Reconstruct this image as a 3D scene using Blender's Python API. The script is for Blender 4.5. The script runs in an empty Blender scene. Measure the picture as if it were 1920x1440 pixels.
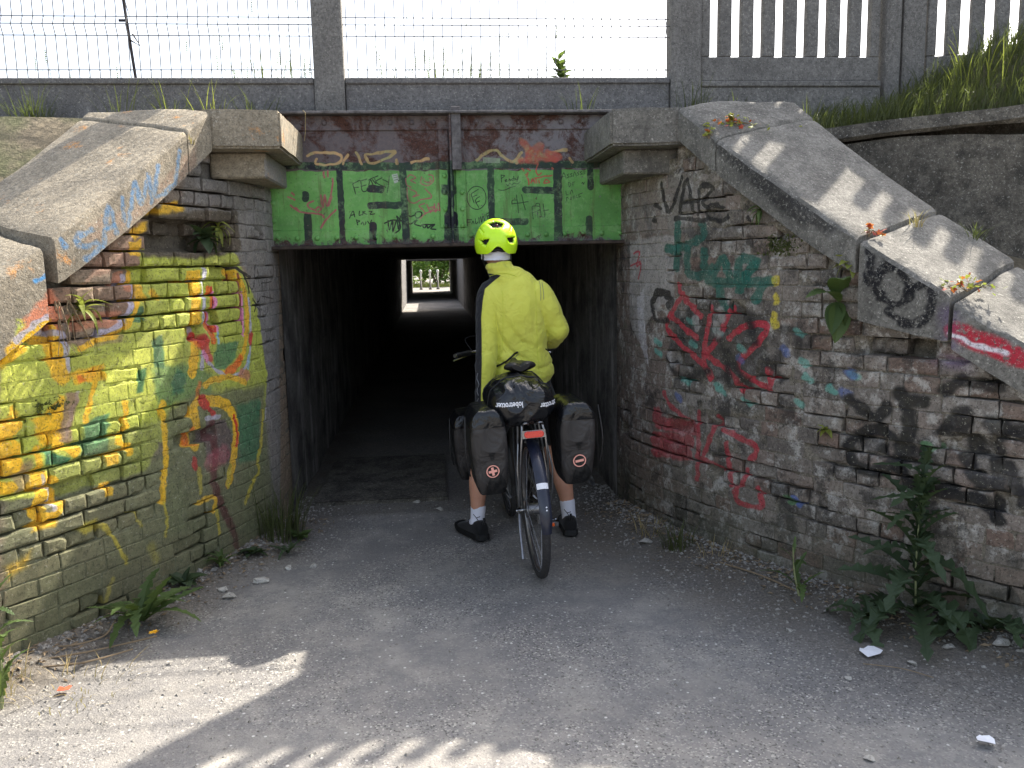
import bpy, bmesh, math, random
import numpy as np
from mathutils import Vector, Matrix, noise
from mathutils.bvhtree import BVHTree
R = math.radians
rnd = random.Random(7)
scene = bpy.context.scene
COL = scene.collection

# ------------------------------------------------------------ camera, sky, sun, exposure
yaw, pitch, roll = R(5.4), R(8.15), R(1.2)
fw = Vector((math.sin(yaw)*math.cos(pitch), math.cos(yaw)*math.cos(pitch), -math.sin(pitch)))
r0 = Vector((math.cos(yaw), -math.sin(yaw), 0)); u0 = r0.cross(fw)
rt = r0*math.cos(roll) - u0*math.sin(roll); up = u0*math.cos(roll) + r0*math.sin(roll)
cam_data = bpy.data.cameras.new('camera'); cam = bpy.data.objects.new('camera', cam_data)
cam_data.sensor_width = 36; cam_data.lens = 29.93; cam_data.clip_start = .05; cam_data.clip_end = 600
cam.matrix_world = Matrix(((rt.x, up.x, -fw.x, 0), (rt.y, up.y, -fw.y, 0), (rt.z, up.z, -fw.z, 1.57), (0, 0, 0, 1)))
COL.objects.link(cam); scene.camera = cam

SUN_AZ, SUN_EL = R(41), R(45)
world = bpy.data.worlds.new('World'); scene.world = world; world.use_nodes = True
wn = world.node_tree; bg = wn.nodes['Background']
sky = wn.nodes.new('ShaderNodeTexSky'); sky.sky_type = 'NISHITA'; sky.sun_disc = False
sky.sun_elevation = SUN_EL; sky.sun_rotation = SUN_AZ; sky.air_density = 1.0; sky.dust_density = 4.0; sky.ozone_density = 1.0
hs = wn.nodes.new('ShaderNodeHueSaturation'); hs.inputs['Saturation'].default_value = .65   # hazy bright sky
wn.links.new(sky.outputs[0], hs.inputs['Color']); wn.links.new(hs.outputs[0], bg.inputs[0]); bg.inputs[1].default_value = .15
sd = bpy.data.lights.new('sun', 'SUN'); sd.energy = 5.0; sd.angle = R(.55); sd.color = (1, .93, .82)
sun = bpy.data.objects.new('sun', sd); COL.objects.link(sun)
sv = Vector((math.sin(SUN_AZ)*math.cos(SUN_EL), math.cos(SUN_AZ)*math.cos(SUN_EL), math.sin(SUN_EL)))
sun.rotation_euler = sv.to_track_quat('Z', 'Y').to_euler(); sun.location = (6, 8, 12)
scene.view_settings.view_transform = 'Standard'; scene.view_settings.look = 'None'
scene.view_settings.exposure = 1.5; scene.view_settings.gamma = 1

# ------------------------------------------------------------ node helpers
def c(r, g, b):
    return tuple(((v/255)/12.92 if v/255 <= .04045 else ((v/255+.055)/1.055)**2.4) for v in (r, g, b)) + (1,)
class NB:
    def __init__(s, name):
        s.m = bpy.data.materials.new(name); s.m.use_nodes = True; s.t = s.m.node_tree
        s.b = s.t.nodes['Principled BSDF']; s.pos = None
    def n(s, typ, **kw):
        o = s.t.nodes.new('ShaderNode'+typ)
        for k, v in kw.items(): setattr(o, k, v)
        return o
    def put(s, sock, v):
        if isinstance(v, bpy.types.NodeSocket): s.t.links.new(v, sock)
        else: sock.default_value = v
    def P(s):
        if not s.pos: s.pos = s.n('NewGeometry').outputs['Position']
        return s.pos
    def obj(s): return s.n('TexCoord').outputs['Object']
    def rand(s): return s.n('ObjectInfo').outputs['Random']
    def noise(s, scale, detail=4, rough=.55, vec=None, dist=0):
        o = s.n('TexNoise'); s.put(o.inputs['Vector'], vec or s.P()); o.inputs['Scale'].default_value = scale
        o.inputs['Detail'].default_value = detail; o.inputs['Roughness'].default_value = rough; o.inputs['Distortion'].default_value = dist
        return o.outputs['Fac']
    def vor(s, scale, vec=None, out='Distance', feat='F1'):
        o = s.n('TexVoronoi', feature=feat); s.put(o.inputs['Vector'], vec or s.P()); o.inputs['Scale'].default_value = scale
        return o.outputs[out]
    def ramp(s, fac, *stops):
        o = s.n('ValToRGB'); s.put(o.inputs[0], fac); e = o.color_ramp.elements
        while len(e) < len(stops): e.new(.5)
        for q, (p, col) in zip(e, stops):
            q.position = p; q.color = col if isinstance(col, tuple) else (col, col, col, 1)
        return o.outputs[0]
    def mix(s, f, a, b, blend='MIX'):
        o = s.n('Mix', data_type='RGBA', blend_type=blend); s.put(o.inputs[0], f); s.put(o.inputs[6], a); s.put(o.inputs[7], b)
        return o.outputs[2]
    def ma(s, op, a, b=0.0, cc=None, clamp=False):
        o = s.n('Math', operation=op, use_clamp=clamp); s.put(o.inputs[0], a); s.put(o.inputs[1], b)
        if cc is not None: s.put(o.inputs[2], cc)
        return o.outputs[0]
    def sep(s, v):
        o = s.n('SeparateXYZ'); s.put(o.inputs[0], v); return o.outputs
    def attr(s, name): return s.n('Attribute', attribute_name=name).outputs['Color']
    def bump(s, h, strength=.5, dist=.01):
        o = s.n('Bump'); o.inputs['Strength'].default_value = strength; o.inputs['Distance'].default_value = dist
        s.put(o.inputs['Height'], h); s.put(s.b.inputs['Normal'], o.outputs[0])
    def base(s, col, rough=.85, metal=0, spec=.4):
        s.put(s.b.inputs['Base Color'], col); s.put(s.b.inputs['Roughness'], rough)
        s.b.inputs['Metallic'].default_value = metal; s.b.inputs['Specular IOR Level'].default_value = spec
        return s.m

# ------------------------------------------------------------ object helpers
def tag(o, label=None, cat=None, group=None, kind=None):
    if label: o['label'] = label
    if cat: o['category'] = cat
    if group: o['group'] = group
    if kind: o['kind'] = kind
    return o
def empty(name, loc, label=None, cat=None, group=None, rot=(0, 0, 0)):
    o = bpy.data.objects.new(name, None); COL.objects.link(o); o.location = loc; o.rotation_euler = rot
    o.empty_display_size = .1
    return tag(o, label, cat, group)
def link(name, me, mat=None, parent=None, world=True, smooth=False):
    o = bpy.data.objects.new(name, me); COL.objects.link(o)
    if mat is not None:
        for m in (mat if isinstance(mat, (list, tuple)) else [mat]):
            if me.materials.find(m.name) < 0: me.materials.append(m)
    if smooth: me.shade_smooth()
    if parent is not None:
        o.parent = parent
        if world:
            p = parent; l = Vector()
            while p is not None: l += p.location; p = p.parent
            o.location = -l
    return o
def mesh(vs, fs, name='m'):
    me = bpy.data.meshes.new(name); me.from_pydata([tuple(v) for v in vs], [], fs); me.update(); return me
class MB:
    def __init__(s): s.v = []; s.f = []; s.mi = []
    def add(s, vs, fs, mi=0):
        b = len(s.v); s.v += [tuple(v) for v in vs]; s.f += [tuple(i+b for i in f) for f in fs]; s.mi += [mi]*len(fs); return s
    def box(s, a, b, mi=0, bev=0):
        x0, y0, z0 = a; x1, y1, z1 = b
        if bev:
            pts = []
            for x, sx in ((x0, 1), (x1, -1)):
                for y, sy in ((y0, 1), (y1, -1)):
                    for z, sz in ((z0, 1), (z1, -1)):
                        pts += [(x+sx*bev, y+sy*bev, z), (x+sx*bev, y, z+sz*bev), (x, y+sy*bev, z+sz*bev)]
            bm = bmesh.new()
            for p in pts: bm.verts.new(p)
            h = bmesh.ops.convex_hull(bm, input=bm.verts); bmesh.ops.dissolve_limit(bm, angle_limit=.02, verts=bm.verts, edges=bm.edges)
            bm.verts.index_update()
            s.add([v.co for v in bm.verts], [[v.index for v in f.verts] for f in bm.faces], mi); bm.free(); return s
        v = [(x, y, z) for x in (x0, x1) for y in (y0, y1) for z in (z0, z1)]
        return s.add(v, [(0, 1, 3, 2), (4, 6, 7, 5), (0, 4, 5, 1), (2, 3, 7, 6), (0, 2, 6, 4), (1, 5, 7, 3)], mi)
    def tube(s, pts, r, n=8, cap=True, mi=0, closed=False):
        pts = [Vector(p) for p in pts]; N = len(pts); rs = r if isinstance(r, (list, tuple)) else [r]*N
        vs = []; fs = []; u = None
        for i, p in enumerate(pts):
            if closed: t = pts[(i+1) % N]-pts[i-1]
            else: t = pts[min(i+1, N-1)]-pts[max(i-1, 0)]
            t = t.normalized() if t.length > 1e-9 else Vector((0, 0, 1))
            if u is None: u = t.orthogonal().normalized()
            else:
                u = u-t*u.dot(t); u = u.normalized() if u.length > 1e-6 else t.orthogonal().normalized()
            w = t.cross(u)
            for k in range(n):
                a = 2*math.pi*k/n; vs.append(p+(u*math.cos(a)+w*math.sin(a))*rs[i])
        M = N if closed else N-1
        for i in range(M):
            j = (i+1) % N
            for k in range(n): fs.append((i*n+k, i*n+(k+1) % n, j*n+(k+1) % n, j*n+k))
        if cap and not closed: fs += [tuple(range(n))[::-1], tuple((N-1)*n+k for k in range(n))]
        return s.add(vs, fs, mi)
    def lathe(s, prof, o=(0, 0, 0), ax=(0, 0, 1), n=20, mi=0):
        ax = Vector(ax).normalized(); u = ax.orthogonal().normalized(); w = ax.cross(u); o = Vector(o); vs = []; fs = []
        for r, h in prof:
            for k in range(n):
                a = 2*math.pi*k/n; vs.append(o+ax*h+(u*math.cos(a)+w*math.sin(a))*r)
        for i in range(len(prof)-1):
            for k in range(n): fs.append((i*n+k, i*n+(k+1) % n, (i+1)*n+(k+1) % n, (i+1)*n+k))
        fs += [tuple(range(n))[::-1], tuple((len(prof)-1)*n+k for k in range(n))]
        return s.add(vs, fs, mi)
    def grid(s, fn, nu, nv, mi=0, wrap=False):
        vs = [fn(i/nu, j/nv) for i in range(nu+1) for j in range(nv+1)]
        fs = [(i*(nv+1)+j, (i+1)*(nv+1)+j, (i+1)*(nv+1)+j+1, i*(nv+1)+j+1) for i in range(nu) for j in range(nv)]
        return s.add(vs, fs, mi)
    def me(s, name='m'):
        m = mesh(s.v, s.f, name); m.polygons.foreach_set('material_index', s.mi); return m
    def build(s, name, mat, parent=None, world=True, smooth=False): return link(name, s.me(name), mat, parent, world, smooth)
def nz(x, y=0, zz=0, sc=1.0): return noise.noise(Vector((x*sc, y*sc, zz*sc)))
def lerp(a, b, t): return a+(b-a)*t
def sst(a, b, x):
    t = min(1, max(0, (x-a)/(b-a))); return t*t*(3-2*t)
def catmull(p, k=6):
    p = [np.array(q, float) for q in p]
    if len(p) < 3: return p
    out = []
    for i in range(len(p)-1):
        a, b, cc, d = p[max(i-1, 0)], p[i], p[i+1], p[min(i+2, len(p)-1)]
        for j in range(k):
            t = j/k; out.append(.5*((2*b)+(-a+cc)*t+(2*a-5*b+4*cc-d)*t*t+(-a+3*b-3*cc+d)*t**3))
    out.append(p[-1]); return out

# ------------------------------------------------------------ spray paint: strokes drawn by the script into an in-memory picture
def paint_picture(name, strokes, u0, u1, v0, v1, W):
    H = int(W*(v1-v0)/(u1-u0)); px = (u1-u0)/W
    uu, vv = np.meshgrid(u0+(np.arange(W)+.5)*px, v0+(np.arange(H)+.5)*px)
    rs = np.random.RandomState(3); wu = np.zeros_like(uu); wv = np.zeros_like(uu)
    for k in range(14):
        fx, fy = rs.normal(0, 60, 2); ph = rs.rand()*6; am = .0012
        q = np.sin(uu*fx+vv*fy+ph)*am; wu += q; wv += np.roll(q, 37, 1)
    Cc = np.zeros((H, W, 3), np.float32); A = np.zeros((H, W), np.float32)
    for kind, cn, w, soft, al, pts in strokes:
        wob = min(1.0, soft/.006)
        p = np.array(catmull(pts, 6) if kind == 's' and len(pts) > 2 else pts, float)
        m = w+soft*2+.01
        i0 = max(0, int((p[:, 0].min()-m-u0)/px)); i1 = min(W, int((p[:, 0].max()+m-u0)/px)+2)
        j0 = max(0, int((p[:, 1].min()-m-v0)/px)); j1 = min(H, int((p[:, 1].max()+m-v0)/px)+2)
        if i1 <= i0 or j1 <= j0: continue
        X = uu[j0:j1, i0:i1]+wu[j0:j1, i0:i1]*wob; Y = vv[j0:j1, i0:i1]+wv[j0:j1, i0:i1]*wob
        if kind == 'p': q = np.vstack([p, p[:1]])
        else: q = p
        D = np.full(X.shape, 1e9); ins = np.zeros(X.shape, bool)
        for a, b in zip(q[:-1], q[1:]):
            d = b-a; L = max(d@d, 1e-12); t = np.clip(((X-a[0])*d[0]+(Y-a[1])*d[1])/L, 0, 1)
            D = np.minimum(D, np.hypot(X-a[0]-t*d[0], Y-a[1]-t*d[1]))
            if kind == 'p' and abs(d[1]) > 1e-9:
                ins ^= ((a[1] > Y) != (b[1] > Y)) & (X < d[0]*(Y-a[1])/d[1]+a[0])
        sg = np.where(ins, D, -D) if kind == 'p' else w/2-D
        a_ = (np.clip(sg/soft+.5, 0, 1)*al).astype(np.float32); a_ = a_*a_*(3-2*a_) if soft > .012 else a_
        col = np.array(PAL[cn], np.float32)/255
        oc = Cc[j0:j1, i0:i1]; oa = A[j0:j1, i0:i1]; na = a_+oa*(1-a_)
        Cc[j0:j1, i0:i1] = (col*a_[..., None]+oc*(oa*(1-a_))[..., None])/np.maximum(na, 1e-5)[..., None]; A[j0:j1, i0:i1] = na
    img = bpy.data.images.new(name, W, H, alpha=True); img.alpha_mode = 'CHANNEL_PACKED'
    img.pixels.foreach_set(np.dstack([Cc, A]).astype(np.float32).ravel()); img.update(); img.pack()
    return img
def paint_nodes(nb, img, ax, u0, u1, v0, v1):
    s = nb.sep(nb.P()); cv = nb.n('CombineXYZ')
    nb.put(cv.inputs[0], nb.ma('DIVIDE', nb.ma('SUBTRACT', s[ax], u0), u1-u0)); nb.put(cv.inputs[1], nb.ma('DIVIDE', nb.ma('SUBTRACT', s[2], v0), v1-v0))
    t = nb.n('TexImage', image=img, extension='CLIP', interpolation='Linear'); nb.put(t.inputs[0], cv.outputs[0])
    return t.outputs['Color'], t.outputs['Alpha']
PAL={'dirt': (82, 74, 64), 'pale2': (128, 126, 124), 'gp2': (118, 112, 106), 'lime': (178, 186, 76), 'yel': (240, 186, 40), 'lav': (188, 184, 206), 'sal': (206, 130, 98), 'dgr': (52, 112, 78), 'mgr': (84, 128, 84), 'olive': (112, 116, 84), 'lblue': (60, 140, 195), 'red': (196, 42, 40), 'pink': (228, 140, 185), 'ora': (228, 112, 40), 'mar': (84, 34, 40), 'gp': (96, 84, 84), 'blk': (22, 22, 26), 'pale': (160, 155, 150), 'teal': (30, 92, 80), 'crim': (176, 48, 62), 'tq': (96, 165, 150), 'blue': (80, 105, 165), 'wht': (225, 222, 225), 'gy': (205, 185, 60), 'green': (114, 176, 92), 'navy': (28, 28, 42), 'dred': (120, 40, 45), 'purp': (110, 85, 130), 'rustl': (214, 170, 120), 'vlime': (212, 216, 92), 'bare': (150, 118, 100), 'sky': (150, 190, 215), 'bpink': (190, 90, 105), 'bred': (196, 78, 70)}
PAINT_LEFT=[
('p','pale2',0,0.03,0.8,[(4.434,2.1),(5.605,2.235),(5.077,0.043),(4.848,0.181),(4.831,0.986),(4.892,1.516),(4.757,1.662),(4.505,1.713),(4.373,1.839)]),
('p','gp2',0,0.03,0.5,[(4.396,2.07),(4.753,2.053),(4.933,1.868),(4.583,1.688),(4.164,1.658),(4.116,1.754)]),
('p','olive',0,0.06,0.75,[(3.447,0.698),(3.742,0.678),(4.072,0.688),(4.975,0.779),(5.011,0.048),(4.068,0.005),(3.387,0.015)]),
('p','lime',0,0.02,0.92,[(3.508,1.387),(3.617,1.368),(3.709,1.271),(3.793,1.25),(4.02,1.322),(4.089,1.414),(4.112,1.657),(4.359,1.71),(4.757,1.662),(4.944,1.395),(5.028,0.958),(4.964,0.687),(4.567,0.738),(4.137,0.75),(4.067,0.638),(3.737,0.621),(3.445,0.677)]),
('p','vlime',0,0.03,0.8,[(3.492,1.201),(3.601,1.185),(3.669,1.286),(3.591,1.077),(3.55,1.041),(3.471,0.971)]),
('p','vlime',0,0.04,0.7,[(4.009,1.201),(4.278,1.222),(4.263,1.066),(4.154,0.928),(3.89,1.025),(3.83,1.153)]),
('p','mgr',0,0.03,0.6,[(4.127,1.111),(4.317,1.112),(4.514,1.03),(4.503,0.92),(4.153,0.915),(4.132,1.009)]),
('p','mgr',0,0.015,0.9,[(3.787,0.926),(3.895,0.94),(3.88,0.774),(3.761,0.768)]),
('p','mgr',0,0.015,0.9,[(4.139,1.236),(4.201,1.255),(4.208,1.1),(4.141,1.109)]),
('p','olive',0,0.05,0.8,[(4.198,0.894),(4.354,0.945),(4.99,0.901),(4.888,0.041),(4.126,0.304)]),
('p','olive',0,0.04,0.45,[(3.632,0.755),(3.977,0.862),(4.243,0.859),(4.15,0.563),(3.69,0.588)]),
('p','dgr',0,0.006,0.9,[(4.034,1.381),(4.111,1.401),(4.109,1.326),(4.021,1.329)]),
('p','dgr',0,0.008,0.9,[(3.62,0.849),(3.707,0.781),(3.694,0.757),(3.613,0.778)]),
('p','dgr',0,0.02,0.8,[(4.243,1.03),(4.281,1.09),(4.329,1.057),(4.304,0.967),(4.236,0.965)]),
('p','dgr',0,0.012,0.8,[(4.048,1.097),(4.098,1.115),(4.073,1.006),(4.04,1.012)]),
('p','dgr',0,0.03,0.6,[(4.689,0.83),(4.923,0.835),(4.871,0.489),(4.678,0.506)]),
('p','sal',0,0.02,0.85,[(3.501,1.305),(3.546,1.405),(3.628,1.485),(3.709,1.503),(3.739,1.424),(3.73,1.324),(3.673,1.33),(3.647,1.376),(3.599,1.38)]),
('p','sal',0,0.012,0.7,[(3.762,1.389),(3.995,1.391),(3.983,1.32),(3.755,1.318)]),
('p','sal',0,0.008,0.7,[(4.021,1.562),(4.076,1.566),(4.067,1.476),(4.014,1.479)]),
('p','yel',0,0.015,0.9,[(3.501,1.305),(3.597,1.354),(3.614,1.292),(3.538,1.215),(3.491,1.19)]),
('p','yel',0,0.01,0.9,[(3.679,1.285),(3.728,1.257),(3.724,1.14),(3.675,1.17)]),
('p','yel',0,0.012,0.9,[(3.473,0.992),(3.539,1.004),(3.525,0.927),(3.465,0.904)]),
('p','yel',0,0.015,0.9,[(3.463,0.877),(3.54,0.89),(3.541,0.776),(3.474,0.761),(3.455,0.782)]),
('p','yel',0,0.012,0.9,[(3.586,0.979),(3.709,1.045),(3.687,0.851),(3.61,0.851)]),
('p','yel',0,0.01,0.9,[(3.751,1.148),(3.893,1.163),(3.896,1.091),(3.757,1.09)]),
('p','bare',0,0.02,0.9,[(3.961,1.657),(4.116,1.694),(4.105,1.585),(3.889,1.542),(3.816,1.499)]),
('p','bare',0,0.02,0.6,[(3.491,0.794),(3.568,0.817),(3.565,0.684),(3.499,0.682)]),
('p','bare',0,0.012,0.5,[(3.843,1.291),(4.02,1.317),(3.987,1.252),(3.815,1.236)]),
('s','yel',0.075,0.012,0.95,[(3.497,1.259),(3.556,1.316),(3.619,1.352),(3.669,1.335),(3.687,1.262),(3.704,1.17),(3.713,1.135)]),
('s','lav',0.024,0.006,0.85,[(3.501,1.305),(3.589,1.376),(3.647,1.38),(3.676,1.325),(3.723,1.314),(3.74,1.267),(3.742,1.165)]),
('s','lav',0.026,0.006,0.85,[(4.073,1.537),(4.057,1.428),(4.026,1.382),(3.995,1.336),(3.928,1.306),(3.866,1.288)]),
('s','yel',0.026,0.006,0.95,[(4.103,1.56),(4.085,1.427),(4.038,1.344),(3.978,1.292),(3.864,1.261),(3.793,1.245)]),
('p','ora',0,0.01,0.8,[(3.778,1.126),(3.853,1.149),(3.848,1.098),(3.779,1.095)]),
('p','yel',0,0.01,0.8,[(3.783,1.136),(3.902,1.155),(3.871,1.088),(3.813,1.097)]),
('s','yel',0.026,0.006,0.95,[(3.865,1.124),(3.834,1.046),(3.81,0.98),(3.787,0.926)]),
('s','lav',0.016,0.006,0.6,[(3.776,1.057),(3.735,0.972),(3.705,0.874)]),
('p','yel',0,0.012,0.9,[(3.689,1.056),(3.714,1.044),(3.696,0.945),(3.668,0.86),(3.602,0.871),(3.641,0.934)]),
('p','yel',0,0.008,0.9,[(3.513,1.037),(3.537,1.039),(3.539,1.004),(3.503,1.007)]),
('s','yel',0.06,0.008,0.95,[(3.469,0.94),(3.502,0.954),(3.525,0.97)]),
('p','bare',0,0.012,0.8,[(3.721,1.055),(3.78,1.056),(3.738,0.936),(3.73,0.845),(3.675,0.854),(3.692,0.946)]),
('s','yel',0.03,0.006,0.95,[(3.667,0.851),(3.7,0.825),(3.73,0.794),(3.744,0.807)]),
('s','yel',0.03,0.006,0.95,[(3.982,0.972),(3.967,0.864),(3.926,0.809),(3.974,0.768),(3.974,0.738)]),
('p','yel',0,0.008,0.9,[(3.866,0.765),(3.932,0.768),(3.921,0.707),(3.871,0.705)]),
('s','yel',0.04,0.008,0.95,[(3.469,0.907),(3.486,0.86),(3.479,0.819),(3.455,0.793)]),
('s','yel',0.03,0.008,0.95,[(3.512,0.902),(3.52,0.852),(3.509,0.789)]),
('s','yel',0.03,0.008,0.95,[(3.591,0.856),(3.587,0.768),(3.557,0.697)]),
('s','yel',0.045,0.006,0.95,[(3.608,0.739),(3.643,0.679),(3.663,0.62),(3.646,0.572),(3.608,0.561),(3.578,0.585),(3.593,0.664),(3.606,0.717)]),
('s','lav',0.02,0.006,0.7,[(3.6,0.737),(3.628,0.642),(3.63,0.584)]),
('s','yel',0.05,0.008,0.95,[(3.45,0.729),(3.484,0.713)]),
('p','yel',0,0.006,0.9,[(3.842,0.637),(3.892,0.636),(3.878,0.566),(3.849,0.574)]),
('p','yel',0,0.02,0.8,[(3.564,0.56),(3.655,0.553),(3.63,0.514),(3.541,0.511)]),
('p','yel',0,0.03,0.6,[(3.439,0.405),(3.535,0.446),(3.52,0.383),(3.443,0.347)]),
('p','gy',0,0.02,0.7,[(3.723,0.47),(3.805,0.491),(3.825,0.447),(3.764,0.42)]),
('s','gy',0.02,0.008,0.8,[(3.825,0.447),(3.868,0.37),(3.915,0.239)]),
('s','gy',0.02,0.008,0.6,[(3.846,0.19),(3.823,0.15),(3.793,0.088)]),
('s','gy',0.02,0.01,0.6,[(3.981,0.458),(4.002,0.387)]),
('s','gy',0.05,0.03,0.4,[(4.048,0.266),(4.07,0.191)]),
('p','yel',0,0.006,0.9,[(4.055,1.693),(4.126,1.711),(4.11,1.633),(4.063,1.633)]),
('p','yel',0,0.015,0.8,[(4.196,1.83),(4.345,1.901),(4.411,1.88),(4.389,1.827),(4.236,1.783)]),
('p','yel',0,0.015,0.8,[(4.074,1.753),(4.209,1.819),(4.205,1.769),(4.084,1.705)]),
('p','yel',0,0.006,0.9,[(4.379,1.56),(4.483,1.566),(4.468,1.494),(4.379,1.492)]),
('s','yel',0.03,0.01,0.9,[(4.16,1.465),(4.202,1.433)]),
('s','yel',0.03,0.01,0.9,[(4.094,1.463),(4.128,1.432)]),
('s','yel',0.063,0.006,0.95,[(4.437,1.487),(4.419,1.314),(4.399,1.182),(4.371,1.051)]),
('s','lav',0.028,0.005,0.9,[(4.506,1.566),(4.491,1.418),(4.461,1.203),(4.439,1.068)]),
('s','wht',0.0168,0.005,0.8,[(4.503,1.539),(4.484,1.35)]),
('s','ora',0.0308,0.005,0.95,[(4.551,1.47),(4.538,1.305),(4.539,1.195)]),
('s','red',0.0168,0.005,0.95,[(4.572,1.469),(4.557,1.248)]),
('s','pink',0.0182,0.004,0.95,[(4.582,1.446),(4.574,1.247)]),
('s','sky',0.0196,0.004,0.95,[(4.576,1.233),(4.576,1.185)]),
('s','ora',0.042,0.015,0.8,[(4.409,1.208),(4.443,1.177)]),
('s','red',0.07,0.012,0.9,[(4.477,1.212),(4.467,1.188)]),
('s','bred',0.042,0.01,0.9,[(4.48,1.159),(4.506,1.109)]),
('s','pink',0.028,0.005,0.9,[(4.463,1.148),(4.482,1.104)]),
('p','mgr',0,0.012,0.9,[(4.562,1.178),(4.75,1.173),(4.703,1.085),(4.62,1.038),(4.536,1.05),(4.531,1.117)]),
('s','yel',0.0392,0.006,0.95,[(4.735,1.554),(4.811,1.489),(4.846,1.4),(4.844,1.282),(4.815,1.167),(4.771,1.089),(4.688,1.035),(4.587,1.009)]),
('s','ora',0.049,0.012,0.9,[(4.75,1.079),(4.697,1.039),(4.641,1.021)]),
('s','dred',0.0196,0.006,0.9,[(4.781,1.533),(4.786,1.403),(4.786,1.272)]),
('s','pink',0.0196,0.004,0.95,[(4.809,1.431),(4.794,1.204)]),
('s','lav',0.0196,0.005,0.9,[(4.878,1.399),(4.867,1.161),(4.83,1.07),(4.783,1.016),(4.712,0.997),(4.638,0.996),(4.548,1.042),(4.496,1.088)]),
('s','sky',0.0224,0.005,0.8,[(4.841,1.08),(4.818,1.017)]),
('s','red',0.042,0.01,0.8,[(4.876,1.196),(4.862,1.162)]),
('s','lav',0.0196,0.005,0.8,[(4.682,0.983),(4.776,0.952)]),
('s','sal',0.056,0.01,0.8,[(4.756,0.996),(4.809,0.974)]),
('s','yel',0.0336,0.006,0.9,[(4.453,0.978),(4.519,0.996),(4.646,0.989),(4.785,0.945)]),
('s','ora',0.028,0.012,0.7,[(4.417,0.99),(4.395,0.925)]),
('s','yel',0.056,0.006,0.92,[(4.351,0.851),(4.393,0.898),(4.48,0.896),(4.58,0.864),(4.648,0.794),(4.671,0.701),(4.652,0.617),(4.619,0.521),(4.588,0.441)]),
('s','red',0.0224,0.006,0.8,[(4.66,0.777),(4.68,0.699),(4.666,0.614)]),
('p','gp',0,0.012,0.9,[(4.442,0.791),(4.593,0.776),(4.634,0.665),(4.599,0.541),(4.435,0.568),(4.424,0.684)]),
('s','red',0.056,0.008,0.9,[(4.431,0.905),(4.451,0.873)]),
('s','red',0.0336,0.006,0.9,[(4.479,0.846),(4.501,0.822)]),
('s','lav',0.028,0.006,0.8,[(4.451,0.804),(4.54,0.8)]),
('s','yel',0.056,0.008,0.9,[(4.36,0.863),(4.373,0.778),(4.357,0.685)]),
('s','ora',0.035,0.012,0.8,[(4.351,0.769),(4.358,0.699)]),
('s','red',0.035,0.008,0.9,[(4.342,0.614),(4.349,0.568)]),
('s','red',0.0196,0.006,0.7,[(4.571,0.446),(4.559,0.405)]),
('s','mar',0.05,0.018,0.75,[(4.487,0.768),(4.495,0.61),(4.466,0.475),(4.489,0.382),(4.535,0.265),(4.593,0.142),(4.609,0.031)]),
('s','bpink',0.112,0.025,0.5,[(4.467,0.572),(4.552,0.591)]),
('s','yel',0.034,0.008,0.85,[(4.173,0.93),(4.178,0.819),(4.169,0.663),(4.143,0.552),(4.132,0.462)]),
('s','gy',0.016,0.008,0.7,[(4.138,0.46),(4.145,0.378),(4.131,0.289)]),
('s','gy',0.0336,0.006,0.9,[(4.596,0.513),(4.568,0.411)]),
('s','gy',0.028,0.01,0.7,[(4.373,0.556),(4.37,0.445)]),
('s','yel',0.028,0.006,0.9,[(4.343,0.392),(4.429,0.394),(4.463,0.375),(4.449,0.313)]),
('s','gy',0.0196,0.006,0.8,[(4.471,0.329),(4.476,0.182)]),
('s','gy',0.0252,0.01,0.8,[(4.948,0.753),(4.904,0.574),(4.85,0.494),(4.852,0.416),(4.783,0.372),(4.735,0.309),(4.701,0.273)]),
('s','lav',0.014,0.004,0.7,[(4.985,0.761),(4.964,0.687)]),
('s','dgr',0.042,0.01,0.7,[(4.907,0.791),(4.89,0.748)]),
('s','blk',0.018,0.002,0.97,[(4.734,1.585),(4.817,1.547),(4.902,1.516)]),
('s','blk',0.014,0.002,0.97,[(4.902,1.516),(4.832,1.541),(4.867,1.487),(4.882,1.434)]),
('s','blk',0.006,0.002,0.95,[(4.886,1.469),(4.928,1.456),(4.967,1.586),(4.999,1.468)]),
('s','blk',0.008,0.002,0.95,[(4.921,1.396),(4.982,1.327)]),
('s','blk',0.008,0.002,0.95,[(4.99,1.399),(4.924,1.324)]),
('s','blk',0.008,0.002,0.95,[(4.906,1.361),(4.992,1.363)]),
('s','blk',0.005,0.002,0.9,[(5.028,1.513),(5.03,1.428)]),
('s','blk',0.005,0.002,0.9,[(5.044,1.488),(5.045,1.4)]),
('s','blk',0.005,0.002,0.9,[(5.065,1.512),(5.06,1.371)]),
('s','blk',0.005,0.002,0.9,[(5.081,1.487),(5.086,1.426)]),
('s','blk',0.005,0.002,0.9,[(5.108,1.511),(5.104,1.397)]),
('s','blk',0.005,0.002,0.9,[(5.151,1.486),(5.146,1.367)]),
('s','blk',0.006,0.002,0.9,[(5.024,1.477),(5.203,1.485)]),
('s','blk',0.006,0.002,0.9,[(5.021,1.404),(5.204,1.384)]),
('p','dirt',0,0.02,0.92,[(4.173,1.81),(4.339,1.843),(4.805,1.876),(4.83,1.662),(4.496,1.62),(4.138,1.628)]),
('s','lblue',0.022,0.01,0.5,[(3.832,1.745),(3.77,1.717),(3.777,1.673),(3.846,1.689),(3.859,1.667),(3.79,1.618)]),
('s','lblue',0.022,0.01,0.5,[(3.876,1.671),(3.911,1.842),(3.942,1.733)]),
('s','lblue',0.022,0.01,0.5,[(3.89,1.747),(3.936,1.763)]),
('s','lblue',0.022,0.01,0.5,[(3.983,1.888),(3.981,1.788)]),
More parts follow.
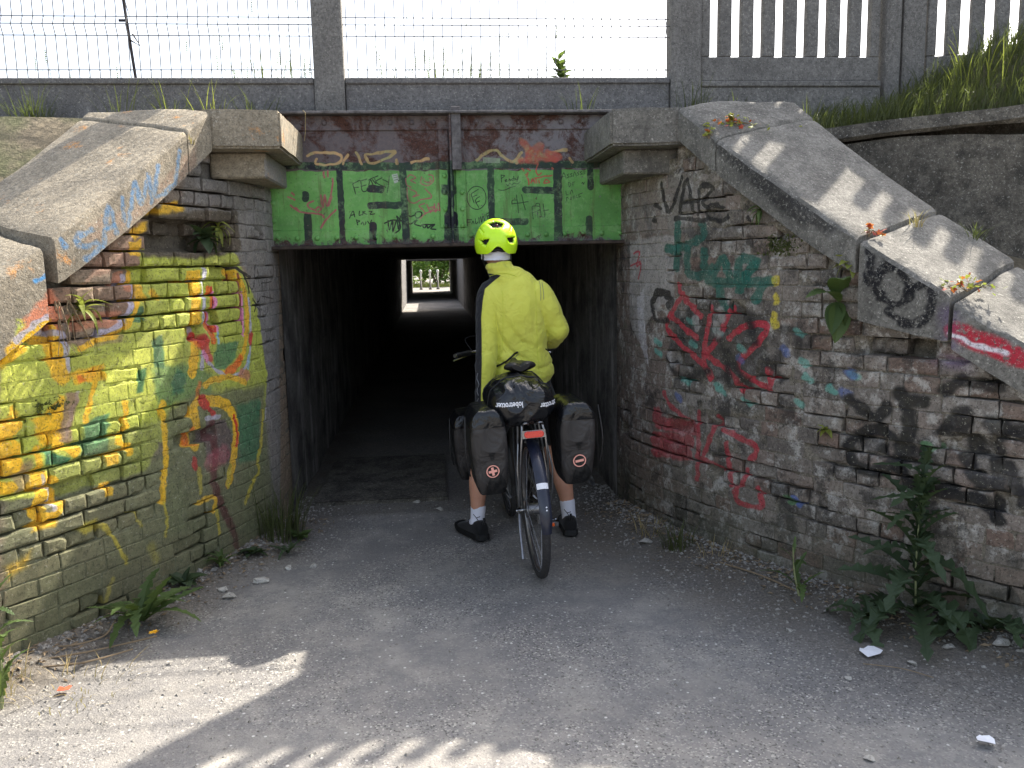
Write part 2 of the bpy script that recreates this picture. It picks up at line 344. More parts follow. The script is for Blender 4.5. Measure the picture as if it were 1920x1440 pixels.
('s','lblue',0.022,0.01,0.5,[(4.004,1.766),(4.05,1.955),(4.078,1.863),(4.128,1.998),(4.134,1.875)]),
('s','lblue',0.022,0.01,0.5,[(4.184,2.047),(4.158,1.908),(4.268,1.962)]),
('s','lblue',0.022,0.01,0.5,[(4.315,2.127),(4.274,1.97)]),
('s','lblue',0.02,0.01,0.6,[(3.698,1.698),(3.716,1.669)]),
('s','lblue',0.02,0.008,0.8,[(3.585,1.535),(3.625,1.553)]),
('p','sal',0,0.03,0.22,[(3.811,1.766),(4.069,1.882),(4.349,2.115),(4.425,2.175),(4.423,2.047),(4.12,1.838),(3.846,1.644),(3.781,1.677)]),
]
PAINT_RIGHT=[
('p','pale',0,0.012,0.85,[(5.131,1.681),(4.653,1.701),(4.649,1.335),(4.765,1.31),(4.893,1.217),(5.024,1.081),(5.162,1.202)]),
('p','pale',0,0.04,0.35,[(5.156,2.068),(4.495,2),(4.415,1.802),(4.491,1.695),(5.103,1.719)]),
('p','wht',0,0.012,0.4,[(5.036,1.337),(4.945,1.403),(4.944,1.215),(4.886,0.935),(5.005,1.083)]),
('p','blk',0,0.03,0.62,[(4.635,1.232),(4.335,1.359),(4.015,1.29),(4.009,1.003),(4.189,0.9),(4.481,0.95),(4.703,1.046)]),
('p','blk',0,0.04,0.3,[(4.532,1.753),(4.144,1.758),(4.025,1.675),(4.14,1.602),(4.49,1.638)]),
('s','teal',0.05,0.008,0.85,[(4.623,1.757),(4.633,1.517)]),
('s','teal',0.05,0.008,0.85,[(4.713,1.628),(4.578,1.631),(4.427,1.682),(4.436,1.748)]),
('s','teal',0.05,0.008,0.85,[(4.544,1.619),(4.526,1.483),(4.387,1.489)]),
('s','teal',0.05,0.008,0.85,[(4.418,1.605),(4.402,1.505),(4.358,1.516)]),
('s','teal',0.05,0.008,0.85,[(4.343,1.483),(4.289,1.564),(4.247,1.484)]),
('s','teal',0.05,0.008,0.85,[(4.195,1.484),(4.172,1.557),(4.087,1.545),(4.146,1.484)]),
('s','teal',0.05,0.008,0.85,[(4.386,1.445),(4.195,1.441),(4.006,1.453)]),
('s','teal',0.05,0.008,0.85,[(4.314,1.429),(4.271,1.316)]),
('s','teal',0.05,0.008,0.85,[(4.098,1.535),(4.182,1.41)]),
('s','teal',0.05,0.008,0.85,[(4.039,1.453),(4.083,1.36)]),
('s','crim',0.035,0.005,0.93,[(4.611,1.425),(4.575,1.368),(4.428,1.26)]),
('s','crim',0.035,0.005,0.93,[(4.575,1.379),(4.709,1.209),(4.653,1.142),(4.379,0.981),(4.363,0.937)]),
('s','crim',0.035,0.005,0.93,[(4.663,1.248),(4.458,1.144)]),
('s','crim',0.035,0.005,0.93,[(4.355,1.318),(4.41,1.035),(4.363,0.937)]),
('s','crim',0.035,0.005,0.93,[(4.231,1.312),(4.31,1.155),(4.395,1.059)]),
('s','crim',0.035,0.005,0.93,[(4.395,1.059),(4.238,0.985),(4.158,0.896)]),
('s','crim',0.035,0.005,0.93,[(4.241,1.16),(4.14,1.226),(4.023,1.238),(4.078,1.14),(4.186,1.013),(4.015,0.926),(4.012,1.02)]),
('s','crim',0.03,0.008,0.8,[(4.735,0.807),(4.677,0.742),(4.5,0.674)]),
('s','crim',0.03,0.008,0.8,[(4.444,0.742),(4.446,0.554),(4.447,0.37)]),
('s','crim',0.03,0.008,0.8,[(4.309,0.735),(4.402,0.516)]),
('s','crim',0.03,0.008,0.8,[(4.273,0.673),(4.079,0.626),(4.101,0.545)]),
('s','crim',0.03,0.008,0.8,[(4.251,0.604),(4.213,0.385)]),
('s','crim',0.03,0.008,0.8,[(4.137,0.482),(4.186,0.346),(4.146,0.311),(4.036,0.318),(4.05,0.413)]),
('s','crim',0.03,0.008,0.8,[(4.417,0.489),(4.283,0.46)]),
('s','crim',0.075,0.012,0.65,[(4.796,0.686),(4.775,0.627),(4.483,0.642)]),
('s','crim',0.075,0.012,0.65,[(4.827,0.529),(4.515,0.565)]),
('s','crim',0.075,0.012,0.65,[(4.816,0.455),(4.531,0.489)]),
('s','blk',0.05,0.006,0.95,[(4.841,1.336),(4.8,1.374),(4.72,1.376),(4.673,1.336),(4.701,1.311)]),
('s','blk',0.03,0.012,0.8,[(4.863,1.323),(4.82,1.227),(4.7,1.222)]),
('s','blk',0.05,0.03,0.7,[(4.698,1.006),(4.605,0.92),(4.378,0.97)]),
('s','blk',0.05,0.03,0.7,[(4.324,1.176),(4.186,0.991),(4.134,0.932)]),
('s','blk',0.05,0.03,0.7,[(4.116,1.254),(4.09,1.15)]),
('s','blk',0.05,0.03,0.7,[(3.956,1.221),(3.862,1.207),(3.869,1.106)]),
('s','blk',0.05,0.03,0.7,[(4.018,1.072),(3.95,0.986)]),
('s','blk',0.05,0.03,0.7,[(4.267,1.092),(4.237,0.919)]),
('s','tq',0.035,0.01,0.7,[(4.509,1.115),(4.466,1.098)]),
('s','tq',0.035,0.01,0.7,[(4.184,1.119),(4.151,1.102)]),
('s','tq',0.035,0.01,0.7,[(4.327,1.196),(4.291,1.179)]),
('s','tq',0.035,0.01,0.7,[(3.875,1.219),(3.848,1.203)]),
('s','tq',0.035,0.01,0.7,[(3.829,1.007),(3.803,0.992)]),
('s','tq',0.035,0.01,0.7,[(3.713,0.966),(3.69,0.952)]),
('s','tq',0.035,0.01,0.7,[(4.307,0.886),(4.271,0.87)]),
('s','tq',0.035,0.01,0.7,[(4.16,0.85),(4.127,0.835)]),
('s','tq',0.035,0.01,0.7,[(4.574,0.91),(4.529,0.894)]),
('s','tq',0.035,0.01,0.7,[(4.527,1.241),(4.484,1.223)]),
('s','tq',0.035,0.01,0.7,[(3.627,1.044),(3.605,1.029)]),
('s','tq',0.035,0.01,0.7,[(3.85,1.081),(3.824,1.065)]),
('s','tq',0.035,0.01,0.7,[(4.322,0.906),(4.286,0.891)]),
('s','tq',0.035,0.01,0.7,[(4.823,1.102),(4.769,1.085)]),
('s','tq',0.035,0.01,0.7,[(4.813,1.042),(4.759,1.025)]),
('s','tq',0.035,0.01,0.7,[(3.865,0.881),(3.839,0.867)]),
('s','blue',0.04,0.012,0.6,[(3.936,1.129),(3.918,1.112)]),
('s','blue',0.04,0.012,0.6,[(3.652,0.959),(3.637,0.944)]),
('s','blue',0.04,0.012,0.6,[(3.633,1.048),(3.619,1.033)]),
('s','blue',0.04,0.012,0.6,[(4.618,0.809),(4.59,0.791)]),
('s','blue',0.04,0.012,0.6,[(4.185,1.065),(4.164,1.047)]),
('s','blue',0.045,0.006,0.8,[(3.866,0.405),(3.855,0.386)]),
('s','mgr',0.04,0.006,0.8,[(3.896,0.397),(3.892,0.382)]),
('s','gy',0.035,0.008,0.8,[(3.983,1.464),(3.983,1.441)]),
('s','gy',0.035,0.008,0.8,[(3.979,1.378),(3.979,1.355)]),
('s','gy',0.035,0.008,0.8,[(3.984,1.261),(3.983,1.238)]),
('s','gy',0.035,0.008,0.8,[(3.99,1.291),(3.99,1.268)]),
('s','pale',0.05,0.012,0.8,[(4.325,1.221),(4.313,1.177)]),
('s','pale',0.05,0.012,0.8,[(4.298,1.299),(4.286,1.256)]),
('s','pale',0.05,0.012,0.8,[(4.475,1.246),(4.461,1.201)]),
('s','pale',0.05,0.012,0.8,[(4.679,1.032),(4.664,0.986)]),
('s','mgr',0.04,0.006,0.8,[(3.338,0.766),(3.336,0.757)]),
('s','blk',0.024,0.005,0.88,[(4.761,1.983),(4.697,1.825),(4.591,2.004)]),
('s','blk',0.024,0.005,0.88,[(4.608,1.819),(4.553,1.987),(4.498,1.812)]),
('s','blk',0.024,0.005,0.88,[(4.58,1.867),(4.464,1.87)]),
('s','blk',0.024,0.005,0.88,[(4.463,1.798),(4.448,1.941),(4.366,1.922),(4.43,1.868),(4.397,1.818)]),
('s','blk',0.024,0.005,0.88,[(4.303,1.823),(4.381,1.84),(4.396,1.782),(4.302,1.753),(4.258,1.773)]),
('s','blk',0.024,0.005,0.88,[(4.646,1.79),(4.404,1.764)]),
('s','blk',0.024,0.005,0.88,[(4.827,1.872),(4.771,1.855)]),
('s','blk',0.03,0.006,0.9,[(4.838,1.795),(4.824,1.781)]),
('s','blk',0.03,0.006,0.9,[(4.139,1.76),(4.133,1.754)]),
('s','blk',0.055,0.018,0.92,[(3.442,0.723),(3.45,0.678),(3.477,0.638),(3.518,0.613),(3.562,0.61),(3.601,0.628),(3.624,0.665),(3.625,0.712),(3.604,0.757),(3.567,0.79),(3.523,0.802),(3.482,0.792),(3.453,0.763),(3.442,0.722)]),
('s','blk',0.05,0.015,0.9,[(3.508,0.715),(3.503,0.702)]),
('s','blk',0.055,0.018,0.9,[(3.432,0.98),(3.398,0.847),(3.428,0.665),(3.38,0.572)]),
('s','blk',0.055,0.018,0.9,[(3.285,0.838),(3.223,0.928),(3.225,0.831),(3.201,0.703),(3.16,0.641)]),
('s','blk',0.055,0.018,0.9,[(3.146,0.896),(3.045,0.861)]),
('s','blk',0.055,0.018,0.9,[(3.122,0.883),(3.122,0.762),(3.11,0.626)]),
('s','blk',0.055,0.018,0.9,[(3.282,0.604),(3.255,0.602)]),
('s','blk',0.055,0.018,0.9,[(3.374,0.593),(3.302,0.572),(3.176,0.575),(3.105,0.505)]),
('s','blk',0.055,0.018,0.9,[(3.085,0.727),(3.032,0.585)]),
('s','blk',0.055,0.018,0.9,[(3.292,1.006),(3.228,1.053),(3.134,1.042)]),
('s','blk',0.055,0.018,0.9,[(3.631,0.925),(3.553,0.869)]),
('s','blk',0.055,0.018,0.9,[(3.483,0.908),(3.52,0.846)]),
('s','blk',0.055,0.018,0.9,[(3.439,0.96),(3.359,0.953)]),
('p','pale',0,0.12,0.4,[(3.393,0.709),(3.045,0.735),(3.038,0.583),(3.141,0.628),(3.304,0.636)]),
('p','pale',0,0.06,0.25,[(3.65,0.698),(3.435,0.832),(3.428,0.656),(3.586,0.593)]),
('s','blk',0.035,0.01,0.93,[(3.522,1.592),(3.515,1.529),(3.516,1.453),(3.479,1.502),(3.424,1.546)]),
('s','blk',0.035,0.01,0.93,[(3.42,1.528),(3.474,1.484),(3.483,1.413),(3.422,1.356),(3.373,1.406),(3.397,1.484),(3.435,1.524)]),
('s','blk',0.035,0.01,0.93,[(3.381,1.423),(3.319,1.441),(3.3,1.381),(3.314,1.312),(3.368,1.279),(3.443,1.329)]),
('s','crim',0.075,0.02,0.95,[(3.22,1.257),(3.126,1.212),(3.026,1.163)]),
('s','purp',0.07,0.05,0.4,[(3.242,1.332),(3.233,1.196)]),
('s','wht',0.02,0.008,0.95,[(3.238,1.243),(3.162,1.21),(3.075,1.181)]),
('p','blk',0,0.04,0.62,[(4.338,2.209),(4.137,2.113),(3.889,1.889),(3.63,1.705),(3.675,1.646),(3.885,1.751),(4.055,1.905),(4.276,2.098)]),
('s','purp',0.05,0.03,0.4,[(3.283,1.13),(3.244,1.125)]),
('s','purp',0.08,0.05,0.3,[(3.324,1.135),(3.23,1.109)]),
('s','crim',0.012,0.003,0.8,[(5.077,1.606),(5.001,1.611),(5.038,1.53),(4.977,1.542),(5.014,1.455)]),
('s','crim',0.012,0.003,0.8,[(5.134,1.53),(4.989,1.555)]),
]
PAINT_BEAM=[
('p','green',0,0.004,1,[(-0.96,2.137),(1.286,2.126),(1.286,1.626),(-0.99,1.654)]),
('s','navy',0.04375,0.003,0.97,[(-0.943,2.174),(-0.311,2.161),(0.666,2.161),(1.269,2.158)]),
('s','navy',0.036,0.003,0.95,[(-0.517,2.154),(-0.514,1.929),(-0.513,1.701)]),
('s','navy',0.044,0.003,0.95,[(-0.135,2.144),(-0.127,1.7)]),
('s','navy',0.04,0.003,0.95,[(0.157,2.159),(0.149,1.695)]),
('s','navy',0.0425,0.003,0.95,[(-0.337,1.929),(-0.131,1.928)]),
('s','navy',0.0425,0.003,0.97,[(-0.335,2.028),(-0.272,2.023)]),
('s','navy',0.0425,0.003,0.85,[(-0.722,2),(-0.724,1.976)]),
('s','navy',0.045,0.003,0.95,[(-0.719,1.872),(-0.718,1.699)]),
('s','navy',0.0425,0.003,0.95,[(-0.329,1.809),(-0.331,1.691)]),
('s','navy',0.0875,0.003,0.95,[(0.151,1.85),(0.149,1.695)]),
('s','navy',0.0625,0.012,0.9,[(0.128,2.016),(0.159,2.015)]),
('s','navy',0.0425,0.003,0.97,[(0.401,2.157),(0.401,1.952),(0.402,1.818)]),
('s','navy',0.0425,0.003,0.97,[(0.402,1.821),(0.611,1.816)]),
('s','navy',0.0425,0.003,0.97,[(0.612,2.008),(0.805,2.005)]),
('s','navy',0.0525,0.003,0.97,[(0.815,2.152),(0.817,1.934),(0.814,1.707)]),
('s','navy',0.04,0.003,0.97,[(1.021,2.15),(1.023,2.02)]),
('s','navy',0.0425,0.003,0.95,[(1.013,1.83),(1.011,1.697)]),
('s','bpink',0.011,0.002,0.9,[(-0.815,1.936),(-0.761,1.897),(-0.639,1.88),(-0.622,1.862)]),
('s','bpink',0.011,0.002,0.9,[(-0.761,1.897),(-0.786,1.921)]),
('s','bpink',0.011,0.002,0.9,[(-0.677,1.961),(-0.714,1.944),(-0.703,1.92),(-0.662,1.901)]),
('s','bpink',0.011,0.002,0.9,[(-0.662,1.913),(-0.649,1.925),(-0.635,1.913),(-0.651,1.895)]),
('s','bpink',0.011,0.002,0.9,[(-0.633,1.996),(-0.625,1.924),(-0.61,1.996),(-0.601,1.93),(-0.574,1.995),(-0.558,2.066),(-0.557,2.09)]),
('s','bpink',0.011,0.002,0.9,[(-0.589,1.93),(-0.568,1.983)]),
('s','bpink',0.011,0.002,0.9,[(-0.641,1.799),(-0.605,1.853),(-0.548,1.905)]),
('s','bpink',0.011,0.002,0.9,[(-0.609,2.131),(-0.607,2.096)]),
('s','bpink',0.011,0.002,0.9,[(-0.585,2.134),(-0.585,2.102)]),
('s','bpink',0.011,0.002,0.9,[(-0.827,1.987),(-0.789,1.968)]),
('s','bpink',0.011,0.002,0.9,[(-0.805,2.01),(-0.791,1.998)]),
('s','bpink',0.008,0.002,0.8,[(-0.106,2.099),(-0.088,2.108),(-0.058,2.09),(-0.089,2.078),(-0.059,2.06)]),
('s','bpink',0.008,0.002,0.8,[(-0.116,2.09),(-0.114,2.049),(-0.09,2.037)]),
('s','bpink',0.008,0.002,0.8,[(-0.112,2.031),(-0.108,1.959),(-0.076,1.94),(-0.032,1.958)]),
('s','bpink',0.008,0.002,0.8,[(-0.097,2.025),(-0.055,2),(-0.08,1.977),(-0.043,1.988)]),
('s','bpink',0.008,0.002,0.8,[(0,2.023),(0.035,1.975),(-0.032,1.958)]),
('s','bpink',0.008,0.002,0.8,[(-0.021,2.095),(-0.026,2.06),(0.007,2.044),(0.044,2.065),(0.046,2.101),(0.022,2.107)]),
('s','bpink',0.008,0.002,0.8,[(-0.01,2.083),(-0.007,2.08)]),
('s','bpink',0.008,0.002,0.8,[(0.027,2.086),(0.03,2.083)]),
('s','bpink',0.008,0.002,0.8,[(-0.004,2.068),(0.02,2.062),(0.036,2.074)]),
('s','bpink',0.008,0.002,0.8,[(-0.009,1.934),(-0.046,1.922),(-0.022,1.898),(-0.005,1.873)]),
('s','bpink',0.008,0.002,0.8,[(0.003,1.927),(0.026,1.879)]),
('s','bpink',0.008,0.002,0.8,[(0.015,1.909),(0.052,1.915),(0.026,1.891)]),
('s','bpink',0.008,0.002,0.8,[(0.052,1.933),(0.057,1.884),(0.077,1.938),(0.081,1.89)]),
('s','bpink',0.008,0.002,0.8,[(-0.043,1.844),(0.001,1.879),(0.076,1.896)]),
('s','blk',0.006,0.0015,0.85,[(-0.436,2.059),(-0.424,1.999)]),
('s','blk',0.006,0.0015,0.85,[(-0.433,2.062),(-0.396,2.079)]),
('s','blk',0.006,0.0015,0.85,[(-0.428,2.035),(-0.404,2.04)]),
('s','blk',0.006,0.0015,0.85,[(-0.39,2.076),(-0.381,2.016),(-0.351,2.019)]),
('s','blk',0.006,0.0015,0.85,[(-0.39,2.076),(-0.354,2.087)]),
('s','blk',0.006,0.0015,0.85,[(-0.386,2.046),(-0.361,2.052)]),
('s','blk',0.006,0.0015,0.85,[(-0.351,2.022),(-0.33,2.081),(-0.314,2.033)]),
('s','blk',0.006,0.0015,0.85,[(-0.318,2.081),(-0.301,2.057),(-0.306,2.087)]),
('s','blk',0.006,0.0015,0.85,[(-0.287,2.104),(-0.342,2.081)]),
('s','blk',0.006,0.0015,0.85,[(-0.263,2.092),(-0.301,2.069),(-0.242,2.035)]),
('s','blk',0.006,0.0015,0.85,[(-0.258,2.08),(-0.222,2.065)]),
('s','blk',0.006,0.0015,0.85,[(-0.215,2.101),(-0.234,2.005)]),
('s','blk',0.006,0.0015,0.85,[(-0.467,1.856),(-0.444,1.895),(-0.436,1.862)]),
('s','blk',0.006,0.0015,0.85,[(-0.46,1.871),(-0.436,1.875)]),
('s','blk',0.006,0.0015,0.85,[(-0.405,1.897),(-0.409,1.873),(-0.393,1.876)]),
('s','blk',0.006,0.0015,0.85,[(-0.384,1.894),(-0.388,1.873)]),
('s','blk',0.006,0.0015,0.85,[(-0.372,1.894),(-0.381,1.885),(-0.363,1.876)]),
('s','blk',0.006,0.0015,0.85,[(-0.347,1.893),(-0.332,1.893),(-0.342,1.875),(-0.315,1.878)]),
('s','blk',0.006,0.0015,0.85,[(-0.425,1.844),(-0.42,1.814)]),
('s','blk',0.006,0.0015,0.85,[(-0.425,1.844),(-0.407,1.837),(-0.42,1.829)]),
('s','blk',0.006,0.0015,0.85,[(-0.399,1.819),(-0.389,1.831),(-0.384,1.816)]),
('s','blk',0.006,0.0015,0.85,[(-0.371,1.831),(-0.375,1.816)]),
('s','blk',0.006,0.0015,0.85,[(-0.359,1.834),(-0.348,1.818),(-0.335,1.842)]),
('s','blk',0.008,0.0015,0.95,[(-0.257,1.82),(-0.213,1.837),(-0.165,1.84)]),
('s','blk',0.008,0.0015,0.95,[(-0.235,1.835),(-0.228,1.78),(-0.208,1.834),(-0.207,1.768),(-0.183,1.84),(-0.173,1.785),(-0.158,1.864)]),
('s','blk',0.008,0.0015,0.95,[(-0.192,1.761),(-0.16,1.797),(-0.182,1.864),(-0.135,1.809)]),
('s','blk',0.008,0.0015,0.95,[(-0.151,1.875),(-0.14,1.845)]),
('s','blk',0.008,0.0015,0.95,[(-0.14,1.845),(-0.109,1.866),(-0.097,1.86),(-0.072,1.868)]),
('s','blk',0.008,0.0015,0.95,[(-0.072,1.868),(-0.059,1.886),(-0.032,1.883),(-0.033,1.862),(-0.061,1.85),(-0.072,1.868)]),
('s','blk',0.008,0.0015,0.95,[(-0.123,1.827),(-0.099,1.814),(-0.061,1.838),(-0.074,1.814),(-0.038,1.801)]),
('s','blk',0.008,0.0015,0.95,[(-0.032,1.807),(-0.014,1.789),(-0.001,1.807),(0.004,1.788),(0.023,1.8),(0.048,1.806),(0.023,1.785),(0.053,1.778)]),
('s','blk',0.008,0.0015,0.95,[(-0.026,1.807),(0.048,1.809)]),
('s','blk',0.005,0.0015,0.9,[(0.369,1.964),(0.361,1.932),(0.342,1.907),(0.315,1.896),(0.287,1.901),(0.265,1.92),(0.253,1.95),(0.254,1.983),(0.268,2.012),(0.292,2.031),(0.32,2.034),(0.346,2.021),(0.363,1.996),(0.369,1.963)]),
('s','blk',0.005,0.0015,0.9,[(0.321,2.016),(0.28,1.987),(0.295,1.938)]),
('s','blk',0.005,0.0015,0.9,[(0.289,1.972),(0.314,1.983)]),
('s','blk',0.005,0.0015,0.9,[(0.329,1.971),(0.304,1.95),(0.321,1.908)]),
('s','blk',0.005,0.0015,0.9,[(0.309,1.938),(0.328,1.947)]),
('s','blk',0.005,0.0015,0.9,[(0.251,1.839),(0.247,1.8)]),
('s','blk',0.005,0.0015,0.9,[(0.251,1.836),(0.276,1.833)]),
('s','blk',0.005,0.0015,0.9,[(0.251,1.818),(0.269,1.82)]),
('s','blk',0.005,0.0015,0.9,[(0.278,1.808),(0.285,1.826),(0.292,1.808)]),
('s','blk',0.005,0.0015,0.9,[(0.301,1.838),(0.303,1.808),(0.316,1.82)]),
('s','blk',0.005,0.0015,0.9,[(0.322,1.844),(0.325,1.813)]),
('s','blk',0.005,0.0015,0.9,[(0.332,1.85),(0.337,1.819)]),
('s','blk',0.005,0.0015,0.9,[(0.34,1.822),(0.347,1.856),(0.356,1.828),(0.36,1.865)]),
('s','blk',0.005,0.0015,0.9,[(0.369,1.868),(0.375,1.837),(0.388,1.846)]),
('s','blk',0.005,0.0015,0.9,[(0.369,1.868),(0.385,1.876)]),
('s','blk',0.005,0.0015,0.9,[(0.371,1.852),(0.384,1.858)]),
('s','blk',0.005,0.0015,0.9,[(0.465,2.102),(0.467,2.057)]),
('s','blk',0.005,0.0015,0.9,[(0.465,2.102),(0.486,2.096),(0.467,2.081)]),
('s','blk',0.005,0.0015,0.9,[(0.489,2.069),(0.501,2.074),(0.492,2.062),(0.507,2.065)]),
('s','blk',0.005,0.0015,0.9,[(0.514,2.065),(0.517,2.077),(0.525,2.066)]),
('s','blk',0.005,0.0015,0.9,[(0.539,2.08),(0.529,2.074),(0.538,2.068)]),
('s','blk',0.005,0.0015,0.9,[(0.542,2.092),(0.546,2.068)]),
('s','blk',0.005,0.0015,0.9,[(0.551,2.08),(0.56,2.071),(0.57,2.089),(0.563,2.062)]),
('s','blk',0.005,0.0015,0.9,[(0.495,2.047),(0.507,2.035),(0.519,2.05),(0.532,2.038),(0.544,2.053),(0.563,2.047),(0.582,2.061)]),
('s','blk',0.005,0.0015,0.9,[(0.45,2.012),(0.481,2.011),(0.556,2.035)]),
('s','blk',0.005,0.0015,0.9,[(0.558,1.98),(0.569,1.871)]),
('s','blk',0.005,0.0015,0.9,[(0.589,1.98),(0.61,1.888)]),
('s','blk',0.005,0.0015,0.9,[(0.529,1.926),(0.629,1.937)]),
('s','blk',0.005,0.0015,0.9,[(0.529,1.926),(0.533,1.947),(0.561,1.95)]),
('s','blk',0.005,0.0015,0.9,[(0.653,1.897),(0.659,1.833)]),
('s','blk',0.005,0.0015,0.9,[(0.653,1.9),(0.66,1.909),(0.697,1.908),(0.703,1.887),(0.659,1.872)]),
('s','blk',0.005,0.0015,0.9,[(0.679,1.909),(0.679,1.924),(0.699,1.927),(0.701,1.908)]),
('s','blk',0.005,0.0015,0.9,[(0.687,1.872),(0.69,1.841)]),
('s','blk',0.005,0.0015,0.9,[(0.704,1.908),(0.712,1.85),(0.734,1.85),(0.723,1.923)]),
('s','blk',0.005,0.0015,0.9,[(0.725,1.88),(0.757,1.886)]),
('s','blk',0.004,0.0015,0.75,[(0.841,2.074),(0.854,2.11),(0.869,2.076)]),
('s','blk',0.004,0.0015,0.75,[(0.844,2.086),(0.866,2.088)]),
('s','blk',0.004,0.0015,0.75,[(0.888,2.103),(0.876,2.097),(0.888,2.085),(0.875,2.079)]),
('s','blk',0.004,0.0015,0.75,[(0.907,2.106),(0.896,2.1),(0.907,2.091),(0.896,2.084)]),
('s','blk',0.004,0.0015,0.75,[(0.913,2.085),(0.925,2.115),(0.935,2.088)]),
('s','blk',0.004,0.0015,0.75,[(0.951,2.118),(0.942,2.109),(0.952,2.1),(0.942,2.092)]),
('s','blk',0.004,0.0015,0.75,[(0.967,2.119),(0.959,2.112),(0.969,2.102),(0.958,2.095)]),
('s','blk',0.004,0.0015,0.75,[(0.976,2.124),(0.977,2.099)]),
('s','blk',0.004,0.0015,0.75,[(0.986,2.123),(0.987,2.102)]),
('s','blk',0.004,0.0015,0.75,[(0.884,2.052),(0.886,2.024),(0.9,2.043),(0.884,2.052)]),
('s','blk',0.004,0.0015,0.75,[(0.91,2.052),(0.913,2.027)]),
('s','blk',0.004,0.0015,0.75,[(0.91,2.052),(0.924,2.054)]),
('s','blk',0.004,0.0015,0.75,[(0.911,2.039),(0.92,2.042)]),
('s','blk',0.004,0.0015,0.75,[(0.966,2.045),(0.973,2.051),(0.976,2.039),(0.982,2.051)]),
('s','blk',0.004,0.0015,0.75,[(0.868,2),(0.871,1.976),(0.881,1.979)]),
('s','blk',0.004,0.0015,0.75,[(0.893,1.979),(0.903,2.006),(0.912,1.985)]),
('s','blk',0.004,0.0015,0.75,[(0.874,1.939),(0.871,1.961),(0.883,1.954)]),
('s','blk',0.004,0.0015,0.75,[(0.896,1.963),(0.893,1.948),(0.902,1.951),(0.899,1.963)]),
('s','blk',0.004,0.0015,0.75,[(0.912,1.969),(0.913,1.951)]),
('s','blk',0.004,0.0015,0.75,[(0.921,1.969),(0.923,1.954)]),
('s','blk',0.004,0.0015,0.75,[(0.937,1.972),(0.931,1.96),(0.942,1.957)]),
('s','blk',0.004,0.0015,0.75,[(0.95,1.978),(0.951,1.96),(0.962,1.966)]),
('s','blk',0.004,0.0015,0.75,[(0.95,1.978),(0.972,1.987)]),
('s','bred',0.009,0.002,0.85,[(0.596,2.137),(0.605,2.124)]),
('s','bred',0.009,0.002,0.85,[(0.617,2.1),(0.632,2.112),(0.626,2.088),(0.637,2.052)]),
('s','bred',0.009,0.002,0.85,[(0.633,2.136),(0.648,2.124)]),
('s','bred',0.009,0.002,0.85,[(0.695,2.166),(0.682,2.124),(0.694,2.099),(0.716,2.111)]),
('s','bred',0.009,0.002,0.85,[(0.675,2.081),(0.782,2.095)]),
('s','bred',0.009,0.002,0.85,[(0.65,2.052),(0.663,2.076),(0.675,2.051)]),
('s','bred',0.009,0.002,0.85,[(0.681,2.075),(0.687,2.051)]),
('s','bred',0.009,0.002,0.85,[(0.7,2.069),(0.703,2.051)]),
('s','bred',0.009,0.002,0.85,[(0.731,2.051),(0.744,2.072),(0.765,2.056),(0.734,2.048)]),
('s','bred',0.009,0.002,0.85,[(0.782,2.141),(0.788,2.135)]),
('s','bred',0.009,0.002,0.85,[(0.635,2.076),(0.636,2.04)]),
('s','bred',0.009,0.002,0.85,[(0.656,2.061),(0.67,2.062)]),
('s','rustl',0.016,0.004,0.9,[(-0.697,2.224),(-0.666,2.243),(-0.557,2.243),(-0.499,2.222),(-0.511,2.188),(-0.581,2.174),(-0.65,2.18),(-0.643,2.209)]),
('s','rustl',0.016,0.004,0.9,[(-0.491,2.178),(-0.459,2.227)]),
('s','rustl',0.016,0.004,0.9,[(-0.409,2.241),(-0.382,2.177)]),
('s','rustl',0.016,0.004,0.9,[(-0.351,2.201),(-0.34,2.231),(-0.179,2.249)]),
('s','rustl',0.016,0.004,0.9,[(-0.346,2.201),(-0.322,2.177),(-0.22,2.21),(-0.179,2.244)]),
('s','rustl',0.016,0.004,0.9,[(-0.081,2.179),(0.021,2.203)]),
('s','rustl',0.016,0.004,0.9,[(-0.171,2.2),(-0.167,2.175)]),
('s','rustl',0.018,0.005,0.8,[(0.315,2.185),(0.367,2.23),(0.439,2.249),(0.48,2.214),(0.541,2.183),(0.593,2.233)]),
('s','rustl',0.018,0.005,0.8,[(0.593,2.198),(0.561,2.173)]),
('s','rustl',0.018,0.005,0.8,[(0.759,2.231),(0.873,2.25)]),
('s','rustl',0.018,0.005,0.8,[(0.893,2.195),(0.914,2.175)]),
('s','bred',0.04,0.012,0.7,[(0.595,2.302),(0.645,2.242),(0.634,2.192)]),
('s','bred',0.04,0.012,0.7,[(0.635,2.242),(0.718,2.271),(0.685,2.192)]),
('s','bred',0.04,0.012,0.7,[(0.592,2.183),(0.821,2.201),(0.759,2.231)]),
('s','bred',0.04,0.012,0.7,[(0.655,2.232),(0.8,2.191)]),
('p','pale',0,0.002,0.95,[(0.356,2.207),(0.464,2.202),(0.46,2.172),(0.356,2.173)]),
('p','wht',0,0.001,1,[(-0.202,2.11),(-0.169,2.118),(-0.153,2.07),(-0.189,2.057)]),
('s','blk',0.003,0.001,0.8,[(-0.194,2.103),(-0.172,2.109)]),
('s','blk',0.003,0.001,0.8,[(-0.191,2.091),(-0.167,2.097)]),
('s','blk',0.003,0.001,0.8,[(-0.189,2.076),(-0.166,2.082)]),
('p','blk',0,0.001,1,[(-0.166,2.079),(-0.154,2.081),(-0.153,2.071),(-0.163,2.066)]),
]
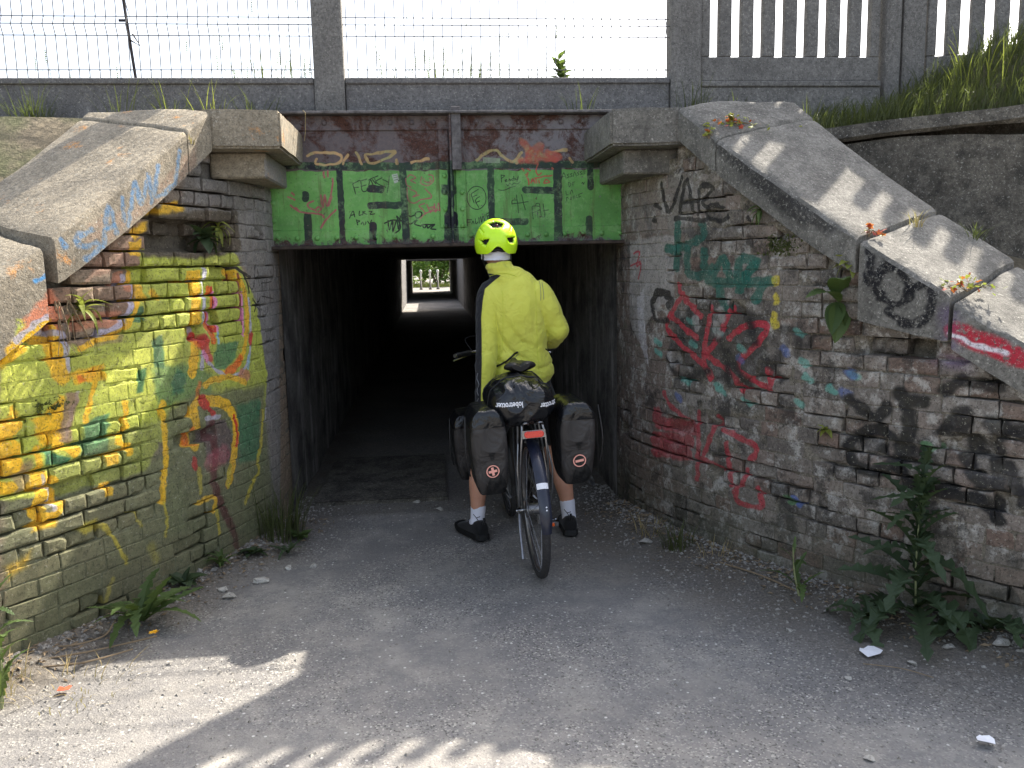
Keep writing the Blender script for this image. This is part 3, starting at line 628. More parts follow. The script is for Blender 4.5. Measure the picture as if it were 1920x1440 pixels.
# ------------------------------------------------------------ materials of the setting
PL = (2.9, 5.45, -.1, 2.35); PR = (2.6, 5.45, -.1, 2.35); PBX = (-1.05, 1.35, 1.6, 2.35)
IMG_L = paint_picture('paint_left', PAINT_LEFT, *PL, 1500)
IMG_R = paint_picture('paint_right', PAINT_RIGHT, *PR, 1500)
IMG_B = paint_picture('paint_beam', PAINT_BEAM, *PBX, 1900)

def mat_brick(name, img, ext, cols, wear, moss, mortar=False):
    n = NB(name); s = n.sep(n.P())
    n1 = n.noise(9, 5, .6); n2 = n.noise(60, 5, .65); n3 = n.noise(2.3, 3)
    if mortar: b = n.ramp(n2, (.3, c(88, 82, 72)), (.7, c(128, 120, 106)))
    else: b = n.mix(n.ramp(n2, (.35, 0.), (.75, .55)), n.ramp(n.rand(), *[(i/(len(cols)-1), q) for i, q in enumerate(cols)]), c(78, 68, 60))
    b = n.mix(n.ramp(n1, (.55, 0.), (.72, .6)), b, c(120, 114, 102))
    if 'right' in name:
        b = n.mix(n.ramp(n.noise(11, 7, .75), (.52, 0.), (.60, .75)), b, c(172, 168, 160))
        b = n.mix(n.ramp(n.noise(6, 7, .72), (.53, 0.), (.61, .7)), b, c(44, 42, 41))
    pc, pa = paint_nodes(n, img, 1, *ext)
    chips = n.ramp(n.noise(38, 6, .7), (wear-.06, 0.), (wear+.04, 1.))
    fade = n.ramp(n3, (.3, .75), (.6, 1.))
    grime = n.ramp(n.noise(16, 6, .7), (.4, 0.), (.75, .3))
    pc = n.mix(grime, pc, c(92, 88, 66))
    col = n.mix(n.ma('MULTIPLY', n.ma('MULTIPLY', pa, n.ma('MULTIPLY', chips, fade)), (.9 if mortar else 1.0)), b, pc)
    col = n.mix(1., col, n.ramp(n.noise(28, 8, .78), (.28, .62), (.6, 1.25)), 'MULTIPLY')
    if 'left' in name:
        col = n.mix(n.ramp(n.noise(21, 7, .75), (.57, 0.), (.66, .55)), col, c(70, 66, 48))
    # lichen / grime specks and green-black algae towards damp spots
    col = n.mix(n.ramp(n.noise(95, 5, .75), (.55, 0.), (.62, .7)), col, c(46, 42, 36)); col = n.mix(n.ramp(n.noise(75, 5, .75), (.60, 0.), (.66, .5)), col, c(196, 190, 172))
    al = n.ma('MULTIPLY', n.ramp(s[2], (0, 1.), (moss, 0.)), n.ramp(n.noise(5, 5, .65), (.3, .25), (.65, 1.)))
    col = n.mix(n.ma('MULTIPLY', al, .75), col, c(72, 74, 54))
    n.bump(n.ma('ADD', n.ma('MULTIPLY', n2, .7), n.noise(220, 4, .7)), .55, .006)
    return n.base(col, n.ramp(n1, (.3, .75), (.7, .95)), spec=.3)
BC_L = [c(134, 106, 88), c(140, 118, 98), c(150, 132, 112), c(122, 106, 92)]
BC_R = [c(122, 114, 105), c(102, 96, 90), c(136, 127, 117), c(116, 97, 86), c(144, 137, 128), c(108, 101, 94)]
M_BL = mat_brick('painted_brick_left', IMG_L, PL, BC_L, .31, .5)
M_BR = mat_brick('painted_brick_right', IMG_R, PR, BC_R, .31, .45)
M_ML = mat_brick('mortar_left', IMG_L, PL, BC_L, .36, .55, True)
M_MR = mat_brick('mortar_right', IMG_R, PR, BC_R, .34, .45, True)

def mat_concrete(name, base, dark, img=None, ext=None, lichen=0., soot=0., wear=.42):
    n = NB(name); n1 = n.noise(4, 6, .6); n2 = n.noise(45, 6, .7); n3 = n.noise(160, 3, .6)
    col = n.mix(n.ramp(n2, (.32, 0.), (.68, 1.)), dark, base)
    col = n.mix(n.ramp(n1, (.4, 0.), (.66, .45)), col, dark)
    if soot: col = n.mix(n.ramp(n.noise(7, 6, .68), (.42, 0.), (.62, soot)), col, c(34, 33, 33))
    col = n.mix(n.ma('MULTIPLY', n.ramp(n.vor(75), (.12, .6), (.3, 0.)), n.ramp(n.noise(5, 5, .7), (.5, 0.), (.62, 1.))), col, c(196, 190, 174)) if lichen else col
    if lichen:
        col = n.mix(n.ma('MULTIPLY', n.ramp(n.noise(6.5, 6, .7), (.6, 0.), (.68, lichen)), n.ramp(n2, (.35, 0.), (.55, 1.))), col, c(206, 140, 66))
    if img:
        pc, pa = paint_nodes(n, img, 1, *ext)
        nn_ = n.sep(n.n('NewGeometry').outputs['True Normal']); sg_ = 1. if img == IMG_L else -1.; pa = n.ma('MULTIPLY', n.ma('MULTIPLY', pa, n.ramp(nn_[2], (.30, 1.), (.36, 0.))), n.ramp(n.ma('MULTIPLY', nn_[0], sg_), (.2, 0.), (.35, 1.)))
        col = n.mix(n.ma('MULTIPLY', pa, n.ramp(n.noise(50, 6, .7), (wear-.06, 0.), (wear+.06, 1.))), col, pc)
    col = n.mix(n.ramp(n.noise(110, 5, .75), (.54, 0.), (.62, .6)), col, c(62, 59, 54)); col = n.mix(n.ramp(n.noise(85, 5, .75), (.58, 0.), (.65, .5)), col, c(206, 202, 190))
    n.bump(n.ma('ADD', n2, n.ma('MULTIPLY', n3, .6)), .6, .008)
    return n.base(col, .92, spec=.25)
M_CL = mat_concrete('lichened_concrete', c(176, 164, 143), c(120, 112, 97), IMG_L, PL, lichen=.8, soot=.2)
M_CR = mat_concrete('sooty_concrete', c(144, 140, 132), c(98, 96, 90), IMG_R, PR, lichen=.0, soot=.4)
M_POST = mat_concrete('post_concrete', c(146, 143, 138), c(100, 98, 95), soot=.2)
M_BOARD = mat_concrete('board_concrete', c(138, 136, 134), c(102, 100, 99), soot=.22)
M_DARKC = mat_concrete('weathered_concrete', c(132, 126, 114), c(80, 76, 70), soot=.6)

def mat_tunnel():
    n = NB('tunnel_render'); n1 = n.noise(3, 6, .65); n2 = n.noise(30, 6, .7)
    sc = n.n('VectorMath', operation='MULTIPLY'); n.put(sc.inputs[0], n.P()); sc.inputs[1].default_value = (9, 9, 1.2)
    st = n.noise(1, 5, .6, vec=sc.outputs[0])
    col = n.mix(n.ramp(n2, (.3, 0.), (.7, 1.)), c(92, 89, 85), c(128, 124, 118))
    col = n.mix(n.ramp(st, (.52, 0.), (.66, .6)), col, c(176, 172, 168))
    col = n.mix(n.ramp(n1, (.45, 0.), (.62, .75)), col, c(52, 50, 50))
    n.bump(n.ma('ADD', n2, n.noise(6, 5)), .7, .015)
    return n.base(col, .9, spec=.25)
M_TUN = mat_tunnel()

def mat_ground():
    n = NB('worn_asphalt'); e = n.attr('dirt')
    big = n.noise(.8, 6, .62); mid = n.noise(5, 7, .7); fine = n.noise(70, 5, .7); v = n.vor(150)
    vc = n.vor(150, out='Color'); sp = n.sep(vc)
    col = n.mix(n.ramp(fine, (.3, 0.), (.7, 1.)), c(118, 116, 114), c(142, 139, 135))
    col = n.mix(n.ramp(mid, (.42, 0.), (.62, .7)), col, c(162, 157, 148))
    col = n.mix(n.ramp(big, (.40, 0.), (.58, .65)), col, c(110, 108, 107))
    pt = n.ramp(n.noise(1.7, 5, .6), (.38, .15), (.62, 1.))
    col = n.mix(n.ma('MULTIPLY', pt, n.ramp(sp[0], (.86, 0.), (.9, .75))), col, c(186, 181, 171))
    col = n.mix(n.ma('MULTIPLY', pt, n.ramp(sp[1], (.88, 0.), (.92, .8))), col, c(70, 68, 66))
    vb = n.vor(48, out='Color'); sb = n.sep(vb)
    col = n.mix(n.ma('MULTIPLY', n.ramp(sb[0], (.93, 0.), (.95, .9)), n.ramp(n.vor(48), (.2, 1.), (.3, 0.))), col, c(206, 203, 196))
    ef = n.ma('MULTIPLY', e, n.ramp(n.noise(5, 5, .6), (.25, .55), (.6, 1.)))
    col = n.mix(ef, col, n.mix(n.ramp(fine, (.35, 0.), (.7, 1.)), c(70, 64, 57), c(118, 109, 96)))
    n.bump(n.ma('ADD', n.ma('MULTIPLY', v, .5), n.ma('ADD', n.ma('MULTIPLY', mid, 1.2), fine)), .7, .006)
    return n.base(col, .96, spec=.12)
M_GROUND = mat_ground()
def mat_earth():
    n = NB('bare_earth'); a = n.noise(20, 6, .7); g = n.noise(3, 5, .6)
    col = n.mix(n.ramp(a, (.3, 0.), (.7, 1.)), c(84, 76, 62), c(132, 120, 98))
    col = n.mix(n.ramp(g, (.45, 0.), (.6, .7)), col, c(78, 84, 50)); n.bump(a, .8, .03); return n.base(col, .95)
M_EARTH = mat_earth()

# ------------------------------------------------------------ wing wall curves (plan): x over y, the wall flares towards the viewer
def wallx(side, y):
    s = 5.1-y
    s = .5*(s+math.sqrt(s*s+.02))            # rounded corner
    return -.92-(.29*s+.115*s*s) if side < 0 else 1.21+(.25*s+.135*s*s)
def wallframe(side, y):
    d = 1e-3; t = Vector((wallx(side, y-d)-wallx(side, y+d), -2*d)).normalized()   # towards the viewer
    nrm = Vector((-t.y, t.x)) if side < 0 else Vector((t.y, -t.x))
    if (nrm.x > 0) != (side < 0): nrm = -nrm
    return Vector((wallx(side, y), y)), t, nrm    # nrm = visible side
def zc(y): return 2.36+.74*(min(y, 4.57)-4.57)      # top of the coping's front edge

# ------------------------------------------------------------ ground
def ground_z(x, y):
    z = .012*nz(x, y, 0, .7)+.004*nz(x, y, 3, 4)
    if 2 < y < 5.2:
        d = min(x-wallx(-1, y), wallx(1, y)-x); z += .05*sst(.35, 0, d) if d > -.4 else .05
    return z-.006
def make_ground():
    xs = np.unique(np.concatenate([np.linspace(-90, -4, 12), np.linspace(-4, 4.6, 130), np.linspace(4.6, 90, 12)]))
    ys = np.unique(np.concatenate([np.linspace(-60, -1, 10), np.linspace(-1, 8, 130), np.linspace(8, 140, 60)]))
    vs = [(x, y, ground_z(x, y)) for x in xs for y in ys]; ny = len(ys)
    fs = [(i*ny+j, (i+1)*ny+j, (i+1)*ny+j+1, i*ny+j+1) for i in range(len(xs)-1) for j in range(ny-1)]
    me = mesh(vs, fs, 'ground'); a = me.color_attributes.new('dirt', 'FLOAT_COLOR', 'POINT')
    for i, (x, y, z) in enumerate(vs):
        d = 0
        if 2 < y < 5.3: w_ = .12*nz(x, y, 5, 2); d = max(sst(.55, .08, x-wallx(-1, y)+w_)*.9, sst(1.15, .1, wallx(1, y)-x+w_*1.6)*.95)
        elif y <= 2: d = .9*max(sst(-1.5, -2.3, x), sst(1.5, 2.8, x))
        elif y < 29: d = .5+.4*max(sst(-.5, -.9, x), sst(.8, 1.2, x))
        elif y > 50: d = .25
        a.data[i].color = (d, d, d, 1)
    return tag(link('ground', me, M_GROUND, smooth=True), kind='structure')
make_ground()

# ------------------------------------------------------------ wing walls: mortar core, single bricks, coping slabs, end block, corbel
def brick_mesh(L, H, seed, bev=1.):
    r = random.Random(seed); D = .10; h = H/2; l = L/2; j = lambda a=.003: r.uniform(-a, a)
    per = [(-l, -h), (-l*.4, -h), (l*.3, -h), (l, -h), (l, 0), (l, h), (l*.35, h), (-l*.3, h), (-l, h), (-l, 0)]
    out = [(x+j(.0035), 0, z+j(.003)) for x, z in per]
    ch = [r.uniform(.004, .011)*bev for _ in per]
    if r.random() < .45: k = r.choice([0, 3, 5, 8]); ch[k] = .02*bev
    vs = [(x, D, z) for x, _, z in out]+[(x, q, z) for (x, _, z), q in zip(out, ch)]
    vs += [(x*(1-.012*bev/l*(.7+q*40)), j(.0016*bev*bev), z*(1-.010*bev/h*(.7+q*40))) for (x, _, z), q in zip(out, ch)]+[(j(.02), -r.uniform(0, .0016)*bev, j(.006))]
    n = len(per); fs = []
    for i in range(n):
        k = (i+1) % n; fs += [(i, k, n+k, n+i), (n+i, n+k, 2*n+k, 2*n+i), (2*n+i, 2*n+k, 3*n)]
    return mesh(vs, fs, 'brick')
BR_S = [brick_mesh(.205, .063, i) for i in range(12)]; BR_H = [brick_mesh(.098, .063, 50+i) for i in range(12)]; BR_Q = [brick_mesh(.14, .063, 90+i) for i in range(8)]
FL_S = [brick_mesh(.211, .070, 150+i, .4) for i in range(12)]; FL_H = [brick_mesh(.104, .070, 250+i, .4) for i in range(12)]; FL_Q = [brick_mesh(.146, .070, 290+i, .4) for i in range(8)]

def eroded(side, y, z):
    """joint depth in metres, and whether the bricks are gone"""
    n1 = nz(y, z, 11+side, 2.2); n2 = nz(y, z*2.4, 31+side, 3.1)
    if side < 0:
        deep = sst(1.2, 1.36, z+.12*n1)*sst(4.84, 4.74, y)*.075
        low = sst(.95, .85, z+.1*n1)*sst(.38, .46, z+.08*n2)*sst(4.15, 3.95, y+.2*n2)*.045
        jd = max(.0028+.0015*n2, deep, low, .05*sst(.22, .30, n2))
        if 4.16 < y+.04*n1 < 4.66 and 1.655 < z < 1.80: jd = .13
        if abs(y-4.42) < .06 and abs(z-1.25) < .04: jd = .09
    else:
        low = sst(.82, .72, z+.2*(y-4)+.08*n1)*sst(.25, .4, z)*.045*sst(-.05, .15, n2)
        up_ = sst(3.95, 3.75, y)*sst(1.0, 1.1, z)*.022
        jd = max(.003+.0015*n2, low, up_, .045*sst(.20, .28, n2))
        if abs(y-3.46) < .12 and abs(z-1.165) < .055: jd = .14
        if y > 4.72 and z > .7: jd = .003
    return jd, jd > .085

def wing_wall(side, name, label, mb, mm, mcop, slabs):
    base = wallframe(side, 4.2)[0]; root = empty(name, (base.x, base.y, 0), label, 'wall')
    # arc-length table
    ys = np.linspace(5.52, 2.5, 600); pts = np.array([[wallx(side, y), y] for y in ys]); sl = np.concatenate([[0], np.cumsum(np.hypot(*np.diff(pts, axis=0).T))])
    ya = lambda s: float(np.interp(s, sl, ys)); top = lambda y: (2.06 if y > 4.62 else zc(y)-.17)
    bricks = []; CH = .0745; r = random.Random(5+side)
    k = 0
    while True:
        z = -.02+CH*k; k += 1
        if z > 2.2: break
        s = r.uniform(-.1, 0); hdr = k % 2
        while s < sl[-1]-.1:
            q = r.random(); kind = ('H' if q < .86 else 'Q') if hdr else ('S' if q < .8 else 'H' if q < .93 else 'Q')
            L = {'S': .205, 'H': .098, 'Q': .14}[kind]; sc = s+L/2; s += L+.0105
            y = ya(sc); jd, gone = eroded(side, y, z)
            if z+.03 > top(y)+.02: continue
            if z < -.01 and y > 4.9: continue
            if gone and r.random() < .4: continue
            bricks.append((kind, y, z, jd, r.random(), r.randrange(99)))
    # largest in view: nearest first and not beside the tunnel mouth
    bricks.sort(key=lambda b: (b[1] > 4.93 or b[1] < 3.0, b[1]))
    rest = MB()
    for i, (kind, y, z, jd, q, sd_) in enumerate(bricks):
        p, t, nr = wallframe(side, y); yl = -nr; ang = math.atan2(-yl.x, yl.y)
        off = (q-.5)*(.006 if jd > .012 else .0022) - (.018*(q > .86) + .03*(q > .95))*(jd > .01) + nz(y, z, 2, 1.5)*.006 - (.055+.05*q if jd > .085 else 0)
        me = ({'S': BR_S, 'H': BR_H, 'Q': BR_Q} if jd > .012 else {'S': FL_S, 'H': FL_H, 'Q': FL_Q})[kind]; me = me[sd_ % len(me)]
        loc = Vector((p.x+nr.x*off, p.y+nr.y*off, z)); rx = math.radians((q*7 % 1-.5)*3)
        if i < 300:
            o = bpy.data.objects.new('brick', me.copy() if False else me); COL.objects.link(o); o.parent = root
            o.location = loc-root.location; o.rotation_euler = (rx*.4, rx*.7, ang+rx*.6)
            if not me.materials: me.materials.append(mb)
            o.material_slots[0].link = 'OBJECT'; o.material_slots[0].material = mb
        else:
            mw = Matrix.Translation(loc) @ Matrix.Rotation(ang, 4, 'Z')
            rest.add([mw @ v.co for v in me.vertices], [tuple(f.vertices) for f in me.polygons])
    if rest.v: tag(rest.build('brick_courses', mb, root), kind='stuff')
    # mortar core sheet (with thickness behind)
    U, V = 170, 110
    def sheet(u, v):
        y = lerp(5.5, 2.5, u); zt = top(y)+.05; z = lerp(-.12, zt, v); jd, _ = eroded(side, y, z); p, t, nr = wallframe(side, y)
        d = -jd+.004*nz(y, z, 9, 22)*(1 if jd < .03 else 4)
        return (p.x+nr.x*d, p.y+nr.y*d, z)
    m = MB().grid(sheet, U, V)
    def back(u, v):
        y = lerp(5.5, 2.5, u); p, t, nr = wallframe(side, y); return (p.x-nr.x*.42, p.y-nr.y*.42, lerp(-.12, top(y)+.05, v))
    m.grid(back, 30, 2); m.grid(lambda u, v: tuple(lerp(a, b, v) for a, b in zip(sheet(u, 1), back(u, 1))), 60, 1); m.grid(lambda u, v: tuple(lerp(a, b, u) for a, b in zip(sheet(1, v), back(1, v))), 1, 20)
    m.build('mortar_core', mm, root, smooth=True)
    # coping slabs lofted along the wall
    for (ya_, yb_, th, wd, dz, lab) in slabs:
        skew = .022 if lab and 'lowest' in lab else 0
        th0, th1 = th if isinstance(th, tuple) else (th, th); zmax = 2.375 if side < 0 else 2.41
        m = MB(); NU, NT = 26, 10; rings = []
        for i in range(NU+1):
            th = lerp(th0, th1, i/NU); y = lerp(ya_, yb_, i/NU); p, t, nr = wallframe(side, y); zt = zc(y)+dz
            e = min(i, NU-i)/NU; rr = .006*(1-sst(0, .03, e)); ring = []
            def pt(d, z, ch=0):
                if skew:
                    yq = y-skew*max(0, 1-(d+.05)/.33)*(1-i/NU); f = wallframe(side, yq)[0]-nr*d; z += zc(yq)-zc(y)
                else: f = p-nr*d
                w = .006*nz(f.x, f.y, z, 9)+.012*nz(f.x, f.y, z+4, 2.5)
                ring.append((f.x+nr.x*w*.6, f.y, z+w-rr))
            pt(-.05, zt-th+rr*2); pt(-.052, zt-th*.5); pt(-.05, zt-.018-.01*abs(nz(y, 3, side, 12))); pt(-.036-.012*nz(y, 7, side, 9), zt-.001)
            for q in range(1, NT): pt(-.036+(wd+.036)*q/NT, min(zmax, zt+.2*(wd+.036)*q/NT))
            pt(wd, min(zmax, zt+.2*wd)); pt(wd, min(zmax, zt+.2*wd)-th); rings.append(ring)
        n = len(rings[0]); vs = [v for g in rings for v in g]
        fs = [(i*n+j, i*n+(j+1) % n, (i+1)*n+(j+1) % n, (i+1)*n+j) for i in range(NU) for j in range(n)]
        fs += [tuple(range(n))[::-1], tuple(NU*n+j for j in range(n))]
        o = link('coping_slab', mesh(vs, fs), mcop, root)
        bpy_sm = o.data
        for f in bpy_sm.polygons: f.use_smooth = True
        bpy_sm.set_sharp_from_angle(angle=R(38))
        if lab: o['label'] = lab
    # flat end block over the corner, and the corbel under it
    xi = -.725 if side < 0 else .985; xo = -1.66 if side < 0 else 2.02
    pf = wallframe(side, 4.565)[0]; nf = wallframe(side, 4.565)[2]; fx = pf.x+nf.x*.05; fy = 4.565+nf.y*.05
    bk = pf-nf*.6
    plan = [(xi, 4.575), (fx, fy), (bk.x, bk.y), (xo, 5.36), (xi, 5.36)]
    zt = lambda x, y: min(2.37 if side < 0 else 2.405, 2.36+.2*max(0, (abs(x-fx) if (x-fx)*side > 0 else 0)))
    bm = bmesh.new(); lo = [bm.verts.new((x, y, 2.17)) for x, y in plan]; hi = [bm.verts.new((x, y, zt(x, y))) for x, y in plan]
    bm.faces.new(lo); bm.faces.new(hi)
    for i in range(5): bm.faces.new((lo[i], lo[(i+1) % 5], hi[(i+1) % 5], hi[i]))
    bmesh.ops.recalc_face_normals(bm, faces=bm.faces); bmesh.ops.bevel(bm, geom=list(bm.edges), offset=.012, segments=2, affect='EDGES')
    bmesh.ops.subdivide_edges(bm, edges=[e for e in bm.edges if e.calc_length() > .1], cuts=5, use_grid_fill=True)
    for v in bm.verts: v.co += Vector((nz(*v.co, 9), nz(v.co.y, v.co.z, v.co.x, 9), nz(v.co.z, v.co.x, v.co.y, 7)))*.005
    me = bpy.data.meshes.new('end_block'); bm.to_mesh(me); bm.free(); link('end_block', me, mcop, root)
    a, b = (-1.12, -.83) if side < 0 else (1.08, 1.42)
    MB().box((a, 4.70, 2.035), (b, 5.36, 2.168), bev=.01).build('corbel', mcop, root)
    return root
wing_wall(-1, 'wing_wall', 'brick wing wall covered in yellow and green graffiti under a lichened sloping coping', M_BL, M_ML, M_CL,
          [(4.565, 4.392, .2, .57, 0, None), (4.385, 3.70, .2, .57, -.003, 'coping slab with faded blue lettering'), (3.675, 2.5, .3, .57, -.015, 'lowest coping slab with orange and yellow paint')])
wing_wall(1, 'wing_wall', 'grey brick wing wall with red, dark green and black graffiti tags', M_BR, M_MR, M_CR,
          [(4.565, 4.30, .17, .66, .01, None), (4.292, 3.60, .17, .66, .008, None), (3.585, 3.275, (.35, .19), .66, 0, 'coping block with black sprayed letters'), (3.262, 2.5, (.2, .16), .66, -.012, 'coping slab with a red and white paint streak')])

# ------------------------------------------------------------ underpass: two tunnel sections with an open gap between
tun = empty('railway_underpass', (.145, 5.5, 0), 'dark low tunnel with grimy rendered walls under the railway', 'tunnel')
def tunnel_wall(x, y0, y1, sgn, n=60):
    ztop = 2.0
    m = MB().grid(lambda u, v: (x+.02*nz(u*(y1-y0), v*2, x, 2.2)*sst(0, .3, u*(y1-y0)), lerp(y0, y1, u), lerp(-.1, ztop, v)), n, 14)
    m.box((x+sgn*.05 if sgn > 0 else x-.5, y0, -.1), (x+.5 if sgn > 0 else x-.05, y1, ztop)); m.build('side_wall', M_TUN, tun, smooth=False)
for y0, y1 in ((5.46, 30.0), (36.5, 50)):
    tunnel_wall(-.92, y0, y1, -1); tunnel_wall(1.21, y0, y1, 1)
    MB().box((-1.5, y0+.02, 1.72), (1.8, y1-.02, 2.05)).build('ceiling', M_TUN, tun)
for x, s in ((-.92, -1), (1.21, 1)):
    MB().box((x-.4 if s < 0 else x, 30.02, -.1), (x if s < 0 else x+.4, 36.48, 2.5)).build('gap_wall', M_BOARD, tun)

# ------------------------------------------------------------ embankment carrying the line, banks behind the wing walls
emb = MB()
for y0, y1 in ((5.40, 29.9), (36.6, 49.9)):
    emb.box((-1.2, y0, 2.06), (1.5, y1, 2.38)); emb.box((-60, y0, -.5), (-1.46, y1, 2.38)); emb.box((1.76, y0, -.5), (60, y1, 2.38))
def left_bank(u, v):
    y = lerp(5.42, 1.2, u); p, t, nr = wallframe(-1, max(y, 2.5)); x0 = p.x-nr.x*.5; x = lerp(x0, -14, v*v)
    yy = p.y-nr.y*.5*(1-v); return (x, yy if y > 2.5 else y, max(-.3, zc(y)-.02+.1*v+.06*nz(x, y, 1, 1.5)*v))
emb.grid(left_bank, 30, 20)
def right_bank(u, v):
    y = lerp(5.42, 1.2, u); p, t, nr = wallframe(1, max(y, 2.5)); x0 = p.x-nr.x*.6; x = lerp(x0, 14, v*v)
    yy = p.y-nr.y*.6*(1-v); return (x, yy if y > 2.5 else y, max(-.3, zc(y)-.75+.05*nz(x, y, 1, 1.5)))
emb.grid(right_bank, 30, 20)
tag(emb.build('embankment', M_EARTH), kind='structure')

# ------------------------------------------------------------ riveted steel girder over the mouth
def mat_beam():
    n = NB('girder_paint'); s = n.sep(n.P()); a = n.noise(7, 9, .8, dist=.4); b2 = n.noise(34, 6, .7); f = n.noise(140, 4, .6)
    rust = n.mix(n.ramp(b2, (.3, 0.), (.7, 1.)), c(48, 34, 32), c(86, 58, 50))
    rust = n.mix(n.ramp(f, (.5, 0.), (.7, .5)), rust, c(120, 78, 56))
    rust = n.mix(n.ma('MULTIPLY', n.ramp(a, (.43, 0.), (.54, .85)), n.ramp(s[0], (0, .55), (1, 1.))), rust, n.mix(b2, c(112, 110, 116), c(140, 138, 140)))
    hi = n.ramp(s[2], (0, 0.), (1, 1.))
    pc, pa = paint_nodes(n, IMG_B, 0, *PBX)
    chips = n.ramp(n.noise(55, 5, .7), (.33, 0.), (.37, 1.)); low = n.ramp(n.ma('ADD', n.ma('MULTIPLY', n.ma('SUBTRACT', s[2], 1.68), 4.0), n.ma('MULTIPLY', n.ma('SUBTRACT', a, .5), 1.6)), (.08, 0.), (.18, 1.))
    tint = n.mix(n.ramp(n.noise(2.5, 7, .7), (.38, .0), (.62, .5)), pc, c(52, 96, 50)); tint = n.mix(n.ramp(n.noise(13, 7, .75), (.50, 0.), (.62, .35)), tint, c(150, 190, 130)); vs_ = n.n('VectorMath', operation='MULTIPLY'); n.put(vs_.inputs[0], n.P()); vs_.inputs[1].default_value = (26, 1, 2.2); tint = n.mix(n.ramp(n.noise(1, 5, .7, vec=vs_.outputs[0]), (.54, 0.), (.68, .5)), tint, c(84, 58, 42)); tint = n.mix(n.ramp(n.noise(70, 4, .6), (.6, 0.), (.72, .45)), tint, c(40, 62, 40))
    col = n.mix(n.ma('MULTIPLY', pa, n.ma('MULTIPLY', chips, low)), rust, tint)
    n.bump(n.ma('ADD', b2, n.ma('MULTIPLY', a, 1.5)), .35, .004)
    return n.base(col, n.ramp(pa, (0, .85), (1, .6)), spec=.35)
M_BEAM = mat_beam()
def mat_grime(name, a, b, rough=.8, metal=0.):
    n = NB(name); q = n.noise(25, 6, .7); n.bump(q, .3, .004); return n.base(n.mix(n.ramp(q, (.35, 0.), (.65, 1.)), a, b), rough, metal)
M_FLG = mat_grime('flange_steel', c(70, 66, 66), c(112, 108, 108)); M_FLGD = mat_grime('flange_rust', c(44, 38, 36), c(78, 66, 58))
BY = 5.35
gd = empty('girder', (.16, BY, 1.66), 'riveted steel girder, rusty above and green painted below, with scrawled tags', 'beam')
MB().box((-1.0, BY, 1.70), (1.36, BY+.016, 2.455)).build('web_plate', M_BEAM, gd)
MB().box((-1.0, BY-.10, 1.672), (1.36, BY+.1, 1.692), bev=.003).build('bottom_flange', M_FLGD, gd)
MB().box((-1.0, BY-.013, 1.6935), (1.36, BY-.0005, 1.785), bev=.002).build('bottom_angle', M_BEAM, gd)
MB().box((-1.0, BY-.085, 2.458), (1.36, BY+.1, 2.474), bev=.003).build('top_flange', M_FLG, gd)
MB().box((-1.0, BY-.013, 2.372), (1.36, BY-.0005, 2.456), bev=.002).build('top_angle', M_BEAM, gd)
for a, b in ((-.955, -.885), (.085, .145), (.185, .245), (1.20, 1.285)):
    MB().box((a, BY-.0135, 1.787), (b, BY-.0008, 2.370), bev=.002).build('cover_strip', M_BEAM, gd)
MB().box((.152, BY-.062, 1.695), (.164, BY-.014, 2.47), bev=.002).build('stiffener', M_BEAM, gd)
MB().box((.166, BY-.07, 2.13), (.222, BY-.0145, 2.50), bev=.003).build('stiffener_top', M_FLG, gd)
rv = MB().lathe([(.0155, 0), (.0152, .004), (.012, .009), (.006, .012), (.001, .0128)], ax=(0, -1, 0), n=12).me('rivet')
for f in rv.polygons: f.use_smooth = True
pos = [(-.90+.117*k, 1.737) for k in range(19) if abs(-.90+.117*k-.158) > .03]+[(-.85+.13*k, 2.415) for k in range(16) if abs(-.85+.13*k-.18) > .06]
pos += [(x, 1.845+.105*k) for x in (-.918, 1.243) for k in range(5)]+[(x, 1.80+.10*k) for x in (.116, .222) for k in range(3)]+[(.116, 2.10)]
for x, z in pos:
    o = link('rivet', rv, M_BEAM, gd, world=False); o.location = (x-.16, -.0128, z-1.66)
MB().box((-.98, BY+.12, 1.72), (1.34, BY+.14, 2.4)).build('inner_plate', M_FLGD, gd)

# ------------------------------------------------------------ fence on the embankment: posts, boards, wire mesh, picket panels
FY = 5.6
def post(x0, x1, label, z0=2.30, z1=4.12, y=FY):
    m = MB().box((x0, y-.07, z0), (x1, y+.07, z1), bev=.012)
    o = m.build('fence_post', M_POST); return tag(o, label, 'post', 'concrete fence posts')
post(-.66, -.478, 'speckled concrete fence post between the two wire mesh panels')
post(1.588, 1.785, 'speckled concrete fence post between wire mesh and picket panel')
post(-4.3, -4.12, 'concrete fence post at the outer end of the wire mesh')
def board(x0, x1, label, lip=True):
    m = MB().box((x0, FY-.03, 2.28), (x1, FY+.03, 2.69), bev=.006)
    if lip: m.box((x0, FY-.045, 2.685), (x1, FY+.04, 2.722), bev=.006)
    return tag(m.build('gravel_board', M_BOARD), label, 'fence board', 'concrete boards at the foot of the fence')
board(-4.12, -.663, 'grey concrete board under the wire mesh beside the lichened coping')
board(-.475, 1.585, 'grey concrete board right above the green and rusty girder')
M_WIRE = mat_grime('galvanised_wire', c(88, 88, 88), c(116, 114, 112), .6, .3)
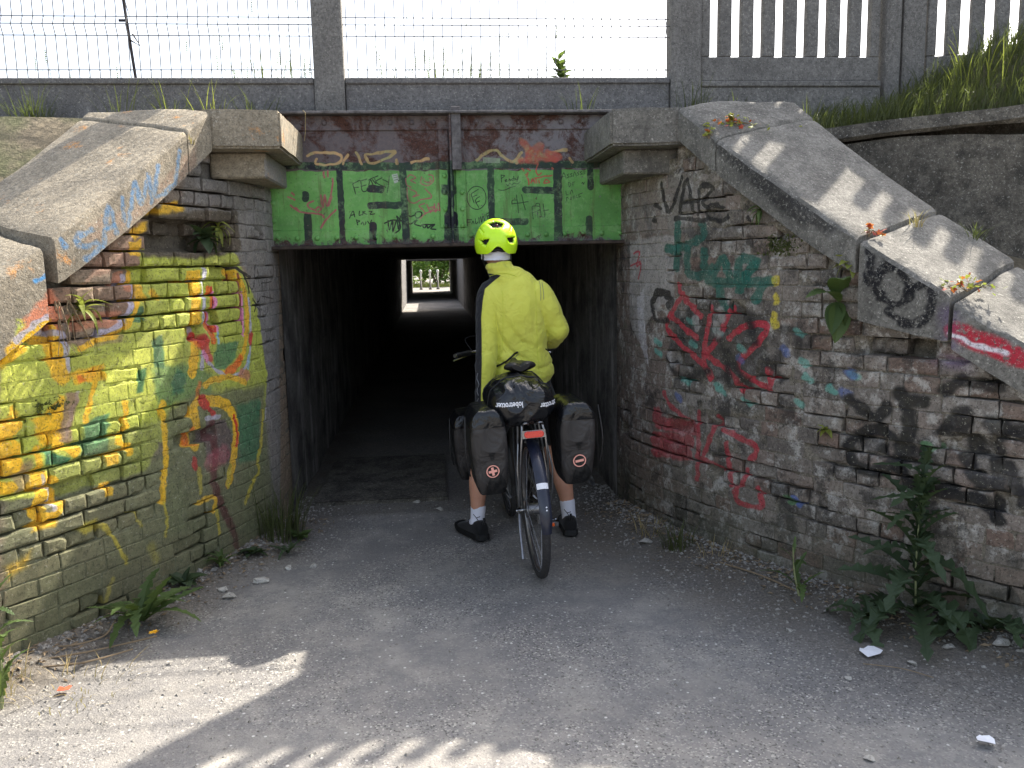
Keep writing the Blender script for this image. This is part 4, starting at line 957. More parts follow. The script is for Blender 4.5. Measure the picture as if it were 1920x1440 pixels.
def wire_panel(x0, x1, label):
    p = empty('wire_fence', ((x0+x1)/2, FY, 2.725), label, 'fence panel', 'wire mesh fence panels')
    zs = [2.775, 2.975, 3.035, 3.085, 3.285, 3.485, 3.545, 3.595, 3.795, 4.0, 4.06]
    fold = lambda z: -.028 if any(abs(z-k) < .01 for k in (3.035, 3.545)) else 0
    vm = MB().tube([(0, fold(z), z) for z in [2.726]+zs+[4.09]], .0030, 5).me('wire')
    nW = int((x1-x0)/.0602)
    for i in range(nW+1):
        o = link('wire', vm, M_WIRE, p, world=False); o.location = (x0+.02+(x1-x0-.04)*i/nW-p.location.x, 0, -p.location.z)
    hm = MB().tube([(x0-p.location.x, 0, 0), (x1-p.location.x, 0, 0)], .0032, 5).me('wire')
    for z in zs:
        o = link('wire', hm, M_WIRE, p, world=False); o.location = (0, fold(z)-.0052, z-p.location.z)
    return p
wire_panel(-4.12, -.663, 'wire mesh fence panel behind the sloping lichened coping')
wire_panel(-.475, 1.585, 'wire mesh fence panel above the girder between two concrete posts')
M_IRON = mat_grime('dark_iron', c(40, 38, 44), c(66, 60, 60), .7, .3)
m = MB().tube([(-1.745, FY+.03, 2.726), (-1.79, FY+.03, 3.3), (-1.83, FY+.02, 4.2)], .010, 6)
m.box((-1.815, FY+.015, 3.06), (-1.76, FY+.022, 3.075)); m.tube([(-1.765, FY+.02, 2.96), (-1.70, FY+.02, 2.92), (-1.74, FY+.02, 2.99)], .006, 5)
m.add([(-1.815, FY+.02, 3.33), (-1.74, FY+.02, 3.05), (-1.8, FY+.03, 3.33)], [(0, 1, 2)])
tag(m.build('mesh_stake', M_IRON), 'thin dark leaning iron stake behind the wire mesh', 'stake')
def picket_panel(x0, nsl, label, sp=.1455, ang=0., oy=FY, w=.084):
    L = nsl*sp+.061+.12; p = empty('picket_fence', (x0, oy, 2.28), label, 'fence panel', 'concrete picket panels', (0, 0, ang))
    z0 = 2.28
    def bx(name, a, b): return MB().box((a[0], a[1], a[2]-z0), (b[0], b[1], b[2]-z0), bev=.006).build(name, M_POST, p, world=False)
    bx('rail', (0, -.035, 2.70), (L, .035, 2.85)); bx('rail', (0, -.035, 3.70), (L, .035, 3.84)); bx('stile', (0, -.0345, 2.851), (.06, .0345, 3.699)); bx('stile', (L-.06, -.0345, 2.851), (L, .0345, 3.699))
    o = bx('footing_board', (-.01, -.05, 2.28), (L+.01, .05, 2.66)); bx('moulding', (-.005, -.06, 2.661), (L+.005, .055, 2.698))
    sm = MB().box((-w/2, -.028, 2.8505-z0), (w/2, .028, 3.6995-z0), bev=.008).me('picket')
    sm2 = MB().box((-w/2, -.028, 3.8405-z0), (w/2, .028, 4.05-z0), bev=.02).me('picket_top')
    for i in range(nsl):
        x = .06+.061+w/2+i*sp
        o = link('picket', sm, M_POST, p, world=False); o.location = (x, 0, 0)
        o = link('picket_top', sm2, M_POST, p, world=False); o.location = (x, 0, 0)
    return p
picket_panel(1.79, 7, 'concrete picket fence panel straight behind the flat coping end')
post(3.02, 3.12, 'narrow concrete fence post beside the wider one')
post(3.135, 3.29, 'wide concrete fence post where the picket fence turns')
picket_panel(3.31, 8, 'concrete picket fence panel rising out of the long bank grass', sp=.15, ang=R(-14), oy=FY-.02)

# ------------------------------------------------------------ low cracked retaining wall on the right bank
def ret_wall():
    A, B = Vector((2.12, 5.12)), Vector((4.6, 4.02)); d = (B-A); n = Vector((d.y, -d.x)).normalized()
    root = empty('retaining_wall', ((A.x+B.x)/2, (A.y+B.y)/2, 1.2), 'cracked dark concrete retaining wall below the grassy bank', 'wall')
    zt = lambda u: 2.30+.16*u+.015*nz(u*6, 1, 1)
    def f(u, v):
        p = A+d*u; z = lerp(1.0, zt(u)-.10-.02*nz(u*9, 4, 2)-.05*sst(.25, .5, u), v); o = .012*nz(p.x, p.y, z, 5)-.02; return (p.x+n.x*o, p.y+n.y*o, z)
    m = MB().grid(f, 50, 24); m.grid(lambda u, v: (f(u, 1)[0]-n.x*.3*v, f(u, 1)[1]-n.y*.3*v, f(u, 1)[2]), 50, 1); m.build('wall_face', M_DARKC, root, smooth=True)
    def g(u, v):
        p = A+d*u; a = v*4; pts = [(.0, zt(u)-.10-.02*nz(u*9, 4, 2)+.012), (.025, zt(u)-.07), (.02, zt(u)), (-.25, zt(u)+.03), (-.25, zt(u)-.2)]
        i = min(3, int(a)); t = a-i; o = lerp(pts[i][0], pts[i+1][0], t); z = lerp(pts[i][1], pts[i+1][1], t); o += .01*nz(p.x*3, z, 5); return (p.x+n.x*o, p.y+n.y*o, z)
    MB().grid(g, 60, 8).build('cap', M_DARKC, root, smooth=False)
ret_wall()
def bank_top(u, v):
    A, B = Vector((2.05, 5.30)), Vector((5.2, 4.0)); p = A+(B-A)*u
    q = Vector((lerp(p.x, p.x+.45, v), lerp(p.y, 5.75, v))); return (q.x, q.y, 2.27+.14*u+sst(0, .7, v)*(.08+.44*sst(.12, .5, u))+.05*nz(q.x, q.y, 0, 3))
tag(MB().grid(bank_top, 30, 12).build('bank', M_EARTH, smooth=True), kind='structure')

# ------------------------------------------------------------ concrete slab in the tunnel floor
def slab():
    m = MB().grid(lambda u, v: (lerp(-.80, .06, u)+.02*v, lerp(5.55, 6.85, v), .028+.004*nz(u*5, v*5, 3)), 12, 12)
    m.box((-.80, 5.56, -.06), (.075, 6.84, .022)); return tag(m.build('floor_slab', M_DARKC), 'square concrete cover slab on the floor just inside the tunnel', 'slab')
slab()
# ------------------------------------------------------------ simple object materials
def mat_plain(name, col, rough=.6, metal=0., var=.12, bump=.15, scale=60, spec=.4, coat=0.):
    n = NB(name); q = n.noise(scale, 5, .6); col2 = tuple(v*(1-var*2.2) for v in col[:3])+(1,)
    if bump: n.bump(q, bump, .003)
    m = n.base(n.mix(n.ramp(q, (.35, 0.), (.65, 1.)), col2, col), n.ma('ADD', n.ma('MULTIPLY', n.noise(9, 4), .2), rough-.1), metal, spec)
    n.b.inputs['Coat Weight'].default_value = coat; return m
M_TYRE = mat_plain('dusty_rubber', c(62, 60, 60), .9, scale=90, var=.2)
M_RIM = mat_plain('brushed_alloy', c(150, 150, 152), .35, .9, bump=.03)
M_SPOKE = mat_plain('steel_spoke', c(150, 150, 150), .35, .9, bump=0)
M_FRAME = mat_plain('frame_lacquer', c(72, 70, 66), .35, .5, bump=.02)
M_NAVY = mat_plain('navy_mudguard', c(34, 38, 54), .35, 0, bump=.03, coat=.3)
M_BLK = mat_plain('black_plastic', c(26, 26, 28), .5)
M_SADDLE = mat_plain('saddle_vinyl', c(34, 32, 32), .45, bump=.2)
M_REFL = mat_plain('red_reflector', c(232, 58, 44), .25, bump=.1, coat=.6, scale=300)
M_ORANGE = mat_plain('amber_reflector', c(255, 110, 40), .25, bump=0)
M_WHITE = mat_plain('white_reflective', c(232, 232, 236), .5, bump=0, var=.03)
M_CHROME = mat_plain('polished_metal', c(205, 205, 208), .15, 1., bump=0)
def mat_tarp(name, col, rough, sc=7, st=.5):
    n = NB(name); q = n.noise(sc, 3, .5, vec=n.obj(), dist=1.2); f = n.noise(260, 2)
    n.bump(n.ma('ADD', n.ma('MULTIPLY', q, 2.), n.ma('MULTIPLY', f, .04)), st, .03)
    return n.base(col, n.ma('ADD', n.ma('MULTIPLY', n.noise(14, 4, vec=n.obj()), .15), rough), spec=.5)
M_TARP = mat_tarp('glossy_tarpaulin', c(22, 23, 26), .16)
M_CORD = mat_tarp('charcoal_cordura', c(54, 51, 50), .5, st=.6)
M_CORDB = mat_tarp('black_cordura', c(18, 18, 19), .45)
M_EMB = mat_plain('pale_pink_reflective', c(248, 176, 160), .5, bump=0, var=.03)

# ------------------------------------------------------------ touring bicycle (local: x right, y forward, origin at the rear contact point)
BIKE = Matrix.Translation((.503, 4.098, .002)) @ Matrix.Rotation(R(2.5), 4, 'Z') @ Matrix.Rotation(R(-2.8), 4, 'Y')
bike = empty('bicycle', BIKE.to_translation(), 'touring bicycle with navy rear mudguard and silver luggage rack, straddled by the rider', 'bicycle', rot=BIKE.to_euler())
def bp(mb, name, mat, parent=bike, smooth=True):
    o = mb.build(name, mat, parent, world=False, smooth=smooth)
    if smooth: o.data.set_sharp_from_angle(angle=R(40))
    return o
def circ(y, z, r, n=48, x=0, a0=0., a1=2*math.pi): return [(x, y+r*math.cos(a0+(a1-a0)*k/n), z+r*math.sin(a0+(a1-a0)*k/n)) for k in range(n+(0 if a1-a0 > 6.28 else 1))]
def wheel(name, y, hubr):
    WR = .346; o = bp(MB().tube(circ(y, WR, WR-.020), .020, 10, closed=True), name, M_TYRE)
    rim = MB(); n = 56; prof = [(-.011, .300), (-.012, .318), (.012, .318), (.011, .300), (0, .293)]
    vs = [(x, y+r*math.cos(2*math.pi*k/n), WR+r*math.sin(2*math.pi*k/n)) for k in range(n) for x, r in prof]; q = len(prof)
    fs = [(k*q+j, ((k+1) % n)*q+j, ((k+1) % n)*q+(j+1) % q, k*q+(j+1) % q) for k in range(n) for j in range(q)]
    rim.add(vs, fs); bp(rim, 'rim', M_RIM, o)
    bp(MB().lathe([(.009, -.062), (.009, -.05), (hubr+.012, -.042), (hubr+.012, -.036), (hubr, -.03), (hubr, .03), (hubr+.012, .036), (hubr+.012, .042), (.009, .05), (.009, .064)], (0, y, WR), (1, 0, 0), 20), 'hub', M_RIM, o)
    for s in (-1, 1):
        for k in range(16):
            a = 2*math.pi*k/16+(.1 if s > 0 else 0); b = a+(.95 if k % 2 else -.95); hr = hubr+.009
            p0 = (s*.039, y+hr*math.cos(b), WR+hr*math.sin(b)); p1 = (s*.004, y+.296*math.cos(a), WR+.296*math.sin(a))
            bp(MB().tube([p0, p1], .0011, 4, cap=False), 'spoke', M_SPOKE, o, smooth=False)
    return o
wheel('rear_wheel', 0, .03); wheel('front_wheel', 1.06, .036)
def guard(y, a0, a1, name, mat, w=.029):
    def f(u, v):
        a = a0+(a1-a0)*u; t = (v-.5)*2; r = .366-.012*t*t; ww = w*(1-.25*sst(.93, 1, u)-.25*sst(.07, 0, u)); return (t*ww, y+r*math.cos(a), .346+r*math.sin(a))
    return bp(MB().grid(f, 44, 8), name, mat)
mg = guard(0, R(22), R(183), 'rear_mudguard', M_NAVY); guard(1.06, R(20), R(190), 'front_mudguard', M_BLK)
def on_guard(a, x, lift=.0015):
    r = .366-.012*(x/.029)**2+lift; return (x, r*math.cos(a), .346+r*math.sin(a))
bp(MB().grid(lambda u, v: on_guard(R(145+4.5*u), (v-.5)*.054), 4, 8), 'reflective_band', M_WHITE, mg)
for k in range(2):
    bp(MB().add([on_guard(R(163+2.2*k)+.0095*math.sin(t)*1.0, .005+.0042*math.cos(t), .0022) for t in [2*math.pi*i/10 for i in range(10)]], [tuple(range(10))]), 'white_dot', M_WHITE, mg, smooth=False)
fr = MB()
for pts, r in ([[(0, .43, .29), (0, .22, .90)], .016], [[(0, .26, .80), (0, .86, .88)], .016], [[(0, .43, .29), (0, .90, .74)], .019], [[(0, .885, .72), (0, .84, .92)], .019],
               [[(-.062, .0, .346), (-.05, .2, .32), (-.03, .42, .29)], .010], [[(.062, .0, .346), (.05, .2, .32), (.03, .42, .29)], .010],
               [[(-.062, .0, .346), (-.058, .07, .60), (-.012, .235, .82)], .0085], [[(.062, .0, .346), (.058, .07, .60), (.012, .235, .82)], .0085]):
    fr.tube(pts, r, 12)
bp(fr, 'frame', M_FRAME)
bp(MB().tube([(0, .875, .70), (0, .90, .69), (-.045, .92, .66), (-.052, 1.06, .346)], .013, 10).tube([(0, .875, .70), (.045, .92, .66), (.052, 1.06, .346)], .013, 10), 'fork', M_FRAME)
bp(MB().tube([(0, .235, .86), (0, .205, .985)], .013, 12), 'seat_post', M_RIM)
def saddle():
    def f(u, v):
        y = lerp(.13, .41, u); a = 2*math.pi*v; w = lerp(.082, .022, sst(.15, .75, u))*(.55+.45*sst(0, .12, u)); h = .036*(.6+.4*sst(0, .1, u))*(1-.4*sst(.9, 1, u))
        x = w*math.cos(a); groove = .012*math.exp(-(x/.018)**2)*sst(1, .7, u); z = 1.035+h*math.sin(a)*(1 if math.sin(a) > 0 else .55)-(groove if math.sin(a) > .2 else 0)+.014*sst(.35, 0, u)*(abs(x)/w)
        return (x, y, z)
    m = MB().grid(f, 24, 28); n = 29
    m.f.append(tuple(range(28))); m.mi.append(0); m.f.append(tuple(24*n+k for k in range(28))[::-1]); m.mi.append(0)
    return bp(m, 'saddle', M_SADDLE)
saddle()
bp(MB().tube([(0, .845, .90), (0, .82, 1.03), (0, .88, 1.06)], .014, 10), 'stem', M_RIM)
bar = [(-.285, .79, 1.055), (-.20, .85, 1.06), (-.12, .885, 1.06), (0, .89, 1.06), (.12, .885, 1.06), (.20, .85, 1.06), (.285, .79, 1.055)]
bp(MB().tube(catmull(bar, 5), .0115, 10), 'handlebar', M_CHROME)
for s in (-1, 1):
    bp(MB().tube([(s*.275, .797, 1.0555), (s*.19, .856, 1.0602)], .0165, 12), 'grip', M_BLK)
    bp(MB().tube([(s*.165, .872, 1.055), (s*.19, .90, 1.045), (s*.29, .86, 1.02)], [.009, .008, .005], 8), 'brake_lever', M_CHROME)
    bp(MB().tube(catmull([(s*.17, .88, 1.06), (s*.20, .99, 1.13), (s*.10, 1.06, 1.12), (0, .95, .95)], 6), .0028, 6), 'brake_cable', M_BLK)
# rear rack
rk = MB(); S = .0055
for s in (-1, 1):
    rk.tube([(s*.074, -.005, .37), (s*.068, -.10, .60), (s*.058, -.135, .74), (s*.05, -.12, .795), (s*.05, .0, .80), (s*.05, .26, .80)], S, 8)
    rk.tube([(s*.076, -.002, .372), (s*.072, -.02, .55), (s*.052, .02, .795)], S, 8); rk.tube([(s*.076, .004, .372), (s*.066, .13, .60), (s*.052, .17, .795)], S, 8)
    rk.tube(catmull([(s*.05, -.12, .795), (s*.044, -.145, .81), (s*.028, -.145, .81), (s*.02, -.12, .80)], 4), S*.9, 8)
    rk.tube([(s*.02, -.12, .80), (s*.02, .26, .80)], S*.9, 8)
    rk.tube([(s*.078, -.02, .372), (s*.082, -.10, .47), (s*.086, -.11, .58), (s*.07, -.075, .70)], .0045, 8)
rk.tube([(-.05, .26, .80), (.05, .26, .80)], S, 8); rk.tube([(-.05, .0, .80), (.05, .0, .80)], S, 8); rk.box((-.056, -.150, .738), (.056, -.147, .776))
rack = bp(rk, 'luggage_rack', M_RIM)
def reflector():
    m = MB(); r = .013; pts = [(sx*(.047-r)+r*math.cos(a), sz*(.0155-r)+r*math.sin(a)) for sx, sz, a in [(1, 1, k*R(30)) for k in range(4)]+[(-1, 1, R(90)+k*R(30)) for k in range(4)]+[(-1, -1, R(180)+k*R(30)) for k in range(4)]+[(1, -1, R(270)+k*R(30)) for k in range(4)]]
    n = len(pts); vs = [(x, -.1505, .757+z) for x, z in pts]+[(x, -.160, .757+z) for x, z in pts]+[(x*.95, -.163, .757+z*.85) for x, z in pts]
    m.add(vs, [(i, (i+1) % n, n+(i+1) % n, n+i) for i in range(n)]+[(n+i, n+(i+1) % n, 2*n+(i+1) % n, 2*n+i) for i in range(n)]+[tuple(2*n+i for i in range(n))])
    return bp(m, 'reflector', M_REFL, rack, smooth=False)
reflector()
# drive train
bp(MB().lathe([(.02, -.003), (.085, -.003), (.09, 0), (.085, .003), (.02, .003)], (.045, .43, .29), (1, 0, 0), 36), 'chainring', M_BLK)
bp(MB().tube([(.06, .43, .29), (.075, .425, .27), (.085, .41, .13)], .011, 8), 'crank', M_RIM); bp(MB().tube([(-.06, .43, .29), (-.075, .435, .31), (-.085, .45, .45)], .011, 8), 'crank', M_RIM)
for s, y, z in ((1, .41, .13), (-1, .45, .45)):
    o = bp(MB().box((min(s*.095, s*.185), y-.035, z-.012), (max(s*.095, s*.185), y-.026, z+.012)).box((min(s*.095, s*.185), y+.026, z-.012), (max(s*.095, s*.185), y+.035, z+.012)).tube([(s*.085, y, z), (s*.185, y, z)], .008, 8).box((min(s*.178, s*.186), y-.0255, z-.010), (max(s*.178, s*.186), y+.0255, z+.010)), 'pedal', M_CHROME, smooth=False)
    bp(MB().box((min(s*.118, s*.162), y-.0405, z-.009), (max(s*.118, s*.162), y-.0355, z+.009)), 'pedal_reflector', M_ORANGE, o, smooth=False)
bp(MB().lathe([(.018, .04), (.042, .041), (.045, .044), (.042, .047), (.03, .052), (.018, .053)], (0, 0, .346), (1, 0, 0), 24), 'sprocket', M_FRAME)
bp(MB().box((.064, -.012, .26), (.078, .012, .335), bev=.003).box((.060, -.018, .20), (.072, .018, .262), bev=.004), 'derailleur', M_BLK, smooth=False)
bp(MB().tube([(.0445, .02, .392), (.045, .43, .382)], .004, 6).tube([(.0445, .02, .302), (.045, .43, .198)], .004, 6), 'chain', M_FRAME)
bp(MB().tube([(-.075, .015, .335), (-.085, -.05, .25), (-.088, -.105, .165)], [.010, .009, .008], 8).tube([(-.0885, -.105, .165), (-.0895, -.125, .135)], .010, 8), 'kickstand', M_RIM)
bp(MB().tube([(-.060, -.002, .346), (-.085, -.004, .346)], .011, 10).lathe([(.004, 0), (.009, .002), (.009, .007), (.002, .009)], (-.085, -.004, .346), (-1, 0, 0), 10), 'axle_nut', M_CHROME)
bp(MB().tube([(-.03, -.05, .70), (-.02, .02, .72), (0, .10, .73), (.03, .02, .72), (.036, -.04, .69)], .005, 6), 'brake_caliper', M_RIM)

# ------------------------------------------------------------ luggage
def local_thing(name, loc, label, cat, group=None):
    m = BIKE @ Matrix.Translation(loc); return empty(name, m.to_translation(), label, cat, group, m.to_euler())
def rounded_ring(hx, hy, r, n=6):
    pts = []
    for k, (sx, sy) in enumerate(((1, 1), (-1, 1), (-1, -1), (1, -1))):
        for i in range(n+1):
            a = math.pi/2*(k+i/n); pts.append((sx*(hx-r)+r*math.cos(a), sy*(hy-r)+r*math.sin(a)))
    return pts
def snap(ob_me, p, d):
    b = BVHTree.FromPolygons([v.co for v in ob_me.vertices], [tuple(f.vertices) for f in ob_me.polygons]); h = b.ray_cast(Vector(p), Vector(d)); return h
def pannier(loc, sgn, label, sym, H=.40, sc=1.0, group='black roll-top panniers'):
    p = local_thing('pannier', loc, label, 'pannier', group); sd_ = hash(sym) % 7 if False else (3 if sgn < 0 else 8)
    prof = [(0, .045, .075, .02), (.015, .062, .10, .03), (.06, .078, .125, .03), (.14, .084, .142, .03), (.24, .09, .155, .03), (.32, .092, .165, .03), (.37, .090, .168, .03), (.40, .084, .168, .03)]
    rings = []
    for z, hx, hy, r in prof:
        for q in rounded_ring(hx*sc, hy*sc, r*sc): rings.append((q[0]+sgn*.012*(z/.4), q[1], z*H/.40))
    n = len(rounded_ring(.1, .1, .02)); vs = [(x+.007*nz(x*9, y*9, z*9+sd_), y+.006*nz(z*11, x*10, y*8+sd_), z+.003*nz(x*8, y*8, z+sd_)) for x, y, z in rings]
    fs = [(i*n+j, i*n+(j+1) % n, (i+1)*n+(j+1) % n, (i+1)*n+j) for i in range(len(prof)-1) for j in range(n)]+[tuple(range(n))[::-1]]
    me = mesh(vs, fs)
    for f in me.polygons: f.use_smooth = True
    for i, f in enumerate(me.polygons): f.material_index = 0 if f.normal.y < -.55 and f.center.z > .03*sc else 1
    body = link('bag_body', me, [M_CORD, M_CORDB], p, world=False); sub = body.modifiers.new('s', 'SUBSURF'); sub.levels = 2; sub.render_levels = 2
    # roll-top closure
    tv = []; m = MB(); hx, hy = prof[-1][1]*sc, prof[-1][2]*sc
    lv = [(0, 1.04, 1.02), (.012, 1.05, 1.03), (.035, .96, 1.04), (.06, .78, 1.02), (.078, .60, .98), (.086, .35, .9)]
    for dz, a, b in lv:
        for q in rounded_ring(hx*a, hy*b, .026*sc*a): x, y = q[0]+sgn*.012, q[1]; tv.append((x+.006*nz(x*14, y*14, dz*30+sd_), y, H-.004+dz*sc+.006*nz(x*12, y*10, sd_)))
    m.add(tv, [(i*n+j, i*n+(j+1) % n, (i+1)*n+(j+1) % n, (i+1)*n+j) for i in range(len(lv)-1) for j in range(n)]+[tuple((len(lv)-1)*n+j for j in range(n))])
    o = m.build('roll_top', M_TARP, p, world=False, smooth=True); o.modifiers.new('s', 'SUBSURF').render_levels = 1
    # strap and hook edge
    MB().tube(catmull([(sgn*.115*sc, -hy*.9, H+.06), (sgn*.125*sc, -hy*1.02, H*.7), (sgn*.11*sc, -hy*.86, H*.35)], 5), .004, 5).build('strap', M_BLK, p, world=False)
    fy = lambda x, z: (lambda h: h[0].y if h[0] else -hy)(snap(me, (x, -1, z), (0, 1, 0)))
    # lower curved patch
    cx = sgn*.012*.3+.02
    g = []
    N = 18
    for i in range(N+1):
        a = math.pi*i/N; g.append((cx+.052*sc*math.cos(a), .012*H/.4+.115*sc*math.sin(a)))
    MB().grid(lambda u, v: (lambda x, z: (x, fy(x, z)-.0035, z))(lerp(cx, g[int(round(u*N))][0], v), lerp(.02, g[int(round(u*N))][1], v)), N, 4).build('patch', M_CORDB, p, world=False, smooth=True)
    if sym:
        ex, ez = (.005+sgn*.006, .565-.45) if sym == '+' else (.004+sgn*.006, .585-.465)
        ez = .138 if sym == '+' else .138
        def flat(pts2, name, mat, lift): 
            vs = [(ex+x, fy(ex+x, ez+z)-lift, ez+z) for x, z in pts2[0]]; return MB().add(vs, pts2[1]).build(name, mat, em if name != 'emblem' else p, world=False)
        K = 40; ro, ri = .032, .0265
        ringp = [(ro*math.cos(2*math.pi*k/K), ro*math.sin(2*math.pi*k/K)) for k in range(K)]+[(ri*math.cos(2*math.pi*k/K), ri*math.sin(2*math.pi*k/K)) for k in range(K)]
        em = flat((ringp, [(k, (k+1) % K, K+(k+1) % K, K+k) for k in range(K)]), 'emblem', M_EMB, .006)
        flat(([(ri*math.cos(2*math.pi*k/K), ri*math.sin(2*math.pi*k/K)) for k in range(K)], [tuple(range(K))]), 'emblem_ground', M_CORDB, .005)
        ca = R(8)
        def rect(w, h): return [(x*math.cos(ca)-z*math.sin(ca), x*math.sin(ca)+z*math.cos(ca)) for x, z in ((-w, -h), (w, -h), (w, h), (-w, h))]
        flat((rect(.021, .0062), [(0, 1, 2, 3)]), 'emblem_bar', M_EMB, .0065)
        if sym == '+': flat((rect(.0062, .021), [(0, 1, 2, 3)]), 'emblem_bar', M_EMB, .0072)
        # small embossed maker's mark above
        ez = .215; flat(([(x*1.0, z) for x, z in ((-.014, .012), (.014, .016), (.016, .008), (.004, .004), (.012, -.004), (.006, -.02), (-.006, -.02), (-.010, -.004), (-.002, .002), (-.014, .004))], [tuple(range(10))]), 'embossed_mark', M_CORDB, .006)
    return p
pannier((-.205, .02, .452), -1, 'black pannier with a pink plus sign reflector on its back', '+', H=.355)
pannier((.208, .02, .462), 1, 'black pannier with a pink minus sign reflector on its back', '-', H=.345)
pannier((-.235, .98, .285), -1, 'black front pannier half hidden beyond the plus sign pannier', '', sc=.92, H=.34, group='front panniers')
pannier((.20, .98, .285), 1, 'black front pannier hidden beyond the minus sign pannier and the rider\'s leg', '', sc=.92, H=.34, group='front panniers')

def duffel():
    p = local_thing('roll_bag', (-.03, .10, .897), 'glossy black rolled dry bag with white lettering on the rack', 'bag'); a, b, hh = .163, .25, .120
    def f(u, v):
        th = math.pi*(u-.5); ph = 2*math.pi*v; e = .5
        sg = lambda q, k: math.copysign(abs(q)**k, q)
        cx = sg(math.cos(th), e); x = a*cx*sg(math.cos(ph), .9); z = hh*cx*sg(math.sin(ph), .9); y = b*sg(math.sin(th), .6)
        w = .012*nz(x*7, y*7, z*7+3)+.011*(1-abs(nz(x*11, y*9, z*11+8)))**4; L = math.sqrt(x*x+y*y+z*z)
        crease = -.012*math.exp(-((z-.085)/.018)**2)*sst(.4, 1, abs(math.cos(9*x/a)))*(1 if y < 0 else 0)
        k = 1+(w-.006+crease)/max(L, .05); return (x*k, y*k, z*k)
    m = MB().grid(f, 70, 90); me = m.me(); o = link('bag_body', me, M_TARP, p, world=False, smooth=True)
    bv = BVHTree.FromPolygons([v.co for v in me.vertices], [tuple(q.vertices) for q in me.polygons])
    for u0, zz in ((-.012, .004), (.196, -.010)):
        cu = bpy.data.curves.new('t', 'FONT'); cu.body = 'lobetrotter'; cu.size = .036; to = bpy.data.objects.new('t', cu); COL.objects.link(to); cu.offset = .0009; cu.resolution_u = 3
        dg = bpy.context.evaluated_depsgraph_get(); tm = bpy.data.meshes.new_from_object(to.evaluated_get(dg)); bpy.data.objects.remove(to)
        bmt = bmesh.new(); bmt.from_mesh(tm); bmesh.ops.triangulate(bmt, faces=bmt.faces); bmesh.ops.subdivide_edges(bmt, edges=[e for e in bmt.edges if e.calc_length() > .006], cuts=1)
        vs = []; okv = []; tw = .128/max(v.co.x for v in bmt.verts)
        for v in bmt.verts:
            x = -(v.co.x)*tw; z = -(v.co.y)*tw*1.35                       # upside down
            h = bv.ray_cast(Vector((x+u0, -1, zz+z+.016)), Vector((0, 1, 0))); ok = h[0] is not None and h[0].y < -.06; okv.append(ok)
            vs.append((h[0]+Vector((0, -.0022, 0))) if ok else Vector((0, 0, 0)))
        bmt.verts.index_update(); link('lettering', mesh(vs, [[v.index for v in q.verts] for q in bmt.faces if all(okv[v.index] for v in q.verts)]), M_WHITE, o, world=False); bmt.free()
    for y in (-.08, .14): MB().tube([(lambda h: (h[0]+h[1]*.002 if h[0] else Vector((0, y, 0))))(bv.ray_cast(Vector((math.cos(t)*.5, y, math.sin(t)*.5)), Vector((-math.cos(t), 0, -math.sin(t))))) for t in np.linspace(0, 2*math.pi, 40)[:-1]], .004, 5, closed=True).build('strap', M_BLK, p, world=False)
duffel()
# ------------------------------------------------------------ the rider
def loft(rings, n=20):
    """rings: (centre, rx, ry) with local axes from the path; closed both ends"""
    m = MB(); P = [Vector(q[0]) for q in rings]; vs = []; N = len(P)
    for i, q in enumerate(rings):
        t = (P[min(i+1, N-1)]-P[max(i-1, 0)]).normalized(); x = q[3] if len(q) > 3 else Vector((1, 0, 0)); x = Vector(x); x = (x-t*x.dot(t)).normalized(); y = t.cross(x)
        for k in range(n): a = 2*math.pi*k/n; vs.append(P[i]+x*q[1]*math.cos(a)+y*q[2]*math.sin(a))
    fs = [(i*n+k, i*n+(k+1) % n, (i+1)*n+(k+1) % n, (i+1)*n+k) for i in range(N-1) for k in range(n)]+[tuple(range(n))[::-1], tuple((N-1)*n+k for k in range(n))]
    return vs, fs
def ball(o, rx, ry, rz, n=16):
    m = MB(); m.lathe([(math.sin(math.pi*k/n)*1+1e-4, -math.cos(math.pi*k/n)) for k in range(n+1)], n=20)
    return [(o[0]+x*rx, o[1]+y*ry, o[2]+z*rz) for x, y, z in m.v], m.f
def fuse(parts, vox, smooth_it=4):
    m = MB()
    for vs, fs in parts: m.add(vs, fs)
    me = m.me(); o = bpy.data.objects.new('tmp', me); COL.objects.link(o)
    md = o.modifiers.new('r', 'REMESH'); md.mode = 'VOXEL'; md.voxel_size = vox
    if smooth_it: ms = o.modifiers.new('s', 'SMOOTH'); ms.factor = .5; ms.iterations = smooth_it
    dg = bpy.context.evaluated_depsgraph_get(); out = bpy.data.meshes.new_from_object(o.evaluated_get(dg)); bpy.data.objects.remove(o); out.shade_smooth(); return out
def spline(rows, k=5):
    out = catmull([list(r[0])+list(r[1:3]) for r in rows], k); return [((q[0], q[1], q[2]), q[3], q[4]) for q in out]

def mat_cloth(name, col, dk=.82, rough=.8, sheen=.15):
    n = NB(name); w = n.noise(420, 2); q = n.noise(7, 3)
    n.bump(w, .25, .0012); m = n.base(n.mix(n.ramp(q, (.35, 0.), (.65, 1.)), tuple(v*dk for v in col[:3])+(1,), col), rough, spec=.25); n.b.inputs['Sheen Weight'].default_value = sheen; return m
M_YEL = mat_cloth('yellow_softshell', c(196, 204, 66), .93); M_BCL = mat_cloth('black_softshell', c(34, 35, 40)); M_SHORT = mat_cloth('black_shorts', c(20, 20, 22))
M_SOCK = mat_cloth('white_knit', c(222, 222, 232), .95); M_BUFF = mat_cloth('white_headband', c(224, 224, 236), .95)
n_ = NB('skin'); q_ = n_.noise(18, 4); n_.bump(n_.noise(300, 3), .1, .001)
n_.b.inputs['Subsurface Weight'].default_value = .08; n_.b.inputs['Subsurface Radius'].default_value = (.01, .004, .002); M_SKIN = n_.base(n_.mix(q_, c(176, 124, 100), c(206, 156, 130)), .5)
